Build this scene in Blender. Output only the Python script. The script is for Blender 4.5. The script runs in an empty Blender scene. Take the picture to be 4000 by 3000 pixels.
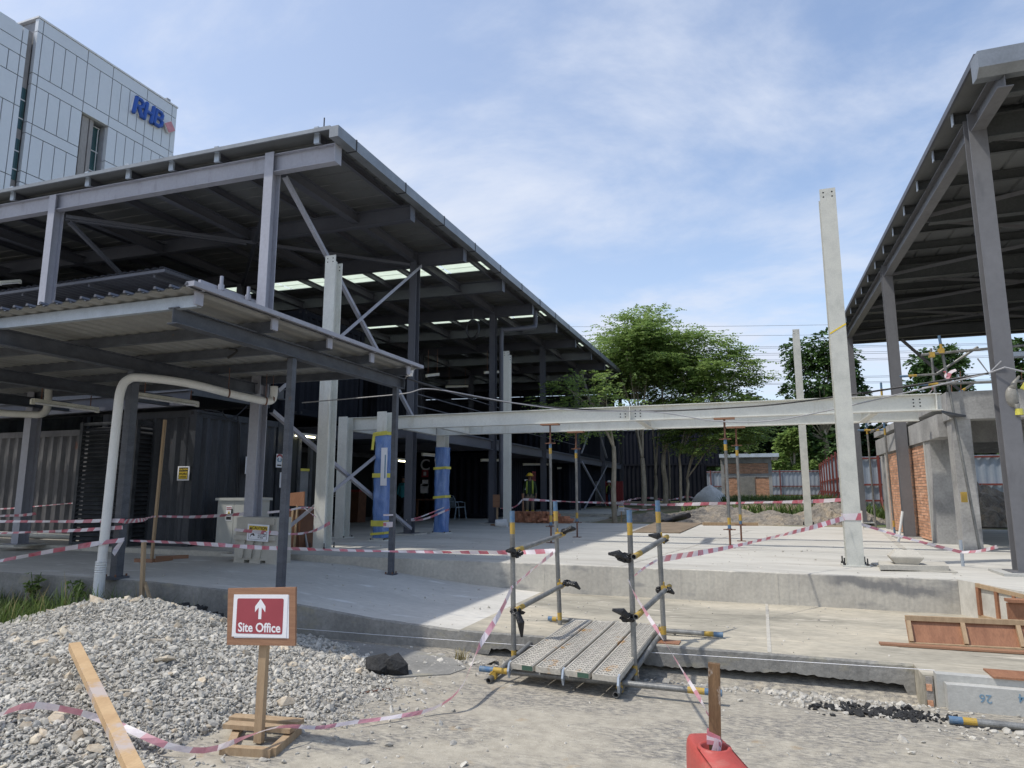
import bpy, math, random
import numpy as np
from mathutils import Vector, Matrix, Euler
S = bpy.context.scene
COL = S.collection
rnd = random.Random(7)
R_ = math.radians
# ---------------------------------------------------------------- camera
PITCH, YAW, FPX, CAMH = 0.155904, 0.34748, 2643.0, 1.65
cd = bpy.data.cameras.new('camera'); cam = bpy.data.objects.new('camera', cd); COL.objects.link(cam)
cam.location = (0, 0, CAMH); cam.rotation_euler = (math.pi/2 + PITCH, 0, YAW)
cd.sensor_width = 36; cd.lens = FPX/4000*36; cd.clip_end = 3000; cd.clip_start = 0.05
S.camera = cam
# ---------------------------------------------------------------- world, sun, exposure
SUN = Vector((-0.387, -0.281, 0.879)).normalized()
W = bpy.data.worlds.new("World"); S.world = W; W.use_nodes = True
nt = W.node_tree; N = nt.nodes; L = nt.links; N.clear()
out = N.new('ShaderNodeOutputWorld')
sky = N.new('ShaderNodeTexSky'); sky.sky_type = 'NISHITA'; sky.sun_disc = False
sky.sun_elevation = math.asin(SUN.z); sky.sun_rotation = math.atan2(SUN.x, SUN.y)
sky.air_density = 1.0; sky.dust_density = 1.2; sky.ozone_density = 1.6
bg1 = N.new('ShaderNodeBackground'); bg1.inputs[1].default_value = 0.15
L.new(sky.outputs[0], bg1.inputs[0])
bg2 = N.new('ShaderNodeBackground'); bg2.inputs[0].default_value = (0.74, 0.80, 0.93, 1); bg2.inputs[1].default_value = 0.71
mixs = N.new('ShaderNodeMixShader')
tc = N.new('ShaderNodeTexCoord'); sep = N.new('ShaderNodeSeparateXYZ'); L.new(tc.outputs['Generated'], sep.inputs[0])
def wmath(op, a, b=None, clamp=False):
    n = N.new('ShaderNodeMath'); n.operation = op; n.use_clamp = clamp
    for i, v in enumerate((a, b)):
        if v is None: continue
        if isinstance(v, (int, float)): n.inputs[i].default_value = v
        else: L.new(v, n.inputs[i])
    return n.outputs[0]
zz = wmath('ADD', wmath('MAXIMUM', sep.outputs[2], 0.0), 0.22)
cmb = N.new('ShaderNodeCombineXYZ')
L.new(wmath('DIVIDE', sep.outputs[0], zz), cmb.inputs[0]); L.new(wmath('DIVIDE', sep.outputs[1], zz), cmb.inputs[1])
mp = N.new('ShaderNodeMapping'); mp.inputs['Rotation'].default_value = (0, 0, R_(24)); mp.inputs['Scale'].default_value = (1.0, 1.35, 1); mp.inputs['Location'].default_value = (3.3, 1.2, 0.4)
L.new(cmb.outputs[0], mp.inputs[0])
n1 = N.new('ShaderNodeTexNoise'); n1.inputs['Scale'].default_value = 1.3; n1.inputs['Detail'].default_value = 10; n1.inputs['Roughness'].default_value = 0.60; n1.inputs['Distortion'].default_value = 0.3
L.new(mp.outputs[0], n1.inputs['Vector'])
n2 = N.new('ShaderNodeTexNoise'); n2.inputs['Scale'].default_value = 0.55; n2.inputs['Detail'].default_value = 3
L.new(mp.outputs[0], n2.inputs['Vector'])
cv = wmath('ADD', wmath('MULTIPLY', n1.outputs[0], 0.62), wmath('MULTIPLY', n2.outputs[0], 0.45))
mr = N.new('ShaderNodeMapRange'); mr.inputs['From Min'].default_value = 0.45; mr.inputs['From Max'].default_value = 0.65
mr.inputs['To Min'].default_value = 0.18; mr.inputs['To Max'].default_value = 0.92; mr.interpolation_type = 'SMOOTHSTEP'
L.new(cv, mr.inputs['Value'])
# thicker veil of cloud low over the horizon and towards the left (west)
low = wmath('MULTIPLY', wmath('SUBTRACT', 0.42, sep.outputs[2], True), 0.55)
left = wmath('MULTIPLY', wmath('ADD', wmath('MULTIPLY', sep.outputs[0], -1.0), -0.1), 0.30)
fac = wmath('ADD', wmath('ADD', mr.outputs[0], low), wmath('MAXIMUM', left, -0.24), True)
fac = wmath('MINIMUM', fac, 0.95)
L.new(fac, mixs.inputs[0]); L.new(bg1.outputs[0], mixs.inputs[1]); L.new(bg2.outputs[0], mixs.inputs[2]); L.new(mixs.outputs[0], out.inputs[0])
sl = bpy.data.lights.new('sun', 'SUN'); sl.energy = 2.2; sl.angle = R_(1.4); sl.color = (1.0, 0.955, 0.88)
so = bpy.data.objects.new('sun', sl); COL.objects.link(so); so.rotation_euler = (-SUN).to_track_quat('-Z', 'Y').to_euler(); so.location = (-30, -20, 60)
S.view_settings.view_transform = 'Standard'; S.view_settings.look = 'None'; S.view_settings.exposure = 0.55; S.view_settings.gamma = 1
S.render.engine = 'CYCLES'
try:
    S.cycles.max_bounces = 6; S.cycles.diffuse_bounces = 4; S.cycles.glossy_bounces = 2; S.cycles.transmission_bounces = 4; S.cycles.transparent_max_bounces = 6
except Exception: pass
# ---------------------------------------------------------------- pixel (4000x3000) to world helpers
_cp, _sp, _cy, _sy = math.cos(PITCH), math.sin(PITCH), math.cos(YAW), math.sin(YAW)
FWD = Vector((-_sy*_cp, _cy*_cp, _sp)); RGT = Vector((_cy, _sy, 0)); UPV = RGT.cross(FWD); EYE = Vector((0, 0, CAMH))
def ray(x, y): return FWD + RGT*((x-2000)/FPX) - UPV*((y-1500)/FPX)
def AY(x, y, Y): d = ray(x, y); return EYE + d*(Y/d.y)
def AX(x, y, X): d = ray(x, y); return EYE + d*(X/d.x)
def GZ(x, y, z=0.0): d = ray(x, y); return EYE + d*((z-CAMH)/d.z)
def V(*a): return Vector(a)
# ---------------------------------------------------------------- materials
MATS = {}
def mat(name, c1, c2=None, scale=3.0, rough=0.7, bump=0.0, bscale=None, metal=0.0, stretch=(1,1,1), c3=None, fine=0.15, lo=0.35, hi=0.68, spec=0.4, trans=0.0, island=0.0, stain=None, objrand=0.0):
    m = bpy.data.materials.new(name); m.use_nodes = True; t = m.node_tree; n = t.nodes; l = t.links
    b = n['Principled BSDF']; b.inputs['Roughness'].default_value = rough; b.inputs['Metallic'].default_value = metal; b.inputs['Specular IOR Level'].default_value = spec
    c2 = c2 or tuple(x*0.82 for x in c1)
    g = n.new('ShaderNodeNewGeometry'); mp = n.new('ShaderNodeMapping'); mp.inputs['Scale'].default_value = stretch; l.new(g.outputs['Position'], mp.inputs[0])
    def noise(sc, det=6, ro=0.6):
        q = n.new('ShaderNodeTexNoise'); q.inputs['Scale'].default_value = sc; q.inputs['Detail'].default_value = det; q.inputs['Roughness'].default_value = ro; l.new(mp.outputs[0], q.inputs['Vector']); return q.outputs[0]
    a = noise(scale)
    rp = n.new('ShaderNodeValToRGB'); l.new(a, rp.inputs[0]); e = rp.color_ramp.elements
    e[0].position = lo; e[0].color = (*c2, 1); e[1].position = hi; e[1].color = (*c1, 1)
    if c3:
        x = e.new((lo+hi)/2); x.color = (*c3, 1)
    col = rp.outputs[0]
    if fine:
        f = noise(scale*14, 3)
        mr = n.new('ShaderNodeMapRange'); mr.inputs['From Min'].default_value = .3; mr.inputs['From Max'].default_value = .7; mr.inputs['To Min'].default_value = 1-fine; mr.inputs['To Max'].default_value = 1+fine; l.new(f, mr.inputs['Value'])
        mx = n.new('ShaderNodeVectorMath'); mx.operation = 'SCALE'; l.new(col, mx.inputs[0]); l.new(mr.outputs[0], mx.inputs['Scale']); col = mx.outputs[0]
    if stain:
        sc, cs, lo2, hi2, st = stain
        m2 = n.new('ShaderNodeMapping'); m2.inputs['Scale'].default_value = st; l.new(g.outputs['Position'], m2.inputs[0])
        q = n.new('ShaderNodeTexNoise'); q.inputs['Scale'].default_value = sc; q.inputs['Detail'].default_value = 7; q.inputs['Roughness'].default_value = .62; l.new(m2.outputs[0], q.inputs['Vector'])
        mr = n.new('ShaderNodeMapRange'); mr.inputs['From Min'].default_value = lo2; mr.inputs['From Max'].default_value = hi2; l.new(q.outputs[0], mr.inputs['Value'])
        mx = n.new('ShaderNodeMix'); mx.data_type = 'RGBA'; l.new(mr.outputs[0], mx.inputs[0]); l.new(col, mx.inputs[6]); mx.inputs[7].default_value = (*cs, 1); col = mx.outputs[2]
    if island:
        mr = n.new('ShaderNodeMapRange'); mr.inputs['To Min'].default_value = 1-island; mr.inputs['To Max'].default_value = 1+island; l.new(g.outputs['Random Per Island'], mr.inputs['Value'])
        mx = n.new('ShaderNodeVectorMath'); mx.operation = 'SCALE'; l.new(col, mx.inputs[0]); l.new(mr.outputs[0], mx.inputs['Scale']); col = mx.outputs[0]
    if objrand:
        oi = n.new('ShaderNodeObjectInfo'); mr = n.new('ShaderNodeMapRange'); mr.inputs['To Min'].default_value = 1-objrand; mr.inputs['To Max'].default_value = 1+objrand; l.new(oi.outputs['Random'], mr.inputs['Value'])
        mx = n.new('ShaderNodeVectorMath'); mx.operation = 'SCALE'; l.new(col, mx.inputs[0]); l.new(mr.outputs[0], mx.inputs['Scale']); col = mx.outputs[0]
    l.new(col, b.inputs['Base Color'])
    if bump:
        q = noise(bscale or scale*8, 5); bn = n.new('ShaderNodeBump'); bn.inputs['Strength'].default_value = bump; bn.inputs['Distance'].default_value = 0.02; l.new(q, bn.inputs['Height']); l.new(bn.outputs[0], b.inputs['Normal'])
    if trans:
        tr = n.new('ShaderNodeBsdfTranslucent'); l.new(col, tr.inputs[0]); ms = n.new('ShaderNodeMixShader'); ms.inputs[0].default_value = trans
        l.new(b.outputs[0], ms.inputs[1]); l.new(tr.outputs[0], ms.inputs[2]); l.new(ms.outputs[0], n['Material Output'].inputs[0])
    MATS[name] = m; return m
def emit(name, c, s):
    m = bpy.data.materials.new(name); m.use_nodes = True; b = m.node_tree.nodes['Principled BSDF']
    b.inputs['Emission Color'].default_value = (*c, 1); b.inputs['Emission Strength'].default_value = s; b.inputs['Base Color'].default_value = (*c, 1); MATS[name] = m; return m
mat('shed_steel', (.105,.11,.13), (.085,.09,.108), 1.2, .5, fine=.05, spec=.35)  # under the shed roof this darker albedo stands in for shade
mat('shed_steel_light', (.34,.345,.39), (.30,.305,.345), 1.2, .45, fine=.06, spec=.5, stain=(3,(.24,.24,.265),.55,.75,(2.2,2.2,.5)))  # paler copy of the shed steel for its sunlit front members
mat('hall_steel', (.165,.165,.172), (.14,.14,.147), 1.0, .5, fine=.06, stain=(3,(.115,.115,.12),.55,.75,(2.2,2.2,.5)))
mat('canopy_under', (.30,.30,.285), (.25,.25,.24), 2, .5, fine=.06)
mat('canopy_steel', (.095,.105,.125), (.06,.066,.08), 5, .5, fine=.2, stretch=(1,1,2), stain=(9,(.16,.09,.05),.66,.8,(1,1,1)))
mat('galv', (.42,.47,.52), (.34,.38,.43), 6, .45, metal=.35, fine=.1)
mat('primer', (.68,.68,.625), (.61,.61,.56), 2.5, .55, fine=.06, stain=(3,(.52,.50,.42),.58,.80,(2.5,2.5,.35)))
mat('galv_pale', (.56,.56,.50), (.46,.465,.42), 5, .5, fine=.08, c3=(.53,.53,.48))
mat('purlin_shaded', (.085,.09,.09), (.065,.07,.07), 2, .6)  # galvanised steel darkened to carry the shade under the hall roof
mat('roof_under_shaded', (.15,.155,.155), (.125,.13,.13), 2, .55, metal=.0, fine=.06)  # sheet underside, albedo lowered to paint in the shade beneath the roofs
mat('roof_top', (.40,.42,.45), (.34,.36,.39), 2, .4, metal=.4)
mat('gutter', (.27,.29,.31), (.21,.225,.24), 2.5, .45, metal=.4, fine=.08, stain=(4,(.25,.25,.24),.6,.8,(1,1,.2)))
mat('skylight', (.86,.90,.80), (.82,.87,.77), 3, .5, trans=.85, fine=.03)
mat('concrete', (.56,.535,.475), (.455,.435,.385), .9, .9, bump=.25, bscale=30, fine=.10, c3=(.52,.50,.445), stretch=(.3,1.6,1), stain=(2.2,(.36,.335,.29),.52,.80,(.35,1.2,1)))
mat('concrete_low', (.52,.465,.36), (.27,.25,.20), 1.3, .9, bump=.3, bscale=30, fine=.16, c3=(.40,.365,.29), stretch=(.45,1.3,1), stain=(3.2,(.62,.56,.46),.6,.72,(.4,1.6,1)))
mat('concrete_wall', (.52,.49,.42), (.41,.385,.335), 1.6, .85, bump=.2, bscale=25, fine=.10, stain=(2.6,(.26,.255,.24),.55,.68,(.5,1,1.3)))
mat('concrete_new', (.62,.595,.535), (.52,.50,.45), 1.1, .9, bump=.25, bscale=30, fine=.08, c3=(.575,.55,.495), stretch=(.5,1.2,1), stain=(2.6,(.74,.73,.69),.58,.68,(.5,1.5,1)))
mat('concrete_kerb', (.29,.28,.255), (.19,.185,.17), 2.2, .9, bump=.35, bscale=25, fine=.15, stain=(3,(.33,.30,.21),.56,.75,(.6,1,1.5)))
mat('concrete_frame', (.42,.41,.39), (.26,.255,.245), 1.8, .85, bump=.2, bscale=18, fine=.12, stain=(5,(.16,.155,.15),.62,.8,(1,1,.5)))
mat('precast', (.47,.465,.43), (.40,.395,.365), 2, .85, bump=.15, bscale=40, fine=.08)
mat('corr_dark', (.062,.066,.076), (.036,.04,.046), 2.5, .55, spec=.25, fine=.15, stretch=(1,1,.35), stain=(3.5,(.20,.07,.045),.71,.8,(1,1,.6)))
mat('corr_grey', (.155,.15,.148), (.07,.07,.075), 1.8, .6, fine=.15, stretch=(1,1,.3), stain=(3.2,(.25,.09,.05),.68,.78,(1,1,.6)))
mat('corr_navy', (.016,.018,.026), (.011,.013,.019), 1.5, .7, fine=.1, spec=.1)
mat('corr_pale', (.11,.115,.125), (.075,.08,.09), 1.5, .55)
mat('louvre', (.085,.09,.10), (.04,.044,.048), 4, .5, fine=.15, spec=.25)
mat('glass_dark', (.02,.024,.028), (.015,.018,.02), 1, .25, fine=0, spec=.15)
mat('glass_green', (.03,.09,.09), (.02,.06,.06), .4, .1, fine=0, spec=.6)
mat('office_panel', (.64,.665,.69), (.60,.625,.65), .25, .4, fine=.02, metal=.1)
mat('office_joint', (.33,.34,.36), None, 2, .8, fine=.05)
mat('office_concrete', (.34,.32,.31), (.22,.205,.20), .6, .9, fine=.12, stretch=(1,1,.25))
mat('blue_sign', (.025,.095,.40), (.022,.085,.36), 3, .35, fine=.02)
mat('red_sign', (.60,.17,.20), (.55,.15,.18), 3, .4, fine=.02)
mat('pink_sign', (.62,.27,.30), None, 3, .4, fine=.02)
mat('white_edge', (.72,.72,.72), None, 3, .5, fine=.03)
mat('paper', (.80,.80,.82), (.77,.77,.79), 8, .6, fine=.02)
mat('sign_red', (.34,.062,.078), (.31,.055,.07), 6, .5, fine=.03)
mat('sign_yellow', (.78,.55,.03), None, 6, .5, fine=.03)
mat('ink_black', (.02,.02,.022), None, 6, .6, fine=.02)
mat('ink_blue', (.12,.24,.36), (.2,.3,.38), 30, .7, fine=.2)
mat('plywood', (.33,.18,.105), (.26,.135,.08), 3, .7, fine=.12, stretch=(1,1,14), bump=.1)
mat('plywood_dark', (.36,.175,.095), (.24,.11,.06), 2.2, .6, fine=.15, stretch=(3,1,1))
mat('timber', (.43,.315,.195), (.34,.235,.14), 4, .75, fine=.12, stretch=(6,6,.8), bump=.15)
mat('timber_fresh', (.56,.39,.215), (.47,.31,.165), 3, .7, fine=.08, stretch=(2.5,1,1), stain=(2.5,(.47,.40,.36),.55,.62,(1,1,1)))
mat('timber_old', (.22,.135,.07), (.12,.07,.035), 5, .8, fine=.25, stretch=(8,8,.8), stain=(7,(.34,.29,.24),.56,.6,(1.5,1,.8)))
mat('tube', (.27,.27,.255), (.15,.15,.145), 9, .5, metal=.35, fine=.2, stretch=(1,1,.5))
mat('tube_blue', (.055,.14,.27), (.14,.20,.26), 25, .6, fine=.25)
mat('tube_yellow', (.44,.285,.05), (.28,.22,.12), 25, .6, fine=.25, lo=.25, hi=.5)
mat('rust', (.22,.10,.055), (.11,.06,.045), 12, .8, fine=.3)
mat('plank_metal', (.50,.465,.395), (.38,.355,.305), 3, .7, fine=.2, stretch=(1,.35,1), stain=(6,(.42,.23,.07),.60,.68,(1,.6,1)))
mat('plank_green', (.06,.12,.085), None, 9, .7)
mat('bag_black', (.012,.012,.013), (.02,.02,.02), 14, .22, fine=.1, bump=.6, bscale=40)
mat('bag_clear', (.40,.385,.34), (.30,.29,.26), 12, .3, bump=.5, bscale=25, trans=.3)
mat('tape_red', (.58,.11,.14), (.62,.30,.35), 9, .4, trans=.25, fine=.05)
mat('tape_pink', (.60,.26,.31), (.68,.40,.45), 9, .4, trans=.3, fine=.04)
mat('tape_white', (.80,.77,.78), (.76,.66,.69), 9, .4, trans=.25, fine=.04)
mat('barrier_red', (.47,.08,.066), (.40,.075,.06), 5, .5, fine=.08, stain=(4,(.42,.22,.17),.58,.78,(1,1,1)), bump=.05)
mat('pvc', (.66,.655,.60), (.56,.55,.50), 3, .4, fine=.05, stain=(5,(.40,.36,.28),.64,.85,(1,1,.5)))
mat('pvc_white', (.74,.74,.72), (.68,.68,.65), 3, .4, fine=.04)
mat('brick', (.62,.36,.23), (.50,.26,.155), 6, .85, bump=.2, fine=.15, island=.25)
mat('brick_loose', (.50,.24,.14), (.38,.16,.09), 9, .85, bump=.2, fine=.15, objrand=.35)
mat('mortar', (.36,.34,.31), (.27,.255,.235), 6, .95, bump=.3, fine=.15)
mat('fence_sheet', (.33,.37,.42), (.28,.32,.37), 1.5, .5, fine=.05, metal=.2)
mat('fence_red', (.20,.05,.038), (.15,.038,.03), 4, .6, fine=.1)
mat('fence_red_far', (.17,.05,.045), (.13,.04,.04), 4, .6, fine=.1)
mat('bark', (.42,.37,.28), (.26,.225,.17), 9, .9, bump=.4, fine=.2, stretch=(1,1,.35), stain=(6,(.10,.09,.07),.64,.7,(1,1,2)))
mat('leaf', (.26,.35,.10), (.16,.25,.065), 1.3, .55, fine=.1, trans=.5, island=.35)
mat('leaf_dark', (.095,.17,.046), (.05,.105,.03), .5, .55, fine=.1, trans=.30, island=.4)
mat('leaf_wood', (.045,.085,.028), (.022,.05,.018), .35, .6, fine=.1, trans=.25, island=.45)
mat('grass', (.13,.19,.05), (.08,.125,.03), 3, .6, fine=.1, trans=.35, island=.4)
mat('dry_grass', (.36,.30,.14), None, 3, .7, trans=.2, island=.3)
mat('stone', (.53,.495,.425), (.36,.34,.30), 16, .85, fine=.12, island=.28, c3=(.45,.425,.37), stain=(3.0,(.44,.32,.20),.66,.74,(1,1,1)), bump=.25, bscale=60)
mat('stone_warm', (.56,.49,.37), (.42,.34,.24), 14, .85, bump=.25, bscale=60, fine=.12, island=.28, c3=(.50,.43,.33))
mat('stone_bed', (.40,.375,.325), (.28,.265,.235), 18, .95, bump=.8, bscale=35, fine=.3)
mat('asphalt_lump', (.045,.045,.045), (.02,.02,.02), 20, .9, bump=.9, bscale=40, fine=.3)
mat('dirt', (.28,.215,.145), (.16,.12,.08), 2.2, .95, bump=.8, bscale=9, fine=.2, c3=(.22,.17,.12))
mat('rubble', (.34,.275,.195), (.17,.155,.135), 1.6, .95, bump=.9, bscale=10, fine=.25, island=.25, c3=(.25,.22,.18))
mat('sand_pile', (.78,.75,.69), (.70,.67,.61), 3, .95, bump=.3, bscale=12)
mat('skin', (.21,.115,.075), None, 6, .55, fine=.04)
mat('hivis', (.34,.42,.06), None, 6, .6)
mat('teal', (.05,.34,.40), (.04,.28,.33), 6, .7)
mat('cloth_dark', (.018,.018,.022), None, 6, .8)
mat('cloth_green', (.03,.055,.03), None, 6, .8)
mat('trouser_tan', (.20,.165,.12), None, 6, .8)
mat('denim', (.03,.05,.10), None, 6, .8)
mat('helmet_yellow', (.75,.50,.04), None, 6, .3)
mat('helmet_white', (.8,.8,.8), None, 6, .3)
mat('boot_yellow', (.55,.40,.06), None, 6, .5)
mat('chair_blue', (.36,.48,.60), None, 6, .4)
mat('plastic_red', (.25,.03,.03), None, 6, .5)
mat('plastic_orange', (.45,.12,.05), None, 6, .5)
mat('wrap_blue', (.085,.175,.42), (.15,.25,.48), 7, .22, fine=.12, bump=.8, bscale=14, stretch=(1,1,.25), lo=.4, hi=.6, spec=.6)
mat('wrap_yellow', (.66,.60,.10), None, 8, .4)
mat('cabinet', (.47,.48,.45), (.43,.44,.41), 3, .5, fine=.03)
mat('block_conc', (.52,.49,.42), (.42,.395,.34), 4, .85, bump=.2, fine=.08)
mat('cable', (.02,.02,.022), None, 6, .5)
mat('cable_grey', (.35,.35,.36), None, 6, .5)
mat('line_wire', (.30,.34,.40), None, 6, .6)
mat('fixture', (.62,.60,.50), None, 6, .4)
mat('white_plastic', (.75,.75,.74), None, 6, .4)
mat('wood_brown', (.16,.075,.04), (.11,.05,.03), 6, .6)
mat('roof_sheet_blue', (.55,.62,.68), None, 3, .45)
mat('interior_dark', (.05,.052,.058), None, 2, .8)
mat('tarp_grey', (.26,.27,.28), (.20,.21,.22), 5, .6, bump=.3)
emit('lit_tube', (1.0, .93, .62), 6)
# ---------------------------------------------------------------- mesh builder
ORG = {}
class MB:
    def __init__(s): s.v = []; s.f = []; s.mi = []; s.big = []
    def add(s, vs, fs, m=0):
        o = len(s.v); s.v += [tuple(q) for q in vs]; s.f += [tuple(i+o for i in f) for f in fs]; s.mi += [m]*len(fs); return s
    def box(s, x0, x1, y0, y1, z0, z1, m=0):
        return s.add([(x0,y0,z0),(x1,y0,z0),(x1,y1,z0),(x0,y1,z0),(x0,y0,z1),(x1,y0,z1),(x1,y1,z1),(x0,y1,z1)], [(0,3,2,1),(4,5,6,7),(0,1,5,4),(1,2,6,5),(2,3,7,6),(3,0,4,7)], m)
    def obox(s, c, ax, ay, az, m=0):
        c, ax, ay, az = Vector(c), Vector(ax), Vector(ay), Vector(az); p = []
        for k in (-1, 1):
            for i, j in ((-1,-1),(1,-1),(1,1),(-1,1)): p.append(c+ax*i+ay*j+az*k)
        return s.add(p, [(0,3,2,1),(4,5,6,7),(0,1,5,4),(1,2,6,5),(2,3,7,6),(3,0,4,7)], m)
    def frame(s, p, q, up):
        p, q = Vector(p), Vector(q); d = (q-p); ln = d.length; d.normalize(); up = Vector(up)
        if abs(d.dot(up)) > .98: up = Vector((0,1,0)) if abs(d.y) < .9 else Vector((1,0,0))
        sd = d.cross(up).normalized(); u = sd.cross(d).normalized(); return p, q, d, sd, u, ln
    def bar(s, p, q, w, h, m=0, up=(0,0,1), off=(0,0)):
        p, q, d, sd, u, ln = s.frame(p, q, up); c = (p+q)/2 + sd*off[0] + u*off[1]
        return s.obox(c, d*ln/2, sd*w/2, u*h/2, m)
    def ibeam(s, p, q, h, w, tf=.014, tw=.01, m=0, up=(0,0,1)):
        s.bar(p, q, w, tf, m, up, (0, h/2-tf/2)); s.bar(p, q, w, tf, m, up, (0, -h/2+tf/2)); return s.bar(p, q, tw, h-2*tf, m, up)
    def cbeam(s, p, q, h, w, t=.008, m=0, up=(0,0,1), sgn=1):
        s.bar(p, q, w, t, m, up, (sgn*w/2, h/2-t/2)); s.bar(p, q, w, t, m, up, (sgn*w/2, -h/2+t/2)); return s.bar(p, q, t, h-2*t, m, up, (sgn*t/2, 0))
    def angle(s, p, q, w, t=.008, m=0, up=(0,0,1)):
        s.bar(p, q, w, t, m, up, (0, w/2)); return s.bar(p, q, t, w, m, up, (w/2-t/2, -t/2))
    def path(s, pts, r, n=10, m=0, cap=True, hollow=False):
        pts = [Vector(q) for q in pts]; o = len(s.v); k = len(pts); rs = r if isinstance(r, (list, tuple)) else [r]*k; prev = None
        for i, p in enumerate(pts):
            d = (pts[min(i+1, k-1)] - pts[max(i-1, 0)]).normalized()
            up = prev if prev is not None else (Vector((0,0,1)) if abs(d.z) < .9 else Vector((0,1,0)))
            sd = d.cross(up)
            if sd.length < 1e-5: sd = d.cross(Vector((1,0,0)))
            sd.normalize(); u = sd.cross(d).normalized(); prev = u
            for j in range(n):
                a = 2*math.pi*j/n; s.v.append(tuple(p + (sd*math.cos(a) + u*math.sin(a))*rs[i]))
        for i in range(k-1):
            for j in range(n):
                a, b = o+i*n+j, o+i*n+(j+1) % n; s.f.append((a, b, b+n, a+n)); s.mi.append(m)
        if cap: s.f.append(tuple(o+j for j in range(n))[::-1]); s.f.append(tuple(o+(k-1)*n+j for j in range(n))); s.mi += [m, m]
        return s
    def tube(s, p, q, r, n=12, m=0, r2=None): return s.path([p, q], [r, r if r2 is None else r2], n, m)
    def pipe(s, p, q, r, t=.004, n=14, m=0):   # open-ended hollow tube
        p, q, d, sd, u, ln = s.frame(p, q, (0,0,1)); o = len(s.v)
        for c in (p, q):
            for rr in (r, r-t):
                for j in range(n):
                    a = 2*math.pi*j/n; s.v.append(tuple(c + (sd*math.cos(a)+u*math.sin(a))*rr))
        for j in range(n):
            j2 = (j+1) % n
            A, B, C, D = o, o+n, o+2*n, o+3*n
            s.f += [(A+j, A+j2, C+j2, C+j), (B+j2, B+j, D+j, D+j2), (A+j2, A+j, B+j, B+j2), (C+j, C+j2, D+j2, D+j)]; s.mi += [m]*4
        return s
    def prism(s, poly, ext, m=0, close=True):     # polygon (list of 3-D points) pushed along ext
        poly = [Vector(p) for p in poly]; ext = Vector(ext); n = len(poly)
        fs = [tuple((i, (i+1) % n, (i+1) % n+n, i+n)) for i in range(n if close else n-1)]
        if close: fs += [tuple(range(n))[::-1], tuple(range(n, 2*n))]
        return s.add(poly + [p+ext for p in poly], fs, m)
    def ball(s, c, r, m=0, seg=10, ring=6, sc=(1,1,1), top=False):
        vs = []; fs = []; c = Vector(c); lo = 0 if top else -math.pi/2
        for i in range(ring+1):
            a = lo + (math.pi/2-lo)*i/ring
            for j in range(seg):
                b = 2*math.pi*j/seg; vs.append(c + Vector((math.cos(a)*math.cos(b)*sc[0], math.cos(a)*math.sin(b)*sc[1], math.sin(a)*sc[2]))*r)
        for i in range(ring):
            for j in range(seg): fs.append((i*seg+j, i*seg+(j+1) % seg, (i+1)*seg+(j+1) % seg, (i+1)*seg+j))
        if top: fs.append(tuple(range(seg))[::-1])
        return s.add(vs, fs, m)
    def lathe(s, c, prof, n=16, m=0, axis=(0,0,1)):
        c = Vector(c); ax = Vector(axis).normalized(); sd = ax.orthogonal().normalized(); u = ax.cross(sd); vs = []; fs = []
        for r, z in prof:
            for j in range(n): a = 2*math.pi*j/n; vs.append(c + ax*z + (sd*math.cos(a)+u*math.sin(a))*r)
        for i in range(len(prof)-1):
            for j in range(n): fs.append((i*n+j, i*n+(j+1) % n, (i+1)*n+(j+1) % n, (i+1)*n+j))
        return s.add(vs, fs, m)
    def build(s, name, mats, parent=None, org=None, smooth=False):
        me = bpy.data.meshes.new(name); o = ORG[parent.name] if parent is not None else Vector(org or (0,0,0))
        me.from_pydata([(q[0]-o.x, q[1]-o.y, q[2]-o.z) for q in s.v], [], s.f)
        for q in (mats if isinstance(mats, (list, tuple)) else [mats]): me.materials.append(MATS[q])
        if len(me.polygons) == len(s.mi): me.polygons.foreach_set('material_index', s.mi)
        if smooth: me.polygons.foreach_set('use_smooth', [True]*len(me.polygons))
        me.update(); ob = bpy.data.objects.new(name, me); COL.objects.link(ob)
        if parent is not None: ob.parent = parent
        else: ob.location = o
        ORG[ob.name] = o; return ob
def npmesh(name, v, f, mats, mi=None, parent=None, org=None, smooth=False):
    v = np.asarray(v, dtype=np.float32); f = np.asarray(f, dtype=np.int32); o = ORG[parent.name] if parent is not None else Vector(org or (0,0,0))
    me = bpy.data.meshes.new(name); k = f.shape[1]
    me.vertices.add(len(v)); me.vertices.foreach_set('co', (v - np.array(o, dtype=np.float32)).ravel())
    me.loops.add(f.size); me.loops.foreach_set('vertex_index', f.ravel()); me.polygons.add(len(f))
    me.polygons.foreach_set('loop_start', np.arange(len(f), dtype=np.int32)*k); me.polygons.foreach_set('loop_total', np.full(len(f), k, dtype=np.int32))
    for q in (mats if isinstance(mats, (list, tuple)) else [mats]): me.materials.append(MATS[q])
    if mi is not None: me.polygons.foreach_set('material_index', np.asarray(mi, dtype=np.int32))
    me.polygons.foreach_set('use_smooth', np.full(len(f), smooth)); me.update(calc_edges=True); me.validate()
    ob = bpy.data.objects.new(name, me); COL.objects.link(ob)
    if parent is not None: ob.parent = parent
    else: ob.location = o
    ORG[ob.name] = o; return ob
def tag(o, label=None, cat=None, group=None, kind=None):
    if label: o['label'] = label
    if cat: o['category'] = cat
    if group: o['group'] = group
    if kind: o['kind'] = kind
    return o
def thing(name, loc, label, cat, group=None):
    o = bpy.data.objects.new(name, None); COL.objects.link(o); o.location = loc; o.empty_display_size = .1; ORG[o.name] = Vector(loc); return tag(o, label, cat, group)
def copy_tree(o, parent=None):
    c = o.copy(); COL.objects.link(c); ORG[c.name] = ORG[o.name]
    if parent is not None: c.parent = parent
    for ch in [q for q in bpy.data.objects if q.parent == o]: copy_tree(ch, c)
    return c
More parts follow.
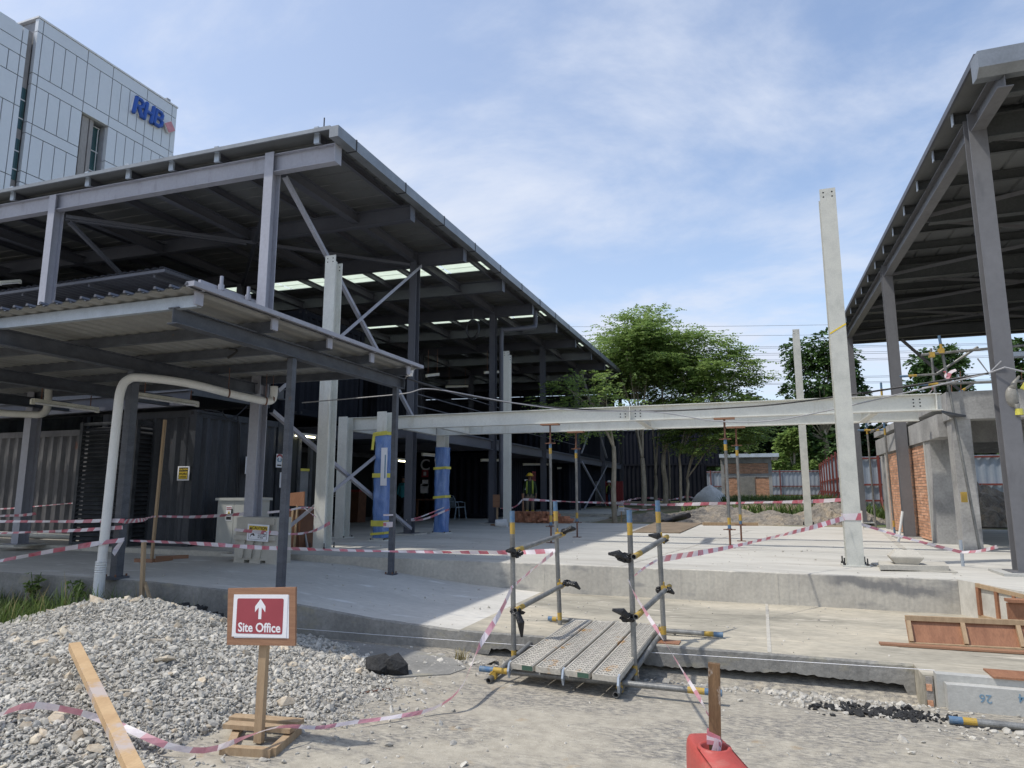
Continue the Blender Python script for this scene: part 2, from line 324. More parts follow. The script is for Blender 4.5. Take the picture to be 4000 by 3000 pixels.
def corr(mb, p, q, z0, z1, pitch=.28, depth=.055, m=0, side=1):   # trapezoid-ribbed wall sheet between p and q (plan points)
    p = Vector((p[0], p[1], 0)); q = Vector((q[0], q[1], 0)); d = q-p; ln = d.length; d.normalize(); nrm = Vector((d.y, -d.x, 0))*side
    k = max(1, round(ln/pitch)); pt = ln/k; pr = []
    for i in range(k): pr += [(i*pt, 0), (i*pt+pt*.25, 0), (i*pt+pt*.5, depth), (i*pt+pt*.75, depth)]
    pr.append((ln, 0)); vs = []; fs = []
    for a, b in pr:
        w = p + d*a - nrm*b; vs += [(w.x, w.y, z0), (w.x, w.y, z1)]
    for i in range(len(pr)-1): fs.append((2*i, 2*i+2, 2*i+3, 2*i+1))
    return mb.add(vs, fs, m)
_tc = {}
def text(mb, body, size, M, m=0, bold=0.0, ext=.002, align='CENTER'):   # M maps local x right, y up, z out
    key = (body, bold, align)
    if key not in _tc:
        c = bpy.data.curves.new('t', 'FONT'); c.body = body; c.size = 1; c.align_x = align; c.align_y = 'CENTER'; c.extrude = .01; c.offset = bold; c.resolution_u = 3
        o = bpy.data.objects.new('t', c); COL.objects.link(o); dg = bpy.context.evaluated_depsgraph_get(); dg.update()
        me = bpy.data.meshes.new_from_object(o.evaluated_get(dg)); _tc[key] = ([tuple(v.co) for v in me.vertices], [tuple(f.vertices) for f in me.polygons])
        bpy.data.objects.remove(o); bpy.data.curves.remove(c); bpy.data.meshes.remove(me)
    vs, fs = _tc[key]; k = ext/.01
    return mb.add([M @ Vector((x*size, y*size, z*k)) for x, y, z in vs], fs, m)
def frameM(o, x, y):     # local frame: x right, y up, z = x cross y (out of the face)
    x = Vector(x).normalized(); y = Vector(y).normalized(); z = x.cross(y).normalized()
    return Matrix(((x.x,y.x,z.x,o[0]),(x.y,y.y,z.y,o[1]),(x.z,y.z,z.z,o[2]),(0,0,0,1)))
def panel(mb, M, w, h, t, m=0, r=0, cx=0, cy=0, z=0):      # plate of width w, height h, thickness t centred on the frame
    if r <= 0: pts = [(-w/2,-h/2),(w/2,-h/2),(w/2,h/2),(-w/2,h/2)]
    else:
        pts = []
        for sx, sy, a0 in ((1,-1,-90),(1,1,0),(-1,1,90),(-1,-1,180)):
            for k in range(5): a = R_(a0+k*22.5); pts.append((sx*(w/2-r)+r*math.cos(a), sy*(h/2-r)+r*math.sin(a)))
    ps = [M @ Vector((x+cx, y+cy, z)) for x, y in pts]; ext = (M.to_3x3() @ Vector((0,0,t)))
    return mb.prism(ps, ext, m)
def smooth_path(pts, n=8):
    pts = [Vector(p) for p in pts]; o = []
    for i in range(len(pts)-1):
        p0, p1, p2, p3 = pts[max(i-1,0)], pts[i], pts[i+1], pts[min(i+2, len(pts)-1)]
        for k in range(n):
            t = k/n; o.append(.5*((2*p1)+(p2-p0)*t+(2*p0-5*p1+4*p2-p3)*t*t+(3*p1-p0-3*p2+p3)*t**3))
    o.append(pts[-1]); return o
def resample(pts, step):
    out = [pts[0]]; acc = 0
    for a, b in zip(pts, pts[1:]):
        ln = (b-a).length; t = step-acc
        while t <= ln: out.append(a+(b-a)*(t/ln)); t += step
        acc = (acc+ln) % step if ln else acc
    if (out[-1]-pts[-1]).length > 1e-4: out.append(pts[-1])
    return out
def tape(pts, label, w=.07, sag=0.0, stripe=.11, twist=.5, seed=0, org=None, name='barrier_tape', red='tape_red', group='red and white barrier tapes'):
    r = random.Random(seed)
    P = [Vector(p) for p in pts]
    if len(P) == 2 and sag:
        a, b = P; P = [a.lerp(b, t/6)-Vector((0,0,sag*4*(t/6)*(1-t/6))) for t in range(7)]
    P = resample(smooth_path(P, 10), stripe/2); mb = MB(); vs = []; ph = r.uniform(0, 6); fr = r.uniform(.5, .9); k = len(P)
    for i, p in enumerate(P):
        d = (P[min(i+1,k-1)]-P[max(i-1,0)]).normalized(); up = Vector((0,0,1))
        if abs(d.z) > .95: up = Vector((0,1,0))
        sd = d.cross(up).normalized(); u = sd.cross(d); a = twist*math.sin(ph+fr*i*stripe*2.2)+twist*.5*math.sin(ph*2+fr*i*.9)
        c = u*math.cos(a)+sd*math.sin(a); f = math.sin(ph+i*stripe*.8)*.25+.75
        vs += [p-c*w/2*f, p+c*w/2*f+d*w*.35*(1 if 0 < i < k-1 else 0)]
    fs = [(2*i, 2*i+2, 2*i+3, 2*i+1) for i in range(k-1)]
    o = len(mb.v); mb.v += [tuple(q) for q in vs]; mb.f += fs; mb.mi += [(i//2) % 2 for i in range(k-1)]
    ob = mb.build(name, ['tape_white', red], org=org or tuple(P[0])); return tag(ob, label, 'barrier tape', group)
# ================================================================ SETTING
Z1, Z2, YW, YL = 0.2, 0.6, 9.65, 6.8
def sstep(a, b, x):
    t = min(1, max(0, (x-a)/(b-a))); return t*t*(3-2*t)
def gz(x, y):
    z = 0.0
    z += .52*sstep(21.0, 23.0, y)*1.0 + .42*sstep(24, 45, y)
    tr = math.exp(-((y-6.62)/.17)**2)*sstep(-3.2, -2.6, x)*(1-sstep(1.15, 1.3, x)); z -= .16*tr
    z += .02*math.sin(x*1.3+y*.7)*math.sin(y*1.1-x*.4)*(1-sstep(8, 9, y)) * .6
    return z
def grid_ground():
    xs = sorted(set([-600,-300,-150,-80,-50,-35,-25,-18,-14] + [round(-12+.15*i, 3) for i in range(117)] + [6.5,8,10,13,17,22,30,45,70,120,250,500]))
    ys = sorted(set([-60,-30,-15,-8,-4,-2,0,1] + [round(2+.12*i, 3) for i in range(48)] + [7.8,8.6,9.6,12,15,18,20.5] + [21+.3*i for i in range(8)] + [24,26,29,32,36,40,45,50,60,80,120,200,400,900]))
    v = [(x, y, gz(x, y)) for y in ys for x in xs]; n = len(xs)
    f = [(j*n+i, j*n+i+1, (j+1)*n+i+1, (j+1)*n+i) for j in range(len(ys)-1) for i in range(n-1)]
    return npmesh('ground', v, f, 'ground', smooth=True)
def ground_mat():
    m = bpy.data.materials.new('ground'); m.use_nodes = True; t = m.node_tree; n = t.nodes; l = t.links; b = n['Principled BSDF']; b.inputs['Roughness'].default_value = .95; b.inputs['Specular IOR Level'].default_value = .2
    g = n.new('ShaderNodeNewGeometry')
    def noise(sc, det, st=(1,1,1), ro=.6):
        mp = n.new('ShaderNodeMapping'); mp.inputs['Scale'].default_value = st; l.new(g.outputs['Position'], mp.inputs[0])
        q = n.new('ShaderNodeTexNoise'); q.inputs['Scale'].default_value = sc; q.inputs['Detail'].default_value = det; q.inputs['Roughness'].default_value = ro; l.new(mp.outputs[0], q.inputs['Vector']); return q.outputs[0]
    def mrange(s, a, c, d=0, e=1):
        q = n.new('ShaderNodeMapRange'); q.inputs['From Min'].default_value = a; q.inputs['From Max'].default_value = c; q.inputs['To Min'].default_value = d; q.inputs['To Max'].default_value = e; l.new(s, q.inputs['Value']); return q.outputs[0]
    def mixc(f, a, c):
        q = n.new('ShaderNodeMix'); q.data_type = 'RGBA'; l.new(f, q.inputs[0])
        for i, v in ((6, a), (7, c)):
            if isinstance(v, tuple): q.inputs[i].default_value = (*v, 1)
            else: l.new(v, q.inputs[i])
        return q.outputs[2]
    def mth(op, a, c):
        q = n.new('ShaderNodeMath'); q.operation = op; q.use_clamp = True
        for i, v in enumerate((a, c)):
            if isinstance(v, (int, float)): q.inputs[i].default_value = v
            else: l.new(v, q.inputs[i])
        return q.outputs[0]
    dust = mixc(mrange(noise(9, 6), .35, .65), (.345,.312,.25), (.45,.41,.33))
    asp = mixc(mrange(noise(60, 3), .35, .65), (.105,.10,.095), (.215,.205,.19))
    sp = n.new('ShaderNodeSeparateXYZ'); l.new(g.outputs['Position'], sp.inputs[0])
    near = mrange(sp.outputs[1], 4.6, 5.9, 0, .6)     # more bare asphalt next to the slab
    f = mth('ADD', mrange(noise(1.1, 8, (.8,1.3,1), .68), .44, .58), near)
    f2 = mth('MULTIPLY', f, mrange(noise(25, 5, (.6,1.4,1)), .38, .6))
    c = mixc(mth('MULTIPLY', f2, .85), dust, asp)
    c = mixc(mrange(noise(3.1, 6), .64, .72, 0, .55), c, (.34,.24,.13))
    c = mixc(mrange(noise(105, 2), .64, .69, 0, .6), c, (.62,.58,.50))
    c = mixc(mrange(noise(90, 2, (1.1,.9,1)), .66, .70, 0, .6), c, (.09,.085,.08))
    soil = mixc(mrange(noise(.6, 8), .4, .62), (.30,.235,.165), (.09,.13,.04))
    c = mixc(mrange(sp.outputs[1], 21, 24), c, soil)
    l.new(c, b.inputs['Base Color'])
    bn = n.new('ShaderNodeBump'); bn.inputs['Strength'].default_value = .35; bn.inputs['Distance'].default_value = .008; l.new(noise(75, 5), bn.inputs['Height']); l.new(bn.outputs[0], b.inputs['Normal'])
    MATS['ground'] = m
ground_mat()
tag(grid_ground(), kind='structure')
# ---- concrete: lower slab and ramp (one strip with a chipped front edge), upper slab
def rz(x):
    P = [(-26,.53),(-7.4,.505),(-6.15,.46),(-5.1,.35),(-4.1,.255),(-3.1,.2),(9,.2)]
    for (a, za), (b, zb) in zip(P, P[1:]):
        if a <= x <= b: return za+(zb-za)*(x-a)/(b-a)
    return .5
def slab(name, xs, y0, y1, zt, zb, m_top, m_face, chip=.012, seed=1, right=True):
    r = random.Random(seed); v = []; f = []; mi = []; ch = 0
    for i, x in enumerate(xs):
        ch = .6*ch + .4*r.uniform(0, chip*2.2) + (r.random() < .06)*chip
        z = zt(x); b = zb(x) if callable(zb) else zb
        v += [(x, y0, b), (x, y0+.004*r.random(), z-.006-ch*.8), (x, y0+.008+ch, z), (x, y1, z)]
    for i in range(len(xs)-1):
        a, c = i*4, i*4+4
        for k, mm in ((0,1),(1,1),(2,0)): f.append((a+k, c+k, c+k+1, a+k+1)); mi.append(mm)
    n = len(v); 
    for a in (0, n-4): f.append((a, a+1, a+2, a+3) if a == 0 else (a+3, a+2, a+1, a)); mi.append(1)
    mb = MB(); mb.v = v; mb.f = f; mb.mi = mi; return tag(mb.build(name, [m_top, m_face]), kind='structure')
def stained():
    m = MATS['concrete_wall'].copy(); m.name = 'stained_wall'; t = m.node_tree; n = t.nodes; l = t.links; b = n['Principled BSDF']; src = b.inputs['Base Color'].links[0].from_socket
    g = n.new('ShaderNodeNewGeometry'); q = n.new('ShaderNodeTexNoise'); q.inputs['Scale'].default_value = 5; q.inputs['Detail'].default_value = 8; q.inputs['Roughness'].default_value = .65; l.new(g.outputs['Position'], q.inputs['Vector'])
    s = n.new('ShaderNodeSeparateXYZ'); l.new(g.outputs['Position'], s.inputs[0])
    def M_(op, a, b_=None, c=False):
        k = n.new('ShaderNodeMath'); k.operation = op; k.use_clamp = c
        for i, v in enumerate((a, b_)):
            if v is None: continue
            if isinstance(v, (int, float)): k.inputs[i].default_value = v
            else: l.new(v, k.inputs[i])
        return k.outputs[0]
    line = M_('ADD', M_('MULTIPLY', M_('SUBTRACT', s.outputs[0], .75), .13), M_('SUBTRACT', s.outputs[2], .57))     # distance from a sloping drip line
    d = M_('ABSOLUTE', M_('ADD', line, M_('MULTIPLY', M_('SUBTRACT', q.outputs[0], .5), .28)))
    band = M_('MULTIPLY', M_('SUBTRACT', .10, d, True), 14.0, True); rng = M_('MULTIPLY', M_('MULTIPLY', M_('SUBTRACT', s.outputs[0], .62, True), 4.0, True), M_('MULTIPLY', M_('SUBTRACT', 2.12, s.outputs[0], True), 4.0, True), True)
    mx = n.new('ShaderNodeMix'); mx.data_type = 'RGBA'; l.new(M_('MULTIPLY', M_('MULTIPLY', band, rng), .85), mx.inputs[0]); l.new(src, mx.inputs[6]); mx.inputs[7].default_value = (.17,.17,.17,1); l.new(mx.outputs[2], b.inputs['Base Color']); MATS['stained_wall'] = m
stained()
def lin(a, b, st): k = max(1, int(round((b-a)/st))); return [a+(b-a)*i/k for i in range(k+1)]
XLE = 1.14        # right end of the open edge of the lower slab
def zbot(x): return -.02 if x < -2.7 else (.028+.014*math.sin(x*2.3+1)+.006*math.sin(x*9.1+math.sin(x*17))+.005*math.sin(x*41+1.7*math.sin(x*13))+.006*math.sin(x*97+2*math.sin(x*29)) if x < 1.06 else -.05)
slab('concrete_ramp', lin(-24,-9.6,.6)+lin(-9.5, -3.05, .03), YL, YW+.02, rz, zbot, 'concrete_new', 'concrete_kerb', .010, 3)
slab('lower_slab', lin(-3.05, XLE, .03), YL, YW+.02, rz, zbot, 'concrete_low', 'concrete_kerb', .010, 4)
mb = MB(); mb.box(XLE+.002, 7, 6.46, YW+.02, -.1, .197); tag(mb.build('concrete_apron', 'concrete_low'), kind='structure')
slab('concrete_slab', lin(-24,-9,.5)+lin(-8.9, 2.16, .03), YW, 22.0, lambda x: Z2, -.1, 'concrete', 'stained_wall', .006, 5)
mb = MB()   # right wing of the upper slab comes forward at an angle
mb.prism([(2.162,YW,-.1),(2.62,8.55,-.1),(9,8.55,-.1),(9,22,-.1),(2.162,22,-.1)], (0,0,.1+Z2-.0005)); tag(mb.build('concrete_landing', 'concrete'), kind='structure')
mb = MB(); mb.box(-24, -5.7, 22.002, 47, -.1, Z2); mb.box(-24,-5.6,27,47,Z2+.004,Z2+.13); tag(mb.build('shed_floor', 'concrete_wall'), kind='structure')
# formed joints in the upper slab and plaster lines on the wall face
mb = MB()
mb.bar((-2.9+1.0, YW+.02, Z2+.0015), (-.3, 19.4, Z2+.0015), .05, .004); mb.bar((2.1, 11.2, Z2+.0015), (3.0, 20.8, Z2+.0015), .10, .006)
for x in (-3.0, -1.7, .15): mb.box(x-.006, x+.006, YW-.002, YW+.01, .21, .58)
tag(mb.build('slab_joint', 'concrete_wall'), kind='structure')
mb = MB(); mb.box(-.015, .02, YL+.03, YW-.01, Z1+.001, Z1+.0045); tag(mb.build('floor_joint', 'concrete_wall'), kind='structure')
# shallow wet gutter strip of screed at the foot of the ramp
mb = MB(); mb.prism([(-5.6,6.0,.002),(-4.4,5.9,.002),(-3.5,5.62,.002),(-3.15,5.6,.002),(-2.95,5.72,.002),(-2.72,5.86,.002),(-2.66,6.1,.002),(-2.8,6.3,.002),(-3.05,6.45,.002),(-3.6,6.62,.002),(-5.4,6.78,.002)], (0,0,.012)); tag(mb.build('gutter_strip', 'concrete_kerb'), kind='structure')

# ================================================================ OFFICE TOWER (far left)
T = thing('office_tower', (-50,38,0), 'tall grey panelled office tower behind the steel shed, with blue letters near its roof', 'building')
mb = MB()
X0 = -50.0
def facade(mb, y0, y1, yj, rows, xf, holes=()):
    for zi, (za, zb, subs) in enumerate(rows):
        for ja, jb in zip(yj, yj[1:]):
            k = max(1, round((jb-ja)/.95)) if subs and (jb-ja) > 1 else 1
            for i in range(k):
                a, b = ja+(jb-ja)*i/k, ja+(jb-ja)*(i+1)/k
                if any(a < h[1]-.01 and b > h[0]+.01 and za < h[3]-.01 and zb > h[2]+.01 for h in holes): continue
                mb.box(xf-.35, xf, a+.035, b-.035, za+.035, zb-.035, 0)
rows = [(36.3,37.4,0),(32.85,36.3,1),(31.94,32.85,0),(28.86,31.94,1),(27.98,28.86,0),(24.94,27.98,1),(24.1,24.94,0),(21.1,24.1,1),(20.2,21.1,0),(17.2,20.2,1),(16.3,17.2,0),(0,16.3,0)]
yj = [31.68,32.12,35.84,38.17,41.63,44.38,44.95]
facade(mb, 31.68, 44.95, yj, rows, X0, holes=[(35.84,38.17,0,31.94)])
mb.box(-75, X0-.36, 31.9, 35.86, 0, 37.35, 1); mb.box(-75, X0-.36, 38.15, 44.9, 0, 37.35, 1); mb.box(-75, X0-2.2, 35.86, 38.15, 0, 37.35, 1); mb.box(-52.2, X0-.36, 35.86, 38.15, 31.95, 37.35, 1)
mb.box(-75, X0-.36, 44.9, 44.95, 0, 37.4, 0); mb.box(-75.2, X0+.05, 31.64, 45.0, 37.402, 37.55, 2)
mb.build('wall', ['office_panel','office_joint','white_edge'], T)
mb = MB(); mb.box(X0-1.3, X0-.35, 36.15, 36.72, 0, 31.9, 0); mb.box(X0-1.1, X0-.3, 36.80, 37.10, 0, 31.9, 0); mb.box(X0-2.2, X0-.36, 35.862, 35.88, 0, 31.9, 0)
for z in (26.2, 20.0, 14): mb.box(X0-1.2, X0-.72, 37.12, 38.14, z, z+1.6, 0)
mb.build('window_bay', ['office_concrete'], T)
for z0, z1 in ((27.82,31.8),(21.62,26.18),(15.62,19.98)):
    mb = MB(); mb.box(X0-1.0, X0-.85, 37.12, 38.1, z0, z1, 0); w = mb.build('window', ['glass_green'], T)
    mb = MB()
    for z in (z0+.05, z0+(z1-z0)*.45, z1-.06): mb.box(X0-.848, X0-.79, 37.13, 38.1, z-.04, z+.04)
    mb.box(X0-.846, X0-.80, 37.92, 37.98, z0+.12, z1-.12); mb.build('window_frame', ['white_edge'], w)
# left block with its recess
mb = MB(); rows2 = [(34.6,35.85,0),(33.5,34.6,0),(31.9,33.5,1),(29.6,31.9,0),(24.2,29.6,1),(22.8,24.2,0),(18.0,22.8,1),(16.8,18,0),(0,16.8,0)]
facade(mb, 20, 31.05, [20,22,24,26,28.2,30.6,31.03], rows2, X0+.15, holes=[(26,28.2,24.2,29.6)])
mb.box(-75, X0-.25, 20, 31.02, 0, 35.8, 1); mb.box(-60,-51.5,29.6,31.0,35.8,37.0,0); mb.build('wing', ['office_panel','office_joint'], T)
mb = MB(); mb.box(X0-3, X0-.42, 31.03, 31.67, 0, 36.2, 0); mb.build('recess', ['office_concrete'], T)
for z0, z1 in ((28.2,31.5),(24.2,27.4),(20.2,23.4),(16,19)):
    mb = MB(); mb.box(X0-.415, X0-.38, 31.06, 31.64, z0, z1); w = mb.build('window', ['glass_green'], T)
    mb = MB()
    for q in (.25, .7): mb.box(X0-.378, X0-.33, 31.06, 31.64, z0+(z1-z0)*q-.04, z0+(z1-z0)*q+.04)
    mb.build('window_frame', ['white_edge'], w)
STK = {'R':[[(-.38,-.75),(-.38,.70)],[(-.38,.70),(.05,.70),(.33,.52),(.33,.18),(.05,-.02),(-.2,-.02)],[(-.02,-.05),(.40,-.75)]], 'H':[[(-.36,-.75),(-.36,.75)],[(.36,-.75),(.36,.75)],[(-.36,0),(.36,0)]], 'B':[[(-.38,-.70),(-.38,.70)],[(-.38,.70),(.08,.70),(.30,.52),(.30,.2),(.08,.03),(-.3,.03)],[(.08,.03),(.38,-.14),(.38,-.5),(.12,-.70),(-.38,-.70)]]}
def stroke_letter(mb, ch, M):
    for ln in STK[ch]:
        pts = [M @ Vector((x+.12*y, y, 0)) for x, y in ln]
        mb.path([p-Vector((.12,0,0)) for p in pts], .225, 10, 1); mb.path([p+Vector((.06,0,0)) for p in pts], .185, 10, 0)
        for p in pts: mb.ball(p+Vector((.06,0,0)), .185, 0, 10, 6)
for i, (ch, yc) in enumerate((('R',40.75),('H',41.8),('B',42.85))):
    M = frameM((X0+.12, yc, 35.15), (0,1,0), (0,0,1)); mb = MB(); stroke_letter(mb, ch, M); mb.build('letter', ['blue_sign','white_edge'], T)
M = frameM((X0+.1, 44.02, 34.95), (0,.78,.62), (0,-.62,.78)); mb = MB(); panel(mb, M, .95, .95, .2, 1); panel(mb, M, .84, .84, .25, 0); mb.build('diamond_emblem', ['pink_sign','white_edge'], T)
mb = MB(); mb.box(X0-.6, X0-.2, 43.9, 44.3, 37.56, 37.95); mb.build('roof_fixture', 'office_joint', T)

# ================================================================ STEEL SHED (left)
SX, YC = -8.0, [9.35+5.46*i for i in range(7)]
SH = thing('steel_shed', (SX, 9.35, Z2), 'long dark grey steel framed shed with a gently sloping metal roof, left of the court', 'shed')
ROOFZ = lambda x: 7.66 + (x-SX)*(-.017)
def column(parent, x, y, z0, z1, m, fl=.19, dp=.215, plate=True, pm='concrete'):
    mb = MB(); mb.ibeam((x,y,z0), (x,y,z1), dp, fl, .016, .011, 0, up=(0,1,0))
    if plate:
        mb.box(x-.2, x+.2, y-.2, y+.2, z0, z0+.022, 0); mb.box(x-.32, x+.32, y-.32, y+.32, z0-.02, z0+.012, 1)
    return mb.build('column', [m, pm], parent)
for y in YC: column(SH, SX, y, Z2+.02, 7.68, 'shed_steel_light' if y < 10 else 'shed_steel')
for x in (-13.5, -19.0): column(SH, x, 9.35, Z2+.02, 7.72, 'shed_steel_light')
for x in (-13.5, -19.0):
    for y in YC[1:]: column(SH, x, y, Z2+.02, 7.7, 'shed_steel', plate=False)
RY = [9.35+2.73*i for i in range(13)]       # roof beams at every half bay
for i, y in enumerate(RY):
    mb = MB(); a = (-24, y, ROOFZ(-24)-.18); b = (-6.62, y, ROOFZ(-6.62)-.18)
    mb.ibeam(a, b, .34, .15, .013, .009); mb.bar((-6.625,y,ROOFZ(-6.6)-.18), (-6.612,y,ROOFZ(-6.6)-.18), .2, .36)
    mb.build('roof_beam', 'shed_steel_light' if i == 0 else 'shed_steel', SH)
for x in (-8.0, -10.9, -13.5, -16.2, -19):
    mb = MB(); mb.ibeam((x, 9.45, 7.52), (x, 42.1, 7.52), .22, .16, .012, .009); mb.build('eave_beam', 'shed_steel', SH)
for x in [-6.95-1.1*i for i in range(15)]:
    if min(abs(x-q) for q in (-8.0,-10.9,-13.5,-16.2,-19)) < .2: continue
    mb = MB(); z = ROOFZ(x)+.07; mb.cbeam((x, 9.20, z), (x, 42.2, z), .15, .065, .004); mb.build('purlin', 'shed_steel', SH)
    mb = MB(); mb.box(x-.05, x+.06, 9.17, 9.21, z-.09, z+.12); mb.box(x-.02,x+.07,9.12,9.17,z+.08,z+.19)
    mb.build('purlin_clip', 'galv', SH)
# roof sheet: ribbed strips, skylight strips let into it
def roof_strip(y0, y1, x0, x1, mats, name, parent, zf, t=.03, pitch=.375):
    mb = MB(); y = y0
    k = max(1, round((y1-y0)/pitch)); p = (y1-y0)/k
    pr = []
    for i in range(k): pr += [(y0+i*p, 0), (y0+i*p+p*.86, 0), (y0+i*p+p*.90, t), (y0+i*p+p*.96, t)]
    pr.append((y1, 0)); vs = []
    for yy, h in pr: vs += [(x0, yy, zf(x0)+h), (x1, yy, zf(x1)+h)]
    mb.add(vs, [(2*i, 2*i+1, 2*i+3, 2*i+2) for i in range(len(pr)-1)])
    vs2 = [(a, b, c+.012) for a, b, c in vs]
    mb.add(vs2, [(2*i, 2*i+1, 2*i+3, 2*i+2) for i in range(len(pr)-1)], 1 if len(mats) > 1 else 0)
    return mb.build(name, mats, parent)
RZ = lambda x: ROOFZ(x)+.155
SKY = [(16.3,17.05),(21.75,22.5),(27.2,27.95),(32.6,33.35)]
ys = [9.1] + [q for s in SKY for q in s] + [42.3]
for a, b in zip(ys[0::2], ys[1::2]): roof_strip(a, b, -24, -6.55, ['roof_under_shaded','roof_top'], 'roof_sheet', SH, RZ)
for a, b in SKY:
    xs = [-24] + sorted([-6.95-1.1*i for i in range(15)]) + [-6.55]
    for x0, x1 in zip(xs, xs[1:]): roof_strip(a, b, x0+.03, x1-.03, ['skylight'], 'skylight', SH, RZ)
mb = MB()     # box gutter along the right eave with lap joints
mb.box(-6.60, -6.42, 9.05, 42.4, 7.60, 7.80, 0)
for y in [9.6+1.8*i for i in range(18)]: mb.box(-6.63, -6.412, y, y+.025, 7.59, 7.81, 1)
mb.build('gutter', ['gutter','interior_dark'], SH)
mb = MB(); mb.bar((-24, 9.075, ROOFZ(-24)+.16), (-6.6, 9.075, ROOFZ(-6.6)+.16), .03, .07); mb.build('verge_trim', 'gutter', SH)
mb = MB(); mb.tube((-6.75, 9.1, 7.86), (-6.75, 9.1, 8.02), .012, 6); mb.build('lightning_rod', 'cable', SH)
# downpipe with its swan neck at the fourth row
mb = MB(); mb.path(smooth_path([(-6.75,20.9,7.62),(-6.75,20.9,7.1),(-6.85,20.75,6.97),(-7.6,20.35,6.86),(-7.72,20.3,6.7),(-7.72,20.3,5),(-7.72,20.3,1.1)], 4), .075, 12); mb.build('downpipe', 'shed_steel', SH, smooth=True)
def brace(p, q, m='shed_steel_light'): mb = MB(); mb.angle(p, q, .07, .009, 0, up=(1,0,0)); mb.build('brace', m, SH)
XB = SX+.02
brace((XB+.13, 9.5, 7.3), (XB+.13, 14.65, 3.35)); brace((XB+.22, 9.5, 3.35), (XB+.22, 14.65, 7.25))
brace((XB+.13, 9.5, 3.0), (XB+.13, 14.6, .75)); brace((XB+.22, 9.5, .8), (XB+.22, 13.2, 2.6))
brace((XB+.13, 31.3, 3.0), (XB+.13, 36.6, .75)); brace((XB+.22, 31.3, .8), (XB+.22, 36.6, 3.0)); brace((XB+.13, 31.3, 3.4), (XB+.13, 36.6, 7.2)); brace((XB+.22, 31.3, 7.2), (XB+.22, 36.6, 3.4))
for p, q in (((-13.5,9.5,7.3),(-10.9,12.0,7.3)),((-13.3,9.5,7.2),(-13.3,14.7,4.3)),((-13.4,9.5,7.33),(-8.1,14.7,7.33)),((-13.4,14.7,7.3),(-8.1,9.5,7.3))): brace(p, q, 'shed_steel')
# first floor edge beams and deck
for a, b in zip(YC[1:], YC[2:]):
    mb = MB(); mb.ibeam((SX, a+.15, 3.08), (SX, b-.15, 3.08), .3, .15, .013, .009); mb.build('floor_beam', 'shed_steel', SH)
for y in YC[1:]:
    mb = MB(); mb.ibeam((-19, y, 3.06), (SX-.15, y, 3.06), .26, .15, .013, .009); mb.build('floor_beam', 'shed_steel', SH)
mb = MB(); mb.box(-20, SX-.1, 14.9, 42, 3.24, 3.3); mb.build('floor_deck', 'shed_steel', SH)
mb = MB(); corr(mb, (-23.9, 9.3), (-23.9, 42.2), .6, 7.75, .6, .04, 0, -1); mb.build('dark_backdrop', 'interior_dark', SH)  # added backdrop hiding bright sky so the shed interior reads dark
mb = MB(); corr(mb, (-23.8, 42.35), (-8.4, 42.35), .6, 7.6, .6, .04, 0, 1); mb.build('dark_backdrop', 'interior_dark', SH)  # added dark backdrop shutting off daylight at the far end
# thin hand rail wires of the first floor
mb = MB()
for z in (3.75, 4.05, 4.35): mb.tube((SX+.0, 14.9, z), (SX+.0, 31, z), .014, 6)
mb.build('railing', 'shed_steel', SH)
# ================================================================ CONTAINERS
def container(name, x0, x1, y0, y1, z0, z1, m, label, group=None, ends='corr', open_side=None):
    T = thing(name, ((x0+x1)/2, (y0+y1)/2, z0), label, 'container', group)
    for p_, q_ in (((x1,y0),(x1,y1)),((x0,y1),(x0,y0))): mb = MB(); corr(mb, p_, q_, z0+.14, z1-.12, .28, .055, 0, 1); mb.build('side_panel', m, T)
    mb = MB(); corr(mb, (x0, y0+.0), (x1, y0+.0), z0+.14, z1-.12, .28, .055, 0, 1); mb.build('end_panel', m, T); mb = MB(); mb.box(x0+.06, x1-.06, y1-.05, y1-.02, z0+.1, z1-.1, 0); mb.build('end_panel', m, T)
    mb = MB(); mb.box(x0+.05, x1-.05, y0+.05, y1-.05, z1-.08, z1-.05); mb.build('roof_panel', m, T); mb = MB(); mb.box(x0+.05, x1-.05, y0+.05, y1-.05, z0+.05, z0+.1); mb.build('floor_panel', m, T)
    for x in (x0, x1):
        for y in (y0, y1):
            mb = MB(); sx = 1 if x == x0 else -1; sy = 1 if y == y0 else -1
            mb.box(min(x-.012*sx, x+.15*sx), max(x-.012*sx, x+.15*sx), min(y-.012*sy, y+.15*sy), max(y-.012*sy, y+.15*sy), z0, z1)
            mb.build('corner_post', m, T)
    for x in (x0, x1):
        sx = 1 if x == x0 else -1
        for z, h in ((z1-.14, .13), (z0+.01, .15)): mb = MB(); mb.box(min(x-.008*sx, x+.06*sx), max(x-.008*sx, x+.06*sx), y0+.14, y1-.14, z, z+h); mb.build('rail', m, T)
    for y in (y0, y1):
        sy = 1 if y == y0 else -1
        for z, h in ((z1-.14, .13), (z0+.01, .15)): mb = MB(); mb.box(x0+.14, x1-.14, min(y-.008*sy, y+.06*sy), max(y-.008*sy, y+.06*sy), z, z+h); mb.build('rail', m, T)
    if open_side: pass
    for y in (y0, y1):
        for z in (z0+.001, z1-.119):
            mb = MB(); sy = 1 if y == y0 else -1; ya = y-.02*sy; mb.box(x1-.168, x1+.02, min(ya, ya+.18*sy), max(ya, ya+.18*sy), z, z+.118, 0)
            mb.box(x1+.021, x1+.023, y+sy*.04, y+sy*.10, z+.03, z+.09, 1) if sy > 0 else None
            if sy > 0: mb.box(x1-.12, x1-.05, y-.023, y-.021, z+.03, z+.09, 1)
            mb.build('corner_casting', [m, 'ink_black'], T)
    return T
G1 = 'shipping containers used as rooms in the shed'
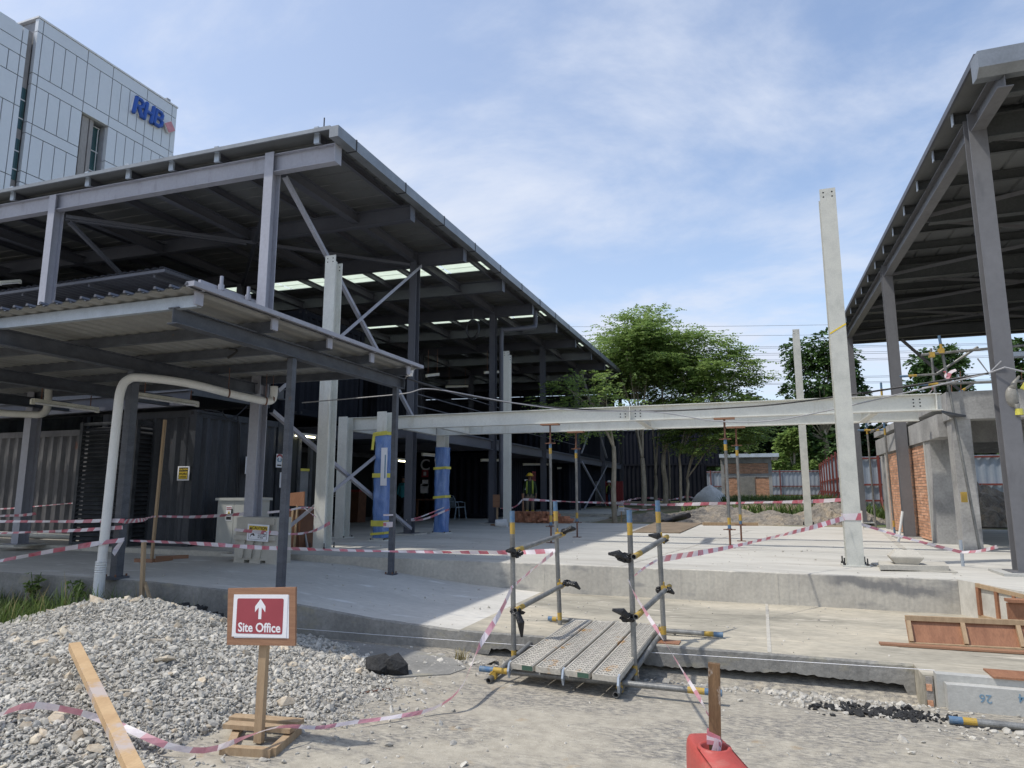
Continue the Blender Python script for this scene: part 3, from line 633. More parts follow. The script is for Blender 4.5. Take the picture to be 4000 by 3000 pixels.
A = container('shipping_container', -12.64, -10.2, 10.2, 12.75, .55, 3.2, 'corr_dark', 'dark grey container with a dented corner and black cable loops, nearest the canopy', G1)
# cable loops on its top rail
W_ = lambda *q: [AX(x, y, -10.12) for x, y in q]
mb = MB(); mb.path(smooth_path(W_((800,1600),(865,1612),(890,1635),(925,1625),(930,1650),(928,1760),(925,1940)), 6), .014, 6); mb.path(smooth_path(W_((770,1612),(840,1622),(915,1640),(935,1660),(934,1780),(933,1940)), 6), .012, 6); mb.path(smooth_path(W_((868,1605),(880,1630),(910,1632),(940,1610),(965,1585)), 6), .012, 6)
tag(mb.build('power_cable', 'cable', org=(-10.1,12,2.8)), 'loose black cables looping down the ribbed side of the dark container', 'cable')
# glazed door frame set against it
D = thing('glass_door', (-10.15, 13.5, Z2), 'dark aluminium glazed door frame beside the ribbed container, notices on the glass', 'door')
mb = MB()
for y in (12.85, 13.3, 13.75, 14.25): mb.box(-10.19, -10.11, y-.05, y+.05, Z2, 2.85)
mb.box(-10.192, -10.108, 12.8, 14.3, 2.852, 3.0); mb.build('door_frame', 'louvre', D)
mb = MB(); mb.box(-10.16, -10.14, 12.90, 13.25, Z2, 2.85); mb.build('pane', 'glass_dark', D)
mb = MB(); mb.box(-10.16, -10.14, 13.80, 14.20, Z2, 2.85); mb.build('pane', 'glass_dark', D)
mb = MB(); mb.box(-10.165, -10.14, 13.35, 13.70, Z2, 2.1); mb.box(-10.18,-10.12,13.34,13.71,2.1,2.16,1); mb.build('cover_sheet', ['tarp_grey','wrap_yellow'], D)
def notice(name, M, w, h, label, extra=None, cat='notice'):
    mb = MB(); panel(mb, M, w, h, .006, 0)
    if extra: extra(mb)
    return tag(mb.build(name, ['paper','ink_black','ink_blue','sign_red','sign_yellow'], org=tuple(M.translation)), label, cat)
def onX(x, px, py): p = AX(px, py, x); return frameM(p, (0,1,0), (0,0,1))
M = onX(-10.1, 975, 1818)
def plan(mb, M=M):
    for a in ((-.05,.0,.012,.2),(-.02,-.02,.012,.16),(.07,.03,.03,.09)): panel(mb, M, a[2], a[3], .002, 2, cx=a[0], cy=a[1], z=.006)
    panel(mb, M, .10, .02, .002, 3, cx=.03, cy=.12, z=.006)
notice('floor_plan', M, .26, .36, 'printed floor plan sheet taped to the dark ribbed container', plan)
M2 = onX(-10.1, 984, 1870); notice('paper_sheet', M2, .10, .34, 'narrow white sheet hanging below the floor plan sheet')
M3 = onX(-10.1, 1091, 1800)
def emblem(mb, M=M3):
    for i in range(5): a = R_(30+30*i); panel(mb, M, .05, .05, .002, 3, r=.02, cx=.09*math.cos(a), cy=.06+.07*math.sin(a), z=.006)
    panel(mb, M, .16, .09, .002, 2, r=.04, cy=.02, z=.006); panel(mb, M, .06, .09, .002, 0, r=.02, cy=.04, z=.009); panel(mb, M, .14, .03, .002, 1, cy=-.10, z=.006)
    panel(mb, M, .05, .30, .002, 4, cx=.11, z=.0065)
notice('emblem_poster', M3, .22, .30, 'small white poster with a red and blue petal emblem on the glazed door', emblem)
M4 = onX(-10.1, 1097, 1875); notice('paper_sheet', M4, .09, .34, 'narrow white sheet on the glazed door below the petal emblem poster')
# caution notice on the near corner of the container
M5 = frameM(AY(717, 1849, 10.15), (1,.0,0), (0,0,1))
def cwork(mb, M=M5):
    panel(mb, M, .225, .225, .002, 1, z=.006); panel(mb, M, .21, .135, .002, 4, cy=-.035, z=.008); text(mb, 'CAUTION', .045, frameM(M @ Vector((0,.073,.0085)), (1,0,0), (0,0,1)), 4, .02); text(mb, 'WORK', .065, frameM(M @ Vector((0,-.01,.0105)), (1,0,0), (0,0,1)), 1, .02); text(mb, 'IN PROGRESS', .028, frameM(M @ Vector((0,-.07,.0105)), (1,0,0), (0,0,1)), 1, .02)
notice('caution_sign', M5, .29, .27, 'yellow and black caution work in progress notice on the corner of the dark container', cwork, 'sign')
# louvred plant screen
LV = thing('louvre_screen', (-12, 10.2, .55), 'dark louvred screen box standing in front of the dark container', 'louvre screen')
LX0, LX1, LY0, LY1 = -12.75, -11.3, 9.85, 10.9
mb = MB()
for x, y in ((LX0,LY0),(LX1,LY0),(LX1,LY1),(LX0,LY1)): mb.box(x-.04, x+.04, y-.04, y+.04, .58, 3.0)
for z in (.6, 2.93): mb.box(LX0+.03, LX1-.03, LY0-.028, LY0+.03, z, z+.06); mb.box(LX1-.028, LX1+.03, LY0+.03, LY1-.03, z, z+.06)
mb.build('frame', 'louvre', LV)
mb = MB(); mb.box(LX0+.08, LX1-.08, LY0+.08, LY1-.08, .6, 2.9); mb.build('dark_backing', 'interior_dark', LV)  # added dark box, makes the gaps between louvres read as shade
for nm in (0, 1):
    mb = MB(); z = .72
    while z < 2.9:
        if nm == 0: mb.obox(((LX0+LX1)/2, LY0, z), ((LX1-LX0)/2-.03,0,0), (0,.035,.028), (0,-.002,.003))
        else: mb.obox((LX1, (LY0+LY1)/2, z), (0,(LY1-LY0)/2-.03,0), (-.035,0,.028), (.002,0,.003))
        z += .085
    mb.build('louvre_panel', 'louvre', LV)
# long ribbed container facing the camera at the far left, with its pipe and rails
B = container('shipping_container', -22.5, -12.9, 10.75, 13.2, .55, 2.98, 'corr_grey', 'long weathered grey container with rust spots and faded ribs at the far left', G1)
mb = MB(); mb.tube((-20, 10.55, .72), (-12.6, 10.55, .68), .055, 10); mb.path(smooth_path([(-15.4,10.55,.7),(-15.4,10.55,1.15),(-15.35,10.55,1.25),(-15.2,10.55,1.27)], 4), .05, 10)
tag(mb.build('drain_pipe', 'pvc', org=(-14,10.2,.7), smooth=True), 'white plastic drain pipe lying along the foot of the weathered grey container', 'pipe')
mb = MB(); mb.ibeam((-22, 10.5, 3.36), (-10.3, 10.1, 3.42), .3, .14, .012, .009); mb.build('floor_beam', 'shed_steel', SH)
G2 = 'upper floor containers in the shed'
container('shipping_container', -22.5, -11.0, 10.75, 13.2, 3.6, 5.75, 'corr_pale', 'pale grey container on the upper floor above the weathered one at far left', G2)
container('shipping_container', -12.65, -10.2, 13.3, 16.0, 3.42, 6.0, 'corr_navy', 'dark blue upper container whose end shows behind the tall pale column', G2)
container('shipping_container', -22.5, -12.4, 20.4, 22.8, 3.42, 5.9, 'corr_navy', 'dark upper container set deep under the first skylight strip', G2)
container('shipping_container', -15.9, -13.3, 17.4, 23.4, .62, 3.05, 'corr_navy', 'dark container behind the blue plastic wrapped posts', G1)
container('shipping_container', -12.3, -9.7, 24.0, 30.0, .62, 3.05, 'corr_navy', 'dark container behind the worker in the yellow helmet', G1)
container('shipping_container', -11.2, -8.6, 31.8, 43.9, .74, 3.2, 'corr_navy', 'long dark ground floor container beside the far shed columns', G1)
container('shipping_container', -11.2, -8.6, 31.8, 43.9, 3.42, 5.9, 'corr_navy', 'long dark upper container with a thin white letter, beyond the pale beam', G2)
container('shipping_container', -14, -3.35, 45.4, 47.9, .85, 3.4, 'corr_navy', 'dark container end standing beyond the tree trunks on the ground', G1)
container('shipping_container', -14, -2.6, 48.2, 50.8, 3.3, 5.9, 'corr_navy', 'dark container end in the upper row beyond the trees', G2)
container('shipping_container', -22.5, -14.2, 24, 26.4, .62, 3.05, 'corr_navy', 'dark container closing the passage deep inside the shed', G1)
# glazed shopfront and letters
F = thing('shopfront', (-13, 20, Z2), 'dark glazed shopfront under the first floor behind the stacked chairs', 'shopfront')
mb = MB()
for y in (16.6,18.2,19.8,21.4,23.0): mb.box(-13.15,-13.05,y-.05,y+.05,Z2,2.8)
mb.box(-13.16,-13.04,16.55,23.05,2.8,2.95); mb.box(-13.16,-13.04,16.55,23.05,.602,.72); mb.build('frame', 'louvre', F)
for a, b in ((16.65,18.15),(18.25,19.75),(19.85,21.35),(21.45,22.95)):
    mb = MB(); mb.box(-13.11,-13.08,a,b,.72,2.8); p = mb.build('pane', 'glass_dark', F)
    mb = MB()
    for k in range(3): mb.box(-13.078,-13.074,a+.5,b-.5,1.45+.07*k,1.47+.07*k)
    mb.build('frosted_stripe', 'tarp_grey', p)
def onY(y, px, py): return frameM(AY(px, py, y), (1,0,0), (0,0,1))
def letterC(px, py, x, size, label):
    mb = MB(); text(mb, 'C', size, onX(x, px, py) if x > -12 else onY(23.93, px, py), 0, .01, .004); tag(mb.build('wall_letter', 'paper', org=tuple(AX(px,py,x))), label, 'letter')
letterC(1660, 1818, -13.0, .62, 'white angular letter C on the dark glass left of the far blue post'); letterC(2286, 1716, -8.55, .55, 'thin pale letter C on the dark upper container')
for px, py, w, h, lab in ((1661,1887,.26,.26,'small printed notice under the white letter C'), (1658,1892+5,.34,.36,'larger printed notice, lowest under the white letter C')):
    M = onY(23.93, px, py if h < .3 else 1893+15); notice('paper_sheet', M, w, h, lab)
mb = MB(); M = onY(23.93, 1660, 1850); panel(mb, M, .3, .28, .006, 0); panel(mb, M, .12, .14, .002, 1, z=.006); tag(mb.build('safety_sign', ['sign_red','paper'], org=tuple(M.translation)), 'small red safety sign between the white letter C and the notices', 'sign')
mb = MB(); M = onX(-9.6, 2086, 1860); panel(mb, M, .5, .42, .006, 0); panel(mb, M, .1, .3, .002, 1, cx=-.05, z=.006); panel(mb, M, .1, .3, .002, 1, cx=.13, z=.006); tag(mb.build('safety_sign', ['sign_red','ink_black'], org=tuple(M.translation)), 'red board hanging on the dark wall above the worker in the yellow helmet', 'sign')
mb = MB(); M = onX(-9.6, 2056, 1893); panel(mb, M, .5, .45, .02, 0); panel(mb, M, .2, .25, .002, 1, cx=-.1, z=.02); tag(mb.build('meter_box', ['paper','ink_black'], org=tuple(M.translation)), 'white meter box on the dark wall behind the yellow helmet', 'box')
# thin awning roof over the upper pale container
AW = thing('awning', (-14, 10.4, 5.75), 'thin corrugated sheet roof over the pale upper container', 'awning')
def cor_sheet(mb, x0, x1, y0, y1, zf, pitch, depth, m=0):
    k = round((x1-x0)/pitch); pt = (x1-x0)/k; pr = []
    for i in range(k): pr += [(x0+i*pt, 0), (x0+i*pt+pt*.3, 0), (x0+i*pt+pt*.5, depth), (x0+i*pt+pt*.8, depth)]
    pr.append((x1, 0)); vs = []
    for x, h in pr: vs += [(x, y0, zf(y0)+h), (x, y1, zf(y1)+h)]
    return mb.add(vs, [(2*i, 2*i+2, 2*i+3, 2*i+1) for i in range(len(pr)-1)], m)
mb = MB(); cor_sheet(mb, -22, -10.85, 9.75, 13.0, lambda y: 6.0+(y-9.8)*.02, .2, .035, 0); mb.build('roof_sheet', 'shed_steel', AW)
mb = MB(); mb.bar((-22, 9.8, 5.96), (-10.85, 9.8, 5.96), .05, .06); mb.bar((-10.88, 9.8, 5.96), (-10.88, 13, 6.0), .05, .06)
for x in (-20,-17.5,-15,-13,-11.2): mb.bar((x, 9.85, 5.90), (x, 12.9, 5.94), .05, .06); mb.box(x-.03, x+.03, 10.5, 10.56, 5.72, 5.9)
mb.build('frame', 'shed_steel', AW)
# balcony stub with turnbuckle posts at the shed corner
BK = thing('balcony_panel', (-8.4, 9.0, 4.4), 'grey steel balcony panel with two jack posts behind the canopy roof', 'balcony')
mb = MB(); mb.bar((-8.5, 8.35, 5.0), (-8.5, 9.75, 5.0), .05, .16); mb.bar((-8.5, 8.35, 4.55), (-8.5, 9.75, 4.55), .05, .10); mb.box(-8.55,-8.4,9.76,9.9,3.8,5.3); mb.box(-8.52,-8.49,8.4,9.7,4.6,4.92); mb.build('panel', 'shed_steel_light', BK)
for y in (8.75, 9.4): mb = MB(); mb.tube((-8.42,y,3.9), (-8.42,y,5.25), .03, 8); mb.tube((-8.42,y,5.0), (-8.42,y,5.1), .05, 8); mb.build('jack_post', 'shed_steel_light', BK)
# ================================================================ CANOPY
CN = thing('canopy', (-5.4, 7.0, .45), 'low open canopy with corrugated sheet roof on thin steel posts, left foreground', 'canopy')
mb = MB(); mb.ibeam((-5.4, 5.0, 3.37), (-5.4, 9.6, 3.36), .17, .13, .012, .009); mb.box(-5.47,-5.33,9.6,9.612,3.27,3.46); mb.build('beam', 'canopy_steel', CN)
mb = MB(); mb.ibeam((-8.02, 4.6, 3.37), (-8.02, 10.0, 3.36), .19, .13, .012, .009); mb.build('beam', 'canopy_steel', CN)
for xb_ in (-10.7, -13.4, -16.1): mb = MB(); mb.ibeam((xb_, 4.6, 3.37), (xb_, 10.0, 3.36), .19, .13, .012, .009); mb.build('beam', 'canopy_steel', CN)
for x, y, zb, s in ((-5.4,6.86,.445,.08),(-5.385,9.42,.375,.075),(-8.02,6.86,.52,.11)):
    mb = MB(); mb.box(x-s/2, x+s/2, y-s/2, y+s/2, zb-.02, 3.275); mb.box(x-s, x+s, y-s, y+s, zb-.02, zb+.015)
    for i in (-1, 1):
        for j in (-1, 1): mb.tube((x+i*s*.75, y+j*s*.75, zb+.01), (x+i*s*.75, y+j*s*.75, zb+.045), .012, 6, 1)
    mb.build('post', ['canopy_steel','rust'], CN)
for i, y in enumerate((5.02, 6.14, 7.2, 8.22, 9.3)):
    mb = MB(); mb.cbeam((-18, y, 3.55), (-5.12, y, 3.50), .12, .06, .005, sgn=-1); mb.build('purlin', 'galv' if i == 0 else 'canopy_steel', CN)
    mb = MB(); mb.box(-5.116, -5.09, y-.05, y+.05, 3.45, 3.58); mb.box(-5.17, -5.05, y-.02, y+.02, 3.584, 3.6); mb.build('purlin_cap', 'shed_steel_light', CN)
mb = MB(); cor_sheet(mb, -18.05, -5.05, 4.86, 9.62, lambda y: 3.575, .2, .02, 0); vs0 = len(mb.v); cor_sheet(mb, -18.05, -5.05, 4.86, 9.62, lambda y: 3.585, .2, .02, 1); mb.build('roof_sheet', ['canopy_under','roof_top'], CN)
for i in range(33):
    x = -11.6+.2*i
    if x < -9.2: continue
    mb = MB(); mb.prism([(x+.08, 4.85, 3.61), (x+.12, 4.85, 3.61), (x+.11, 4.85, 3.635), (x+.09, 4.85, 3.635)], (0,.25,0)); mb.build('rib_cap', 'shed_steel', CN)
mb = MB(); mb.bar((-5.06, 4.86, 3.62), (-5.06, 9.64, 3.62), .10, .05); mb.build('edge_flashing', 'shed_steel_light', CN)
mb = MB(); mb.path(smooth_path([(-6.3,6.75,3.44),(-6.2,6.78,3.42),(-6.22,6.75,3.36),(-6.27,6.7,3.31)], 4), .018, 6); tag(mb.build('cable_stub', 'cable', org=(-6.25,6.75,3.4)), 'short bent black cable end poking out under the canopy roof', 'cable')
# gutter pipes under the canopy
pp = smooth_path([(-8.02,6.62,.28),(-8.02,6.64,1.2),(-8.02,6.66,2.6),(-8.02,6.68,2.98),(-7.98,6.74,3.13),(-7.85,6.85,3.17),(-7.5,7.3,3.14),(-7.3,8.0,3.06),(-7.16,8.45,3.02),(-7.13,8.6,3.04),(-7.12,8.64,3.12),(-7.12,8.64,3.27)], 6)
DP = thing('rainwater_pipe', (-8.02,6.62,.28), 'white plastic rainwater pipe bending up the canopy post and along under its roof', 'pipe')
mb = MB(); mb.path(pp, .058, 14); mb.build('pipe', 'pvc_white', DP, smooth=True)
mb = MB(); mb.lathe((-8.02,6.62,.30), [(.066,0),(.066,.3),(.06,.31)]+[q for k in range(5) for q in ((.07,.32+k*.03),(.062,.335+k*.03))], 16); mb.build('coupling', 'pvc_white', DP, smooth=False)
for t in (.62,.74,.84):
    p = pp[int(t*len(pp))]; mb = MB(); mb.lathe((p.x,p.y,p.z), [(.066,-.012),(.066,.012)], 14, axis=(.45,.85,0)); mb.tube((p.x,p.y,p.z+.06), (p.x,p.y,3.45), .005, 5); mb.build('hanger', 'rust', DP)
mb = MB(); mb.path(smooth_path([AY(-150,1590,8.4), AY(0,1612,8.7), AY(120,1619,8.9), AY(160,1619,8.95), AY(182,1600,9.0), AY(188,1560,9.0), AY(190,1500,9.0)], 5), .065, 12); tag(mb.build('rainwater_pipe', 'pvc', org=(-11.5,8.7,2.6), smooth=True), 'cream plastic pipe bending up beside the far left canopy post', 'pipe')
def batten(a, b, label, lit=False, drop=0, org=None, group='fluorescent battens'):
    a, b = Vector(a), Vector(b); T = thing('batten_light', tuple((a+b)/2), label, 'light', group)
    mb = MB(); mb.bar(a, b, .07, .05); mb.obox(a+Vector((0,0,-.03)), (.02,0,0), (0,.03,0), (0,0,.04)); mb.obox(b+Vector((0,0,-.03)), (.02,0,0), (0,.03,0), (0,0,.04)); mb.build('housing', 'fixture', T)
    mb = MB(); mb.tube(a-Vector((0,0,.045)), b-Vector((0,0,.045)), .017, 8); mb.build('lamp_tube', 'lit_tube' if lit else 'white_plastic', T)
    if drop:
        mb = MB()
        for t in (.12, .88): p = a.lerp(b, t); mb.tube(p, p+Vector((0,0,drop)), .008, 5)
        mb.build('hanger', 'rust', T)
batten(AY(128,1562,7.4), AY(380,1597,8.6), 'cream batten light hanging near the far left under the canopy', drop=.33)
batten(AY(533,1538,7.7), AY(770,1574,9.0), 'cream batten light hanging behind the white pipe under the canopy', drop=.2)
batten(AX(1147,1693,-9.9), AX(1232,1702,-9.9), 'lit yellow batten light above the glazed door', lit=True)
batten(AX(1552,1793,-9.0), AX(1592,1797,-9.0), 'lit batten light behind the canopy back post', lit=True)
for i, (px, py, qx, qy, X, lab) in enumerate(((1666,1465,1713,1460,-9.5,'unlit batten left of the downpipe column'),(1743,1509,1827,1507,-12,'unlit batten hanging low deep inside the upper floor'),(1893,1453,1971,1450,-9.2,'unlit batten between the downpipe column and the middle pale column'),(1650,1772,1722,1778,-9,'unlit batten left of the far blue post'),(1880,1795,1968,1796,-9,'unlit batten right of the downpipe column, ground floor'),(2045,1812,2140,1812,-9.2,'unlit batten over the brick stack, ground floor'),(2178,1827,2245,1826,-9,'unlit batten near the right hand props'),(0,1102,78,1096,-15,'unlit batten under the shed roof at the photo left edge'))):
    a, b = AX(px,py,X), AX(qx,qy,X)
    batten(a, b, lab, drop=.8 if i in (0,1,2) else 0)

FLD = thing('floodlight', tuple(AY(1596,1455,9.7)), 'small white floodlight fixed on the back corner of the canopy', 'light')
p = AY(1596,1455,9.7); mb = MB(); mb.prism([p+V(-.05,0,-.06), p+V(.05,0,-.06), p+V(.07,0,.05), p+V(-.07,0,.05)], (0,.05,0)); mb.box(p.x-.08,p.x+.08,p.y-.02,p.y+.07,p.z+.052,p.z+.075); mb.build('housing', 'white_plastic', FLD); mb = MB(); mb.tube(p+V(0,.03,-.06), p+V(-.1,.0,-.12), .01, 6); mb.build('bracket', 'cable', FLD)
p = AY(1846,1288,17.5); mb = MB()
for k in range(3): mb.path([p+V(math.cos(a)*.2,.02*k-.02+.03*math.sin(a*2),math.sin(a)*(.24+.03*k)) for a in [i*6.283/14 for i in range(15)]], .018, 6, cap=False)
mb.tube(p+V(0,0,.25), p+V(0,0,.65), .01, 5); tag(mb.build('cable_coil', 'cable', org=tuple(p)), 'black cable coil hanging from the shed roof beams below the second skylights', 'cable')
# ================================================================ PALE COLUMNS AND BEAM FRAME
def pale_col(x, y, top, label, w=.23, dp=.27, m='primer', split=.1, mark=False, bolts=True):
    T = thing('steel_column', (x, y, Z2), label, 'steel column', 'bare pale steel columns')
    mb = MB(); mb.bar((x, y-dp/2+.007, Z2+.02), (x, y-dp/2+.007, top), w, .014, 0, (0,1,0)); mb.bar((x, y+dp/2-.007, Z2+.02), (x, y+dp/2-.007, top-split), w, .014, 0, (0,1,0)); mb.bar((x, y, Z2+.02), (x, y, top-split*.6), .01, dp-.03, 0, (0,1,0))
    for sx in (-.06, .06):
        for k in (.06, .13): mb.tube((x+sx, y-dp/2-.001, top-k), (x+sx, y-dp/2+.0, top-k), .013, 8, 1); 
        for k in (.07,.14): mb.tube((x+sx, y+dp/2-.016, top-split-k), (x+sx, y+dp/2-.0135, top-split-k), .013, 8, 1)
    mb.build('shaft', [m, 'ink_black'], T)
    if mark:
        mb = MB(); mb.bar((x-w/2, y-dp/2-.002, 3.93), (x+w/2, y-dp/2-.002, 4.06), .004, .02); mb.build('paint_mark', 'sign_yellow', T)
    mb = MB(); mb.box(x-w/2-.06, x+w/2+.06, y-dp/2-.07, y+dp/2+.07, Z2+.002, Z2+.022); mb.build('base_plate', m, T)
    if bolts:
        for sx in (-1, 1):
            for sy in (-1, 1):
                mb = MB(); px, py = x+sx*(w/2+.035), y+sy*(dp/2+.03); mb.tube((px,py,Z2+.02), (px,py,Z2+.12), .010, 6); mb.tube((px,py,Z2+.022), (px,py,Z2+.045), .02, 6); mb.build('anchor_bolt', 'cable', T)
    return T
pale_col(-7.50, 10.62, 6.10, 'tall pale steel column in front of the shed corner, crossed by a shadow band', w=.23, dp=.24)
pale_col(-7.14, 19.3, 5.9, 'pale steel column standing between the downpipe column and the brick stack', w=.19, dp=.2)
pale_col(1.20, 10.85, 6.18, 'tallest pale mottled steel column with an orange paint mark, right of centre', w=.22, dp=.22, m='galv_pale', mark=True)
pale_col(1.31, 22.4, 6.6, 'thinner pale steel column rising farther back, left of the tallest one', w=.20, dp=.2, m='galv_pale')
BY1, BY2 = 13.42, 15.25
BH = AY(2650,1580,BY1).z-AY(2650,1638,BY1).z; zA = AY(2650,1609,BY1).z; zB = AY(2650,1673,BY2).z+BH/2
FR = thing('beam_frame', (-2.5, 14.3, Z2), 'pale steel beam frame spanning from the blue wrapped posts to the concrete building', 'beam frame')
def joint(mb, x, y, z, n=(0,-1,0)):
    for dx in (-.05, .05):
        for dz in (-.06, 0, .06): mb.tube((x+dx, y-.0065, z+dz), (x+dx, y-.0055, z+dz), .014, 8, 1)
for y, z, nm in ((BY1, zA, 0), (BY2, zB, 1)):
    mb = MB(); mb.ibeam((-8.85 if nm == 0 else -7.5, y, z), (3.02, y, z), BH, .17, .013, .010)
    for x in (-2.35,): mb.box(x-.008, x+.008, y-.084, y+.084, z-BH/2+.014, z+BH/2-.014)
    if nm == 0: joint(mb, -2.5, y, z); joint(mb, -2.2, y, z); joint(mb, 2.65, y, z); mb.box(2.93,2.945,y-.084,y+.084,z-.136,z+.136)
    mb.build('main_beam', ['primer','ink_black'], FR)
for x, y0, y1 in ((-8.85,13.5,15.2),(-7.5,13.6,15.15),(-6.6,13.6,15.15),(-2.2,13.55,15.12),(2.0,13.55,15.12)):
    mb = MB(); mb.ibeam((x, y0, zA-.05), (x, y1, zB-.05), .2, .13, .012, .009)
    for k in (0,1): mb.tube((x+.0045, y0+.12, zA-.02-.07*k), (x+.006, y0+.12, zA-.02-.07*k), .014, 8, 1)
    mb.build('cross_beam', ['primer','ink_black'], FR)
def post(x, y, top, wrap):
    mb = MB(); mb.ibeam((x,y,Z2+.02), (x,y,top), .25, .23, .014, .01, 0, (0,1,0)); mb.box(x-.2, x+.2, y-.2, y+.2, Z2+.002, Z2+.022)
    for sx in (-1,1):
        for sy in (-1,1): mb.tube((x+sx*.16,y+sy*.16,Z2+.02), (x+sx*.16,y+sy*.16,Z2+.05), .018, 6, 1)
    p = mb.build('post', ['primer','ink_black'], FR)
    if not wrap: return
    z0, z1, bands, tail = wrap; n, k = 28, 40; v = []; f = []; r = random.Random(int(x*10+y)); ph = [r.uniform(0,6) for _ in range(6)]
    for i in range(k+1):
        z = z0+(z1-z0)*i/k
        for j in range(n):
            a = 2*math.pi*j/n; ca, sa = math.cos(a), math.sin(a); q = 1/max(abs(ca), abs(sa)); q = 1+(q-1)*.97
            rr = .152*q + .006*math.sin(3*a+ph[0]+z*4) + .005*math.sin(7*a+ph[1]-z*7) + .004*math.sin(z*21+ph[2]+a*2)
            v.append((x+ca*rr, y+sa*rr, z))
    for i in range(k):
        for j in range(n): f.append((i*n+j, i*n+(j+1)%n, (i+1)*n+(j+1)%n, (i+1)*n+j))
    w = npmesh('plastic_wrap', v, f, 'wrap_blue', parent=p, smooth=True)
    for z, h, dz in bands:
        mb = MB()
        pts = [(sx*.166+x, sy*.166+y) for sx, sy in ((-1,-1),(1,-1),(1,1),(-1,1))]; mb.prism([(px, py, z+(dz if px > x else 0)) for px, py in pts], (0,0,h)); mb.build('tape_band', 'wrap_yellow', p)
    if tail: mb = MB(); mb.bar((x-.18,y-.17,z1-.35), (x-.15,y-.16,z1+.02), .06, .01, 0, (0,1,0)); mb.bar((x-.15,y-.17,z1), (x+.16,y-.17,z1+.03), .012, .05); mb.build('tape_tail', 'wrap_yellow', p)
post(-7.62, 12.88, zA+.18, (Z2+.06, 2.86, ((Z2+.30,.12,0),(Z2+.11,.05,.03),(1.92,.09,0),(2.8,.07,.03)), True))
post(-7.5, 15.55, zB+.10, (Z2+.03, 2.72, ((1.44,.06,.03),(2.16,.06,.02)), False))
post(-8.85, 13.25, zA+.15, None)
mb = MB(); M = frameM((-7.50, 12.705, 2.15), (1,0,0), (0,0,1)); panel(mb, M, .15, .80, .004, 0); panel(mb, M, .03, .5, .001, 1, cx=.03, z=.004); tag(mb.build('paper_sheet', ['paper','ink_blue'], org=(-7.4,12.82,2.1)), 'long white paper strip stuck on the near blue wrapped post', 'notice')
# adjustable props
def prop(x, y, top, label):
    T = thing('steel_prop', (x, y, Z2), label, 'prop', 'adjustable steel props under the pale beams')
    mb = MB(); z0 = Z2+.35; mb.tube((x,y,z0), (x,y,top-.42), .03, 10, 0); mb.tube((x,y,z0-.02), (x,y,z0+.07), .0305, 10, 1); mb.tube((x,y,z0+.07), (x,y,z0+.2), .0306, 10, 2); mb.tube((x,y,top-.62), (x,y,top-.5), .0306, 10, 2); mb.tube((x,y,top-.5), (x,y,top-.41), .0307, 10, 1); mb.build('outer_tube', ['tube','tube_blue','tube_yellow'], T)
    mb = MB(); mb.tube((x,y,Z2+.01), (x,y,z0), .019, 8); mb.tube((x,y,top-.42), (x,y,top-.03), .019, 8); mb.build('inner_tube', 'rust', T)
    for z in (z0-.03, top-.415): mb = MB(); mb.bar((x-.11,y,z+.012), (x+.11,y,z+.012), .03, .018); mb.tube((x,y,z), (x,y,z+.03), .045, 10); mb.build('collar', 'rust', T)
    mb = MB(); mb.box(x-.09,x+.09,y-.07,y+.07,Z2+.001,Z2+.01); mb.build('foot_plate', 'rust', T)
    mb = MB(); mb.box(x-.19,x+.19,y-.09,y+.09,top-.03,top-.002); mb.build('head_board', 'plywood', T)
    return T
prop(-4.02, BY1, zA-BH/2-.002, 'steel prop under the front pale beam, left of centre'); prop(-3.95, BY2, zB-BH/2-.002, 'steel prop under the rear pale beam, left of centre')
prop(-.57, BY1, zA-BH/2-.002, 'steel prop under the front pale beam, right of centre before the brick hut'); prop(-.42, BY2, zB-BH/2-.002, 'steel prop under the rear pale beam, right of centre before the brick hut')
# ================================================================ STEEL HALL (right)
HX = 3.1
HL = thing('steel_hall', (HX, 10.5, Z2), 'tall open grey steel hall with ribbed roof and X bracing, at the right edge', 'hall')
HRZ = lambda y: 6.92+(y-8.8)*.012
HY = [10.5, 17.6, 25.0]
for x in (HX, 9.4):
    for y in HY: column(HL, x, y, Z2+.02, HRZ(y)-.10, 'hall_steel', .215, .22, True, 'precast')
for x in (HX, 9.4):
    for a, b in ((9.25, HY[0]-.14), (HY[0]+.14, HY[1]-.14), (HY[1]+.14, HY[2]-.14)):
        mb = MB(); mb.ibeam((x,a,HRZ(a)-.24), (x,b,HRZ(b)-.24), .27, .17, .013, .010); mb.build('rafter', 'hall_steel', HL)
for y in HY+[13.8, 20.9]:
    mb = MB(); mb.ibeam((HX+.1, y, HRZ(y)-.30), (12, y, HRZ(y)-.30), .34, .16, .013, .010); mb.build('cross_beam', 'purlin_shaded', HL)
mb = MB(); mb.ibeam((HX+.1, 9.6, HRZ(9.6)-.22), (12, 9.6, HRZ(9.6)-.22), .2, .12, .012, .009); mb.build('cross_beam', 'purlin_shaded', HL)
y = 9.55; k = 0
while y < 25.8:
    z = HRZ(y)-.02
    mb = MB(); mb.cbeam((2.9, y, z), (12, y, z), .17, .065, .004); mb.build('purlin', 'purlin_shaded', HL)
    mb = MB(); mb.box(2.885, 2.899, y-.08, y+.01, z-.085, z+.085); mb.box(2.87,2.93,y-.045,y-.03,z+.086,z+.13); mb.build('purlin_cap', 'galv', HL)
    y += 1.17; k += 1
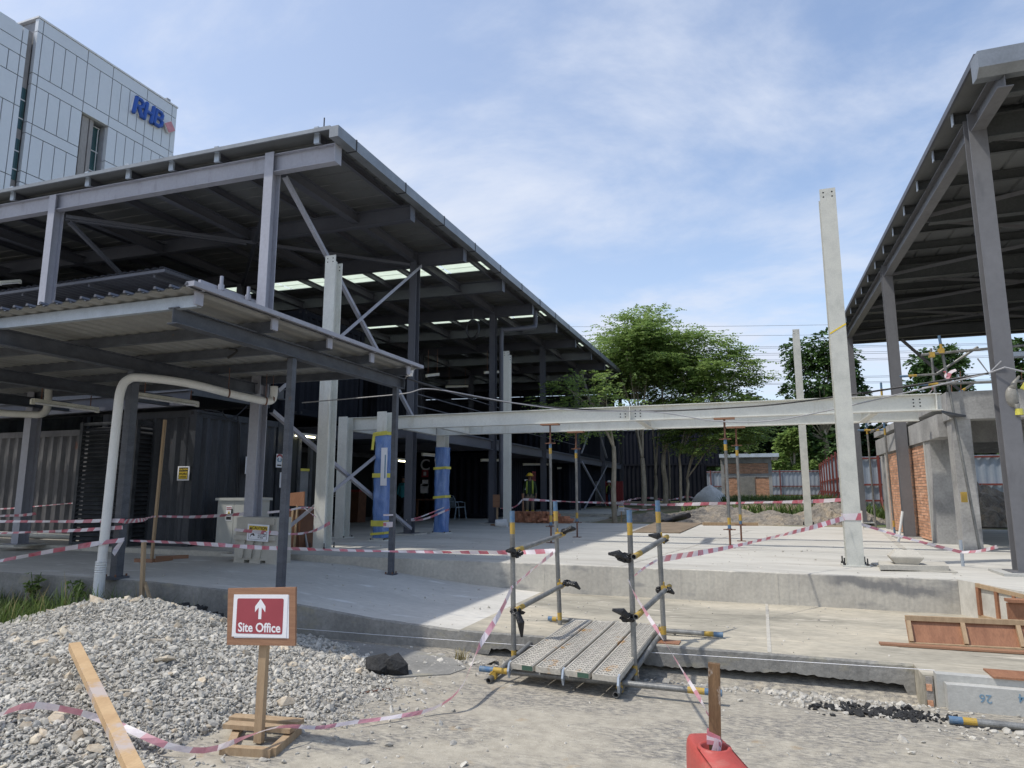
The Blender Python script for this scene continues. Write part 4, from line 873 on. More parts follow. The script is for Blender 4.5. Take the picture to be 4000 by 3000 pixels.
for i, (p, q) in enumerate((((3.2,10.7),(9.3,13.7)),((3.2,13.7),(9.3,10.7)),((3.2,14.0),(9.3,17.5)),((3.2,17.5),(9.3,14.0)),((3.2,17.8),(9.3,20.8)),((3.2,20.8),(9.3,17.8)),((3.2,21),(9.3,24.6)),((3.2,24.6),(9.3,21)))):
    zq = -.33-.02*(i % 2); mb = MB(); mb.angle((p[0],p[1],HRZ(p[1])+zq), (q[0],q[1],HRZ(q[1])+zq), .065, .008); mb.build('brace', 'hall_steel', HL)
mb = MB(); mb.bar((9.3,24.7,1.0), (4.6,24.6,6.5), .08, .08); mb.build('brace', 'hall_steel', HL)
def hall_roof(x0, x1, y0, y1):
    mb = MB(); k = round((x1-x0)/.45); p = (x1-x0)/k; vs = []; pr = []
    for i in range(k): pr += [(x0+i*p, 0), (x0+i*p+p*.84, 0), (x0+i*p+p*.88, .03), (x0+i*p+p*.95, .03)]
    pr.append((x1, 0))
    for dz, m in ((.075,0),(.088,1)):
        vs = []
        for x, h in pr: vs += [(x, y0, HRZ(y0)+dz+h), (x, y1, HRZ(y1)+dz+h)]
        mb.add(vs, [(2*i, 2*i+2, 2*i+3, 2*i+1) for i in range(len(pr)-1)], m)
    return mb
hall_roof(2.84, 12.2, 9.3, 25.9).build('roof_sheet', ['roof_under_shaded','roof_top'], HL)
mb = MB(); mb.prism([(2.80,9.38,7.02),(2.80,9.10,7.0),(2.80,9.10,6.78),(2.80,9.22,6.70),(2.80,9.38,6.72)], (9.4,0,0))
for x in (3.52,5.2,6.9,8.6,10.3): mb.prism([(x,9.096,6.995),(x,9.090,6.995),(x,9.090,6.78),(x,9.096,6.78)], (.06,0,0), 1)
mb.build('gutter', ['gutter','galv'], HL)
mb = MB(); mb.bar((2.835, 9.3, HRZ(9.3)+.115), (2.835, 25.9, HRZ(25.9)+.115), .03, .09); mb.build('verge_trim', 'shed_steel', HL)
mb = MB(); mb.ibeam((2.95,25.5,HRZ(25)-.22), (12,25.5,HRZ(25)-.22), .5, .15, .013, .01); mb.build('cross_beam', 'purlin_shaded', HL)
# ================================================================ CONCRETE BUILDING UNDER CONSTRUCTION
CB = thing('concrete_building', (3.5, 15, Z2), 'unfinished concrete frame building with one orange brick infill wall, behind the hall columns', 'building')
def cpost(x0,x1,y0,y1,z1): mb = MB(); mb.box(x0,x1,y0,y1,Z2,z1); mb.build('column', 'concrete_frame', CB)
cpost(3.36,3.66,14.35,14.70,2.93); cpost(3.27,3.60,15.75,16.15,2.75); cpost(3.25,3.5,21.3,21.65,2.6); cpost(8.6,9.0,14.35,14.75,2.93); cpost(8.6,9,21,21.4,2.9)
mb = MB(); mb.box(3.32,9.2,14.33,14.77,2.932,3.44); mb.build('beam', 'concrete_frame', CB)
mb = MB(); mb.box(3.24,3.52,14.78,22.2,2.65,3.08); mb.build('beam', 'concrete_frame', CB)
mb = MB(); mb.prism([(3.0,13.36,zA-BH/2-.012),(3.36,14.34,zA-BH/2-.012),(3.60,14.34,zA-BH/2-.012),(3.02,13.36,zA-BH/2-.012)], (0,0,-.035)); mb.build('bracket', 'canopy_steel', CB)
for y in (17.5,20.3,22.6): mb = MB(); mb.box(3.53,9.2,y,y+.3,2.70,3.2); mb.build('beam', 'concrete_frame', CB)
mb = MB(); mb.box(3.33,9.2,14.78,23,3.22,3.38); mb.build('floor_slab', 'concrete_frame', CB)
def brickwork(mb, o, d, ln, z0, z1, thick, nrm, seed=0, bl=.20, bh=.062, gap=.011, mi=(0,1)):
    r = random.Random(seed); o = Vector(o); d = Vector(d).normalized(); n = Vector(nrm).normalized(); z = z0; row = 0
    c = o + d*ln/2 - n*(thick/2+.004); mb.obox((c.x,c.y,(z0+z1)/2), d*ln/2, n*(thick/2), (0,0,(z1-z0)/2), mi[1])
    while z+bh < z1+.01:
        t = -(bl/2 if row % 2 else 0)
        while t < ln:
            a, b = max(t, 0), min(t+bl-gap, ln)
            if b-a > .03:
                q = o + d*(a+b)/2; e = r.uniform(-.004,.004); mb.obox((q.x-n.x*.01+n.x*e, q.y-n.y*.01+n.y*e, z+bh/2+r.uniform(-.003,.003)), d*(b-a)/2, n*.014, (0,0,bh/2-gap/2), mi[0])
            t += bl
        z += bh; row += 1
mb = MB(); brickwork(mb, (3.29,20.9,Z2), (0,-1,0), 4.7, Z2+.02, 2.64, .11, (-1,0,0), 4); mb.build('brick_wall', ['brick','mortar'], CB)
for ya in (16.155, 20.9): mb = MB(); mb.box(3.255,3.292,ya,ya+.095,Z2,2.64); mb.build('wall_edge', 'precast', CB)
for i, x in enumerate((3.45,3.6,4.1,4.4,4.55)): mb = MB(); mb.tube((x,14.5,3.44), (x+.02,14.5,3.85), .008, 5); mb.build('starter_bar', 'rust', CB)
# scaffold around it
def stube(p, q, label=None, ends='by', r=.0242, parent=None, name='scaffold_tube', e0=True, e1=False, L0=.16):
    p, q = Vector(p), Vector(q); d = (q-p).normalized(); mb = MB(); a, b = p.copy(), q.copy()
    mb.pipe(a, b, r, .004, 14, 0)
    for flag, s, dd in ((e0, p, d), (e1, q, -d)):
        if flag: mb.pipe(s-dd*.0005, s+dd*L0, r+.0007, .0011, 14, 1); mb.pipe(s+dd*L0, s+dd*L0*2, r+.0006, .001, 14, 2)
    ob = mb.build(name, ['tube','tube_blue','tube_yellow'], parent, org=None if parent is not None else tuple(p), smooth=False)
    if parent is None: tag(ob, label, 'scaffold tube', 'scaffold tubes around the concrete building')
    return ob
SC = thing('scaffold', (3.2, 14, Z2), 'tube scaffold with clamps around the front of the concrete building', 'scaffold')
def s2(a, b, **k): return stube(a, b, parent=SC, **k)
s2(AY(3668,1311,14.15), (3.56,14.2,Z2)); s2(AY(3636,1361,16.6), AY(3655,1560,16.6), e0=False); s2(AY(3441,1494,18.5), AY(3446,1560,18.5))
s2(AY(3384,1651,21.0), GZ(3422,2064,Z2)); s2(AY(3453,1648,18.9), GZ(3495,2084,Z2), e1=True)
s2(AY(3598,1386,14.1), AY(4100,1340,14.1), e0=False); s2(AY(3586,1502,14.1), AY(4100,1485,14.1)); s2(AY(3514,1471,16.2), AY(3662,1461,16.2)); s2(AY(3660,1460,14.3), AY(3820,1355,14.3), e0=False)
s2(AY(3350,1681,20.9), AY(3460,1679,20.9), e1=True); s2(AY(3400,1690,20.6), AY(3480,1640,18.8), e0=False); s2(AY(3745,1535,14.6), AY(3800,1500,15.2))
for px, py in ((3676,1372),(3639,1386)):
    p = AY(px,py,14.12); mb = MB(); mb.obox(p, (.045,0,0), (0,.05,0), (0,0,.045)); mb.build('clamp', 'tube_yellow', SC)
mb = MB(); mb.obox(AY(3766,1942,14.1), (.04,0,0), (0,.045,0), (0,0,.09)); mb.build('clamp', 'tube_yellow', SC)
mb = MB(); mb.box(4.2,6.5,14.0,14.22,3.98,4.06); mb.build('toe_board', 'galv', SC)
tape([AY(3735,1445,14.0), AY(3712,1455,14.0), AY(3700,1480,14.0), AY(3690,1452,14.05)], 'short knotted barrier tape end on the scaffold above the concrete beam', w=.06, seed=4)
tape([AY(3602,1516,14.3), AY(3642,1512,14.3), AY(3636,1530,14.3), AY(3625,1538,14.3)], 'short barrier tape loop on the scaffold left of the clamp', w=.05, seed=5)
# bag tied on the near hall column
BG = thing('plastic_bag', (3.45, 10.9, 3.0), 'translucent white plastic bag with yellow bands hanging beside the near hall column', 'bag')
p = AY(3952,1550,10.4); mb = MB(); mb.ball(p, .095, 0, 14, 10, (.8,.7,1.5)); mb.path([p+V(.01,0,.10), p+V(.05,0,.19), p+V(.11,0,.27)], [.05,.03,.012], 8); mb.path([p+V(.03,0,-.10), p+V(.05,0,-.17), p+V(.04,0,-.26)], [.05,.02,.03], 8); mb.build('bag', 'bag_clear', BG, smooth=True)
mb = MB(); mb.bar(p+V(.12,-.02,.14), p+V(.30,-.02,.03), .02, .09); mb.lathe(p+V(.06,0,-.2), [(.05,-.04),(.045,.04)], 10); mb.build('band', 'wrap_yellow', BG)
mb = MB(); mb.tube(p+V(.1,0,.3), AY(3940,1450,10.4), .006, 5); mb.build('string', 'cable', BG)
# ================================================================ BACKGROUND: fences, hut, heaps
def fence(a, b, h, z, label, posts, msheet='fence_sheet', mred='fence_red', rails=(.25,.52,.97), front=1):
    a = Vector((a[0],a[1],0)); b = Vector((b[0],b[1],0)); T = thing('sheet_fence', (a.x,a.y,z), label, 'fence', 'sheet metal hoardings'); d = (b-a).normalized(); n = Vector((d.y,-d.x,0))*front
    mb = MB(); corr(mb, a, b, z+.05, z+h, .3, .03, 0, front); mb.build('sheet', msheet, T)
    for q in rails: mb = MB(); mb.bar(a+n*.05+V(0,0,z+h*q), b+n*.05+V(0,0,z+h*q), .06, .07); mb.build('rail', mred, T)
    for i in range(posts):
        p = a+(b-a)*((i+.3)/posts)+n*.12; mb = MB(); mb.bar(p+V(0,0,z), p+V(0,0,z+h+.05), .09, .09, 0, (d.x,d.y,0)); mb.bar(p+V(0,0,z+h*.32), p+n*.5+V(0,0,z), .05, .05); mb.build('post', mred, T)
zf = AY(3100,1965,55).z
fl, frr = AY(2735,1960,56), AY(3215,1960,56)
fence((fl.x-3, 56), (frr.x, 56), AY(2760,1838,56).z-zf, zf-.05, 'blue grey sheet fence with dark red rails behind the brick hut', 7, mred='fence_red_far')
c1 = AY(3345,1990,31); fence((frr.x, 56), (c1.x, 31), 2.7, .85, 'receding sheet fence crowded with dark red posts, left of the tallest pale column', 9, front=1)
fence((c1.x, 31), (22, 31), AY(3360,1784,31).z-.65, .65, 'grey sheet fence with bright red rails behind the concrete building', 6)
HT = thing('brick_hut', (-.8, 45, .9), 'small unfinished brick hut with a bricked up doorway and flat metal roof', 'hut')
hx0, hx1 = AY(2822,1960,45).x, AY(3022,1960,45).x; hz0 = .9; hz1 = AY(2900,1790,45).z
mb = MB(); w = hx1-hx0
brickwork(mb, (hx0+.2,45,0), (1,0,0), w-.4, hz0+.0, hz0+1.55, .2, (0,-1,0), 9, .22, .07); brickwork(mb, (hx0+.2,45,0), (1,0,0), w-.4, hz0+1.78, hz0+2.4, .2, (0,-1,0), 10, .22, .07); mb.build('brick_wall', ['brick','mortar'], HT)
mb = MB(); mb.box(hx0,hx0+.2,44.96,45.3,hz0-.1,hz0+2.42); mb.box(hx1-.2,hx1,44.96,45.3,hz0-.1,hz0+2.42); mb.box(hx0,hx1,44.955,45.3,hz0+1.57,hz0+1.77); mb.box(hx0,hx1,44.95,45.3,hz0+2.425,hz0+2.75); mb.box(hx0,hx0+.2,45.3,48,hz0,hz0+2.4); mb.box(hx1-.2,hx1,45.3,48,hz0,hz0+2.4); mb.build('frame', 'concrete_frame', HT)
mb = MB(); mb.box(hx0+w*.37,hx0+w*.66,44.95,45.05,hz0,hz0+1.56); mb.build('blocked_door', 'concrete_kerb', HT)
mb = MB(); cor_sheet(mb, hx0-.05, hx1+.45, 44.6, 48.5, lambda y: hz0+2.82-(y-44.6)*.03, .25, .04); mb.box(hx0-.05,hx1+.45,44.58,44.62,hz0+2.78,hz0+3.0); mb.build('roof', 'roof_sheet_blue', HT)
def heap(name, cx, cy, rx, ry, h, z0, m, label, cat, seed, n=46, lump=.25, kind=None, group=None, noise=3.0, pw=.85):
    r = random.Random(seed); ph = [(r.uniform(-1,1)*noise/rx, r.uniform(-1,1)*noise/ry, r.uniform(0,6)) for _ in range(14)]; v = []
    for j in range(n+1):
        for i in range(n+1):
            u, w = 2*i/n-1, 2*j/n-1; x, y = cx+u*rx, cy+w*ry; q = max(0, 1-math.hypot(u, w))
            s = sum(math.sin(a*(x-cx)*6+b*(y-cy)*6+c)/(1+k*.25) for k, (a, b, c) in enumerate(ph))/5
            v.append((x, y, z0-.05+h*(q**pw)*(1+lump*s)+(.05 if q > 0 else 0)+ (lump*h*.25*r.uniform(-1,1) if q > .03 else 0)))
    f = [(j*(n+1)+i, j*(n+1)+i+1, (j+1)*(n+1)+i+1, (j+1)*(n+1)+i) for j in range(n) for i in range(n)]
    ob = npmesh(name, v, f, m, org=(cx,cy,z0), smooth=False); return tag(ob, label, cat, group, kind)
heap('sand_pile', AY(2775,1950,42).x, 42, 1.1, 1.1, 1.15, .85, 'sand_pile', 'pale sand heap beside the brick hut', 'sand pile', 2, lump=.05, pw=.6)
HG = 'heaps of dug soil and rubble'
heap('rubble_heap', AY(2800,2030,26).x, 26.2, 2.6, 2.0, .62, .50, 'rubble', 'largest grey and tan rubble heap in front of the sand heap', 'rubble heap', 3, 60, .3, group=HG)
heap('rubble_heap', AY(3010,2040,25).x, 25.6, 2.0, 1.6, .42, .50, 'rubble', 'low tan rubble heap left of the tallest pale column', 'rubble heap', 4, 50, .35, group=HG)
heap('rubble_heap', AY(2540,2030,25).x, 25.8, 1.2, 1.0, .38, .52, 'rubble', 'small grey soil heap between the tree trunks', 'rubble heap', 5, 40, .3, group=HG)
heap('rubble_heap', AY(3260,2030,26).x, 26.5, 1.7, 1.8, .75, .52, 'rubble', 'rocky grey heap behind the tallest pale column', 'rubble heap', 6, 46, .35, group=HG)
heap('rubble_heap', AY(3830,2000,26).x, 26.5, 2.6, 2.0, 1.3, .6, 'rubble', 'tall rocky heap seen through the concrete building', 'rubble heap', 8, 50, .35, group=HG)
heap('soil_bank', AY(3000,1985,36).x, 36, 5.5, 3.5, .45, .68, 'dirt', 'long brown soil bank in front of the brick hut', 'soil bank', 9, 60, .25)
mb = MB(); mb.path(smooth_path([GZ(2590,2040,.62), GZ(2630,2030,.68), GZ(2690,2014,.85)], 6), .09, 10); tag(mb.build('drain_pipe', 'cable', org=tuple(GZ(2590,2040,.6))), 'black corrugated pipe lying on the soil in front of the tree trunks', 'pipe')
for (px, py, qx, qy, w, h, lab) in ((2467,2076,2740,2046,0,0,'p'),):
    P = [GZ(2469,2081,.6), GZ(2656,2084,.6), GZ(2745,2045,.6), GZ(2560,2042,.6)]; mb = MB(); mb.prism([(p.x,p.y,Z2+.004) for p in P], (0,0,.02)); tag(mb.build('plywood_sheet', 'dirt', org=tuple(P[0])), 'dusty plywood sheet lying on the slab near the soil', 'plywood')
mb = MB(); a, b = GZ(2746,2053,.6), GZ(2961,2054,.6); mb.bar((a.x,a.y,Z2+.05), (b.x,b.y,Z2+.05), .08, .09); tag(mb.build('timber_beam', 'timber', org=tuple(a)), 'long timber lying along the far slab edge before the rubble', 'timber')
# slab cover with lifting block
MC = thing('manhole_cover', (1.9,10.6,Z2), 'concrete cover slab lying askew over its opening on the upper slab', 'cover')
P = [GZ(*p, Z2+.003) for p in ((3402,2204),(3470,2228),(3742,2238),(3700,2222),(3690,2215),(3420,2198))]; mb = MB(); mb.prism([(p.x,p.y,Z2+.002) for p in P], (0,0,.015)); mb.build('frame', 'concrete_wall', MC)
mb = MB(); mb.prism([(q.x,q.y,Z2+.018) for q in (GZ(3437,2222,.63), GZ(3708,2226,.63), GZ(3690,2200,.66), GZ(3430,2195,.66))], (0,0,.06)); mb.build('cover', 'block_conc', MC)
c = GZ(3541,2203,.68); mb = MB(); vs = []
for z, a, b in ((0,.13,.10),(.085,.195,.14),(.10,.195,.14),(.185,.115,.075)): vs += [(c.x+sx*a, c.y+sy*b+.05, c.z+z) for sx, sy in ((-1,-1),(1,-1),(1,1),(-1,1))]
fs = [(0,3,2,1),(12,13,14,15)]+[(k*4+i, k*4+(i+1)%4, k*4+4+(i+1)%4, k*4+4+i) for k in range(3) for i in range(4)]
mb.add(vs, fs); mb.lathe((c.x,c.y+.05,c.z+.185), [(.02,0),(.03,.012),(.0,.012)], 10); tag(mb.build('concrete_block', 'block_conc', org=tuple(c)), 'faceted concrete block sitting on the loose cover slab', 'concrete block')
def stake(x, y, z0, h, r, m, label, lean=0): mb = MB(); mb.pipe((x,y,z0), (x+lean,y,z0+h), r, .003, 10); return tag(mb.build('conduit_stub', m, org=(x,y,z0)), label, 'conduit', 'conduit stubs in the slab')
p = GZ(3762,2212,Z2); stake(p.x, p.y, Z2, .36, .022, 'galv', 'grey conduit stub holding barrier tape near the cover slab')
p = GZ(3510,2116,Z2); stake(p.x, p.y, Z2, .62, .025, 'pvc_white', 'leaning white conduit stub at the foot of a hall column', .12)
p = GZ(1693,2083,Z2); stake(p.x, p.y, Z2, .25, .02, 'galv', 'short conduit stub left of the far blue post')
p = GZ(1201,2141,Z2); stake(p.x, p.y, Z2, .38, .02, 'galv', 'leaning conduit stub left of the tall front pale column', -.1)
p = GZ(3370,2068,Z2); stake(p.x, p.y, Z2, .5, .025, 'pvc_white', 'white conduit stub behind the tallest pale column')
# overhead power lines far away
PLN = thing('power_line', (0,120,20), 'thin power lines crossing the sky behind the trees', 'power line')
for py0, py1 in ((1283,1266),(1316,1311),(1390,1375),(1397,1382),(1415,1402),(1421,1408),(1485,1470),(1490,1475),(1506,1493),(1511,1498),(1360,1355),(1366,1360)):
    a, b = AY(2100, py0-8, 120), AY(4300, py1-25, 120); pts = [a.lerp(b, t/12)-V(0,0,2.0*4*(t/12)*(1-t/12)*.25) for t in range(13)]; mb = MB(); mb.path(pts, .035, 4); mb.build('wire', 'line_wire', PLN)
# near cables from the canopy corner to the hall column
a = AY(1588,1478,9.5); tie = AY(3862,1458,10.4)
for pts, r, m, lab in (([a, AY(1900,1560,11.2), AY(2400,1605,12.4), AY(2900,1590,12.2), AY(3300,1545,11.4), tie], .014, 'cable', 'thicker black cable strung from the canopy to the near hall column'),
    ([AY(1180,1573,9.6), AY(1560,1540,9.9), AY(1690,1520,10.2), AY(2000,1573,11.2), AY(2250,1603,12), AY(2560,1610,12.3), AY(2800,1645,12.2), AY(3000,1645,11.9), AY(3250,1600,11.4), tie], .010, 'cable_grey', 'thin grey cable sagging lower across the pale beam')):
    mb = MB(); mb.path(smooth_path(pts, 10), r, 6); tag(mb.build('overhead_cable', m, org=tuple(pts[0])), lab, 'cable')
mb = MB(); mb.path([AY(3818,1400,10.3), tie, AY(3912,1410,10.35)], .010, 6); mb.path([tie, AY(3925,1435,10.3), AY(4100,1475,10.2)], .012, 6); tag(mb.build('cable_tie', 'cable_grey', org=tuple(tie)), 'grey cable ties knotted round the near hall column', 'cable')
# ================================================================ FOREGROUND
# ---- gravel pile
def pile_h(x, y):
    h = 0
    for cx, cy, rx, ry, a in ((-6.35,5.55,1.7,1.0,.42),(-5.3,4.7,1.6,1.2,.32),(-6.6,4.3,1.9,1.5,.30),(-4.9,5.4,1.1,.7,.13),(-4.8,3.6,1.1,1.0,.20),(-5.8,3.2,1.6,1.2,.30)):
        d = ((x-cx)/rx)**2+((y-cy)/ry)**2; h = max(h, a*math.exp(-d*1.1)) + .22*min(h, a*math.exp(-d*1.1))
    st = max(0, 1-max(abs(x+3.2)/.55, abs(y-3.9)/.5)); h *= 1-min(1, st*2.2)
    return h*1.12 + .012*math.sin(x*7)*math.sin(y*8+1)
def in_pile(x, y): return pile_h(x, y) > .055
n = 90; xs = np.linspace(-9.2, -2.6, n); ysn = np.linspace(2.2, 6.75, n)
v = [(x, y, pile_h(x, y)-.036) for y in ysn for x in xs]; f = [(j*n+i, j*n+i+1, (j+1)*n+i+1, (j+1)*n+i) for j in range(n-1) for i in range(n-1)]
PG = npmesh('gravel_bed', v, f, 'stone_bed', org=(-6,4.8,0), smooth=True); tag(PG, 'grey crusher dust bed under the heap of broken stone', 'gravel', kind='stuff')
ico_t = (1+5**.5)/2
ICO = np.array([(-1,ico_t,0),(1,ico_t,0),(-1,-ico_t,0),(1,-ico_t,0),(0,-1,ico_t),(0,1,ico_t),(0,-1,-ico_t),(0,1,-ico_t),(ico_t,0,-1),(ico_t,0,1),(-ico_t,0,-1),(-ico_t,0,1)])/1.9
ICF = np.array([(0,11,5),(0,5,1),(0,1,7),(0,7,10),(0,10,11),(1,5,9),(5,11,4),(11,10,2),(10,7,6),(7,1,8),(3,9,4),(3,4,2),(3,2,6),(3,6,8),(3,8,9),(4,9,5),(2,4,11),(6,2,10),(8,6,7),(9,8,1)])
def stones(name, P, size, m, seed, label, flat=(.35,.8), cat='gravel', kind='stuff', org=(0,0,0), mi=None):
    g = np.random.default_rng(seed); k = len(P); P = np.asarray(P)
    sz = size*np.clip(g.lognormal(0, .5, k), .35, 3.2)
    sc = np.stack([np.ones(k)*1.15, g.uniform(.55,1,k), g.uniform(*flat, k)], 1)*sz[:,None]
    vv = ICO[None]*(1+g.uniform(-.30,.30,(k,12,1)))*sc[:,None,:]
    a, b, c = g.uniform(0, 6.28, k), g.normal(0, .55, k), g.normal(0, .55, k)
    def rot(v, i, j, t): ct, st = np.cos(t)[:,None], np.sin(t)[:,None]; x, y = v[:,:,i].copy(), v[:,:,j].copy(); v[:,:,i] = x*ct-y*st; v[:,:,j] = x*st+y*ct
    rot(vv,1,2,b); rot(vv,0,2,c); rot(vv,0,1,a)
    vv += P[:,None,:]; f = (ICF[None]+(np.arange(k)*12)[:,None,None]).reshape(-1,3)
    ob = npmesh(name, vv.reshape(-1,3), f, m, org=org); return tag(ob, label, cat, kind=kind)
g = np.random.default_rng(3); P = []
while len(P) < 50000:
    x, y = g.uniform(-9.0,-2.7), g.uniform(2.4,6.7)
    h = pile_h(x, y)
    if abs(x+3.2) < .38 and 3.62 < y < 4.22 and g.random() < .93: continue
    if h < .05 and g.random() > .12*math.exp(-max(0,(.05-h))*30): continue
    if x < -2.7-(y-2.4)*2.0 - 3.2 and g.random() < .7: continue      # far outside the frame
    P.append((x, y, h-.038+g.uniform(0,.022)))
stones('gravel_pile', P, .0122, 'stone', 4, 'heap of broken grey stone left of the site office sign', org=(-6,4.8,0))
P = []
while len(P) < 16000:
    x, y = g.uniform(-8,-2.8), g.uniform(2.5,6.5); h = pile_h(x, y)
    if h > .03 or g.random() < .05: P.append((x, y, max(h-.022, .002)))
stones('gravel_pile', P, .0062, 'stone', 42, 'fine chips between the bigger stones of the heap', org=(-6,4.8,0))
P = []
for _ in range(420):
    x, y = g.uniform(-8.5,-2.9), g.uniform(2.6,6.5); h = pile_h(x, y)
    if h > .06: P.append((x, y, h-.02))
stones('gravel_pile', P, .028, 'stone_warm', 40, 'larger buff stones lying on the heap of broken stone', org=(-6,4.8,0))
P = [(g.uniform(-2.9,1.1), g.uniform(6.9,9.6), Z1+.003) for _ in range(160)]+[(g.uniform(-7,2.4), min(21, 9.75+abs(g.normal(0,4))), Z2+.003) for _ in range(260)]+[(g.uniform(-8,-3.2), g.uniform(6.9,9.5), 0) for _ in range(90)]
P = [(x, y, z if z else rz(x)+.003) for x, y, z in P]; stones('mortar_crumbs', P, .008, 'stone', 41, 'small mortar crumbs and grit scattered on the slabs', cat='grit')
# scattered gravel on the dusty ground
P = []; g = np.random.default_rng(8)
def scatter(cx, cy, sx, sy, k):
    for _ in range(k): x, y = g.normal(cx, sx), g.normal(cy, sy); P.append((x, y, gz(x, y)+.003)) if y < YL-.04 else None
scatter(.62,6.12,.35,.12,260); scatter(1.75,5.75,.35,.1,130); scatter(-3.3,5.0,.5,.35,420); scatter(-2.95,6.35,.35,.15,160); scatter(-3.3,3.3,.5,.4,200)
scatter(.3,6.35,.6,.08,180); scatter(1.2,5.2,.5,.25,25); scatter(-2.5,4.2,.5,.5,40)
stones('gravel', P, .0135, 'stone', 9, 'loose pale stones scattered on the dusty asphalt')
P = [(x, y, gz(x, y)-.002) for x, y in zip(g.uniform(-3.4,2.6,800), g.uniform(2.6,6.6,800))]
stones('gravel', P, .0062, 'stone', 10, 'fine grit strewn over the ground')
P = []
for _ in range(900): x = g.uniform(-2.65, 1.12); P.append((x, g.uniform(6.5,6.82), gz(x, 6.62)+g.uniform(0,.06)))
stones('gravel', P, .026, 'stone', 12, 'broken stones in the gap under the lower slab edge')
P = []
while len(P) < 16000:
    x, y = g.uniform(-8,-2.8), g.uniform(2.5,6.5); h = pile_h(x, y)
    if h > .03 or g.random() < .05: P.append((x, y, max(h-.022, .002)))
stones('gravel_pile', P, .0062, 'stone', 42, 'fine chips between the bigger stones of the heap', org=(-6,4.8,0))
P = []
for _ in range(420): x, y = g.normal(.78,.20), g.normal(6.02,.07); P.append((x, y, .006))
stones('asphalt_crumbs', P, .013, 'asphalt_lump', 14, 'black asphalt crumbs among pale stones at right')
P = []
for _ in range(60): x, y = g.normal(-6.25,.18), g.normal(6.25,.05); P.append((x, y, pile_h(x, y)+.03))
stones('asphalt_crumbs', P, .03, 'asphalt_lump', 15, 'black asphalt lumps behind the crest of the stone heap')
c = GZ(1497,2640,0); mb = MB(); r = random.Random(3)
for q in ((c.x-.05,c.y+.04),(c.x+.07,c.y+.06)):
    o = len(mb.v); vs = [(q[0]+a*.38*(1+r.uniform(-.35,.35)), q[1]+b*.3*(1+r.uniform(-.35,.35)), .07+c_*.22*(1+r.uniform(-.35,.35))) for a, b, c_ in (ICO*.42).tolist()]; mb.add(vs, [tuple(t) for t in ICF.tolist()])
tag(mb.build('asphalt_chunk', 'asphalt_lump', org=(c.x,c.y,0)), 'black broken asphalt chunk beside the gravel heap', 'asphalt chunk')
mb = MB(); a, b = GZ(1187,2747,.015), GZ(1522,2690,.015); mb.path([a, a.lerp(b,.25)+V(0,0,.006), b], .008, 6); tag(mb.build('rebar', 'rust', org=tuple(a)), 'rusty reinforcing bar lying on the gravel right of the sign', 'rebar')
# ---- sign
zb = .0; sb = GZ(1013,2855,.09); SG = thing('direction_sign', (sb.x, sb.y, 0), 'plywood sign board reading Site Office with an up arrow, on a timber stand', 'sign')
bx = [Vector(p) for p in (GZ(865,2930,.03), GZ(1062,2942,.03), GZ(1165,2850,.03), GZ(935,2835,.03))]
mb = MB(); mb.bar(bx[0], bx[1], .05, .055); mb.bar(bx[1]+V(0,0,.0), bx[2], .05, .06); mb.bar(bx[0]+V(.02,.06,.0), bx[3], .05, .055)
for t, e in ((.62,0),(.95,.0)): a = bx[0].lerp(bx[3], t)+V(-.06,0,.057); b = bx[1].lerp(bx[2], t)+V(.03,0,.057); mb.bar(a, b, .085, .028)
mb.build('stand', 'timber', SG)
ptop = AY(1028,2520,sb.y); mb = MB(); mb.bar((sb.x,sb.y,.02), (ptop.x+.012,ptop.y,ptop.z+.16), .06, .035, 0, (0,1,0)); mb.build('post', 'timber', SG)
q = [AY(*p, sb.y-.03) for p in ((896,2296),(1160,2294),(1157,2520),(892,2519))]; cen = sum(q, V(0,0,0))/4; xr = ((q[1]-q[0])+(q[2]-q[3]))/2; yu = ((q[0]-q[3])+(q[1]-q[2]))/2
bw, bh = xr.length, yu.length; M = frameM(cen, xr, yu)
mb = MB(); panel(mb, M, bw, bh, .016, 0, z=-.002); mb.build('board', 'plywood', SG)
sk = frameM(M @ V(-.005,.005,.016), xr+yu*(-.02), yu+xr*.03)
mb = MB(); panel(mb, sk, bw*.80, bh*.74, .003, 0); panel(mb, frameM(sk @ V(.012,-.006,-.0015), xr, yu), bw*.80, bh*.74, .0012, 0); sh = mb.build('sheet', 'paper', SG)
mb = MB(); panel(mb, sk, bw*.685, bh*.615, .0012, 0, r=.012, cy=-.002, z=.003); mb.build('red_field', 'sign_red', sh)
mb = MB(); k = bh*.6; pts = [(-.075,.06),(0,.215),(.075,.06),(.075,.15)]
arrow = [(0,.44),(.19,.22),(.19,.05),(.055,.19),(.055,-.15),(-.055,-.15),(-.055,.19),(-.19,.05),(-.19,.22)]
vs = [sk @ V(x*k+.004, y*k+.012, .0044) for x, y in arrow]; o = len(mb.v); mb.add(vs, [(0,1,3),(1,2,3),(0,3,6),(3,4,6),(4,5,6),(6,7,8),(6,8,0)], 0)
mb.build('arrow', 'paper', sh)
mb = MB(); text(mb, 'Site Office', .082, frameM(sk @ V(.002,-.078,.0044), xr+yu*(-.02), yu), 0, .022, .0006); mb.build('lettering', 'paper', sh)
# ---- plank lying on the pile
a, b = GZ(290,2522,.46), GZ(520,3000,.22); d = (b-a); b = a+d*1.25; mb = MB(); mb.bar(a, b, .075, .05, 0, (0,0,1)); tag(mb.build('timber_plank', 'timber_fresh', org=tuple(a)), 'long fresh timber plank lying on the gravel heap', 'timber')
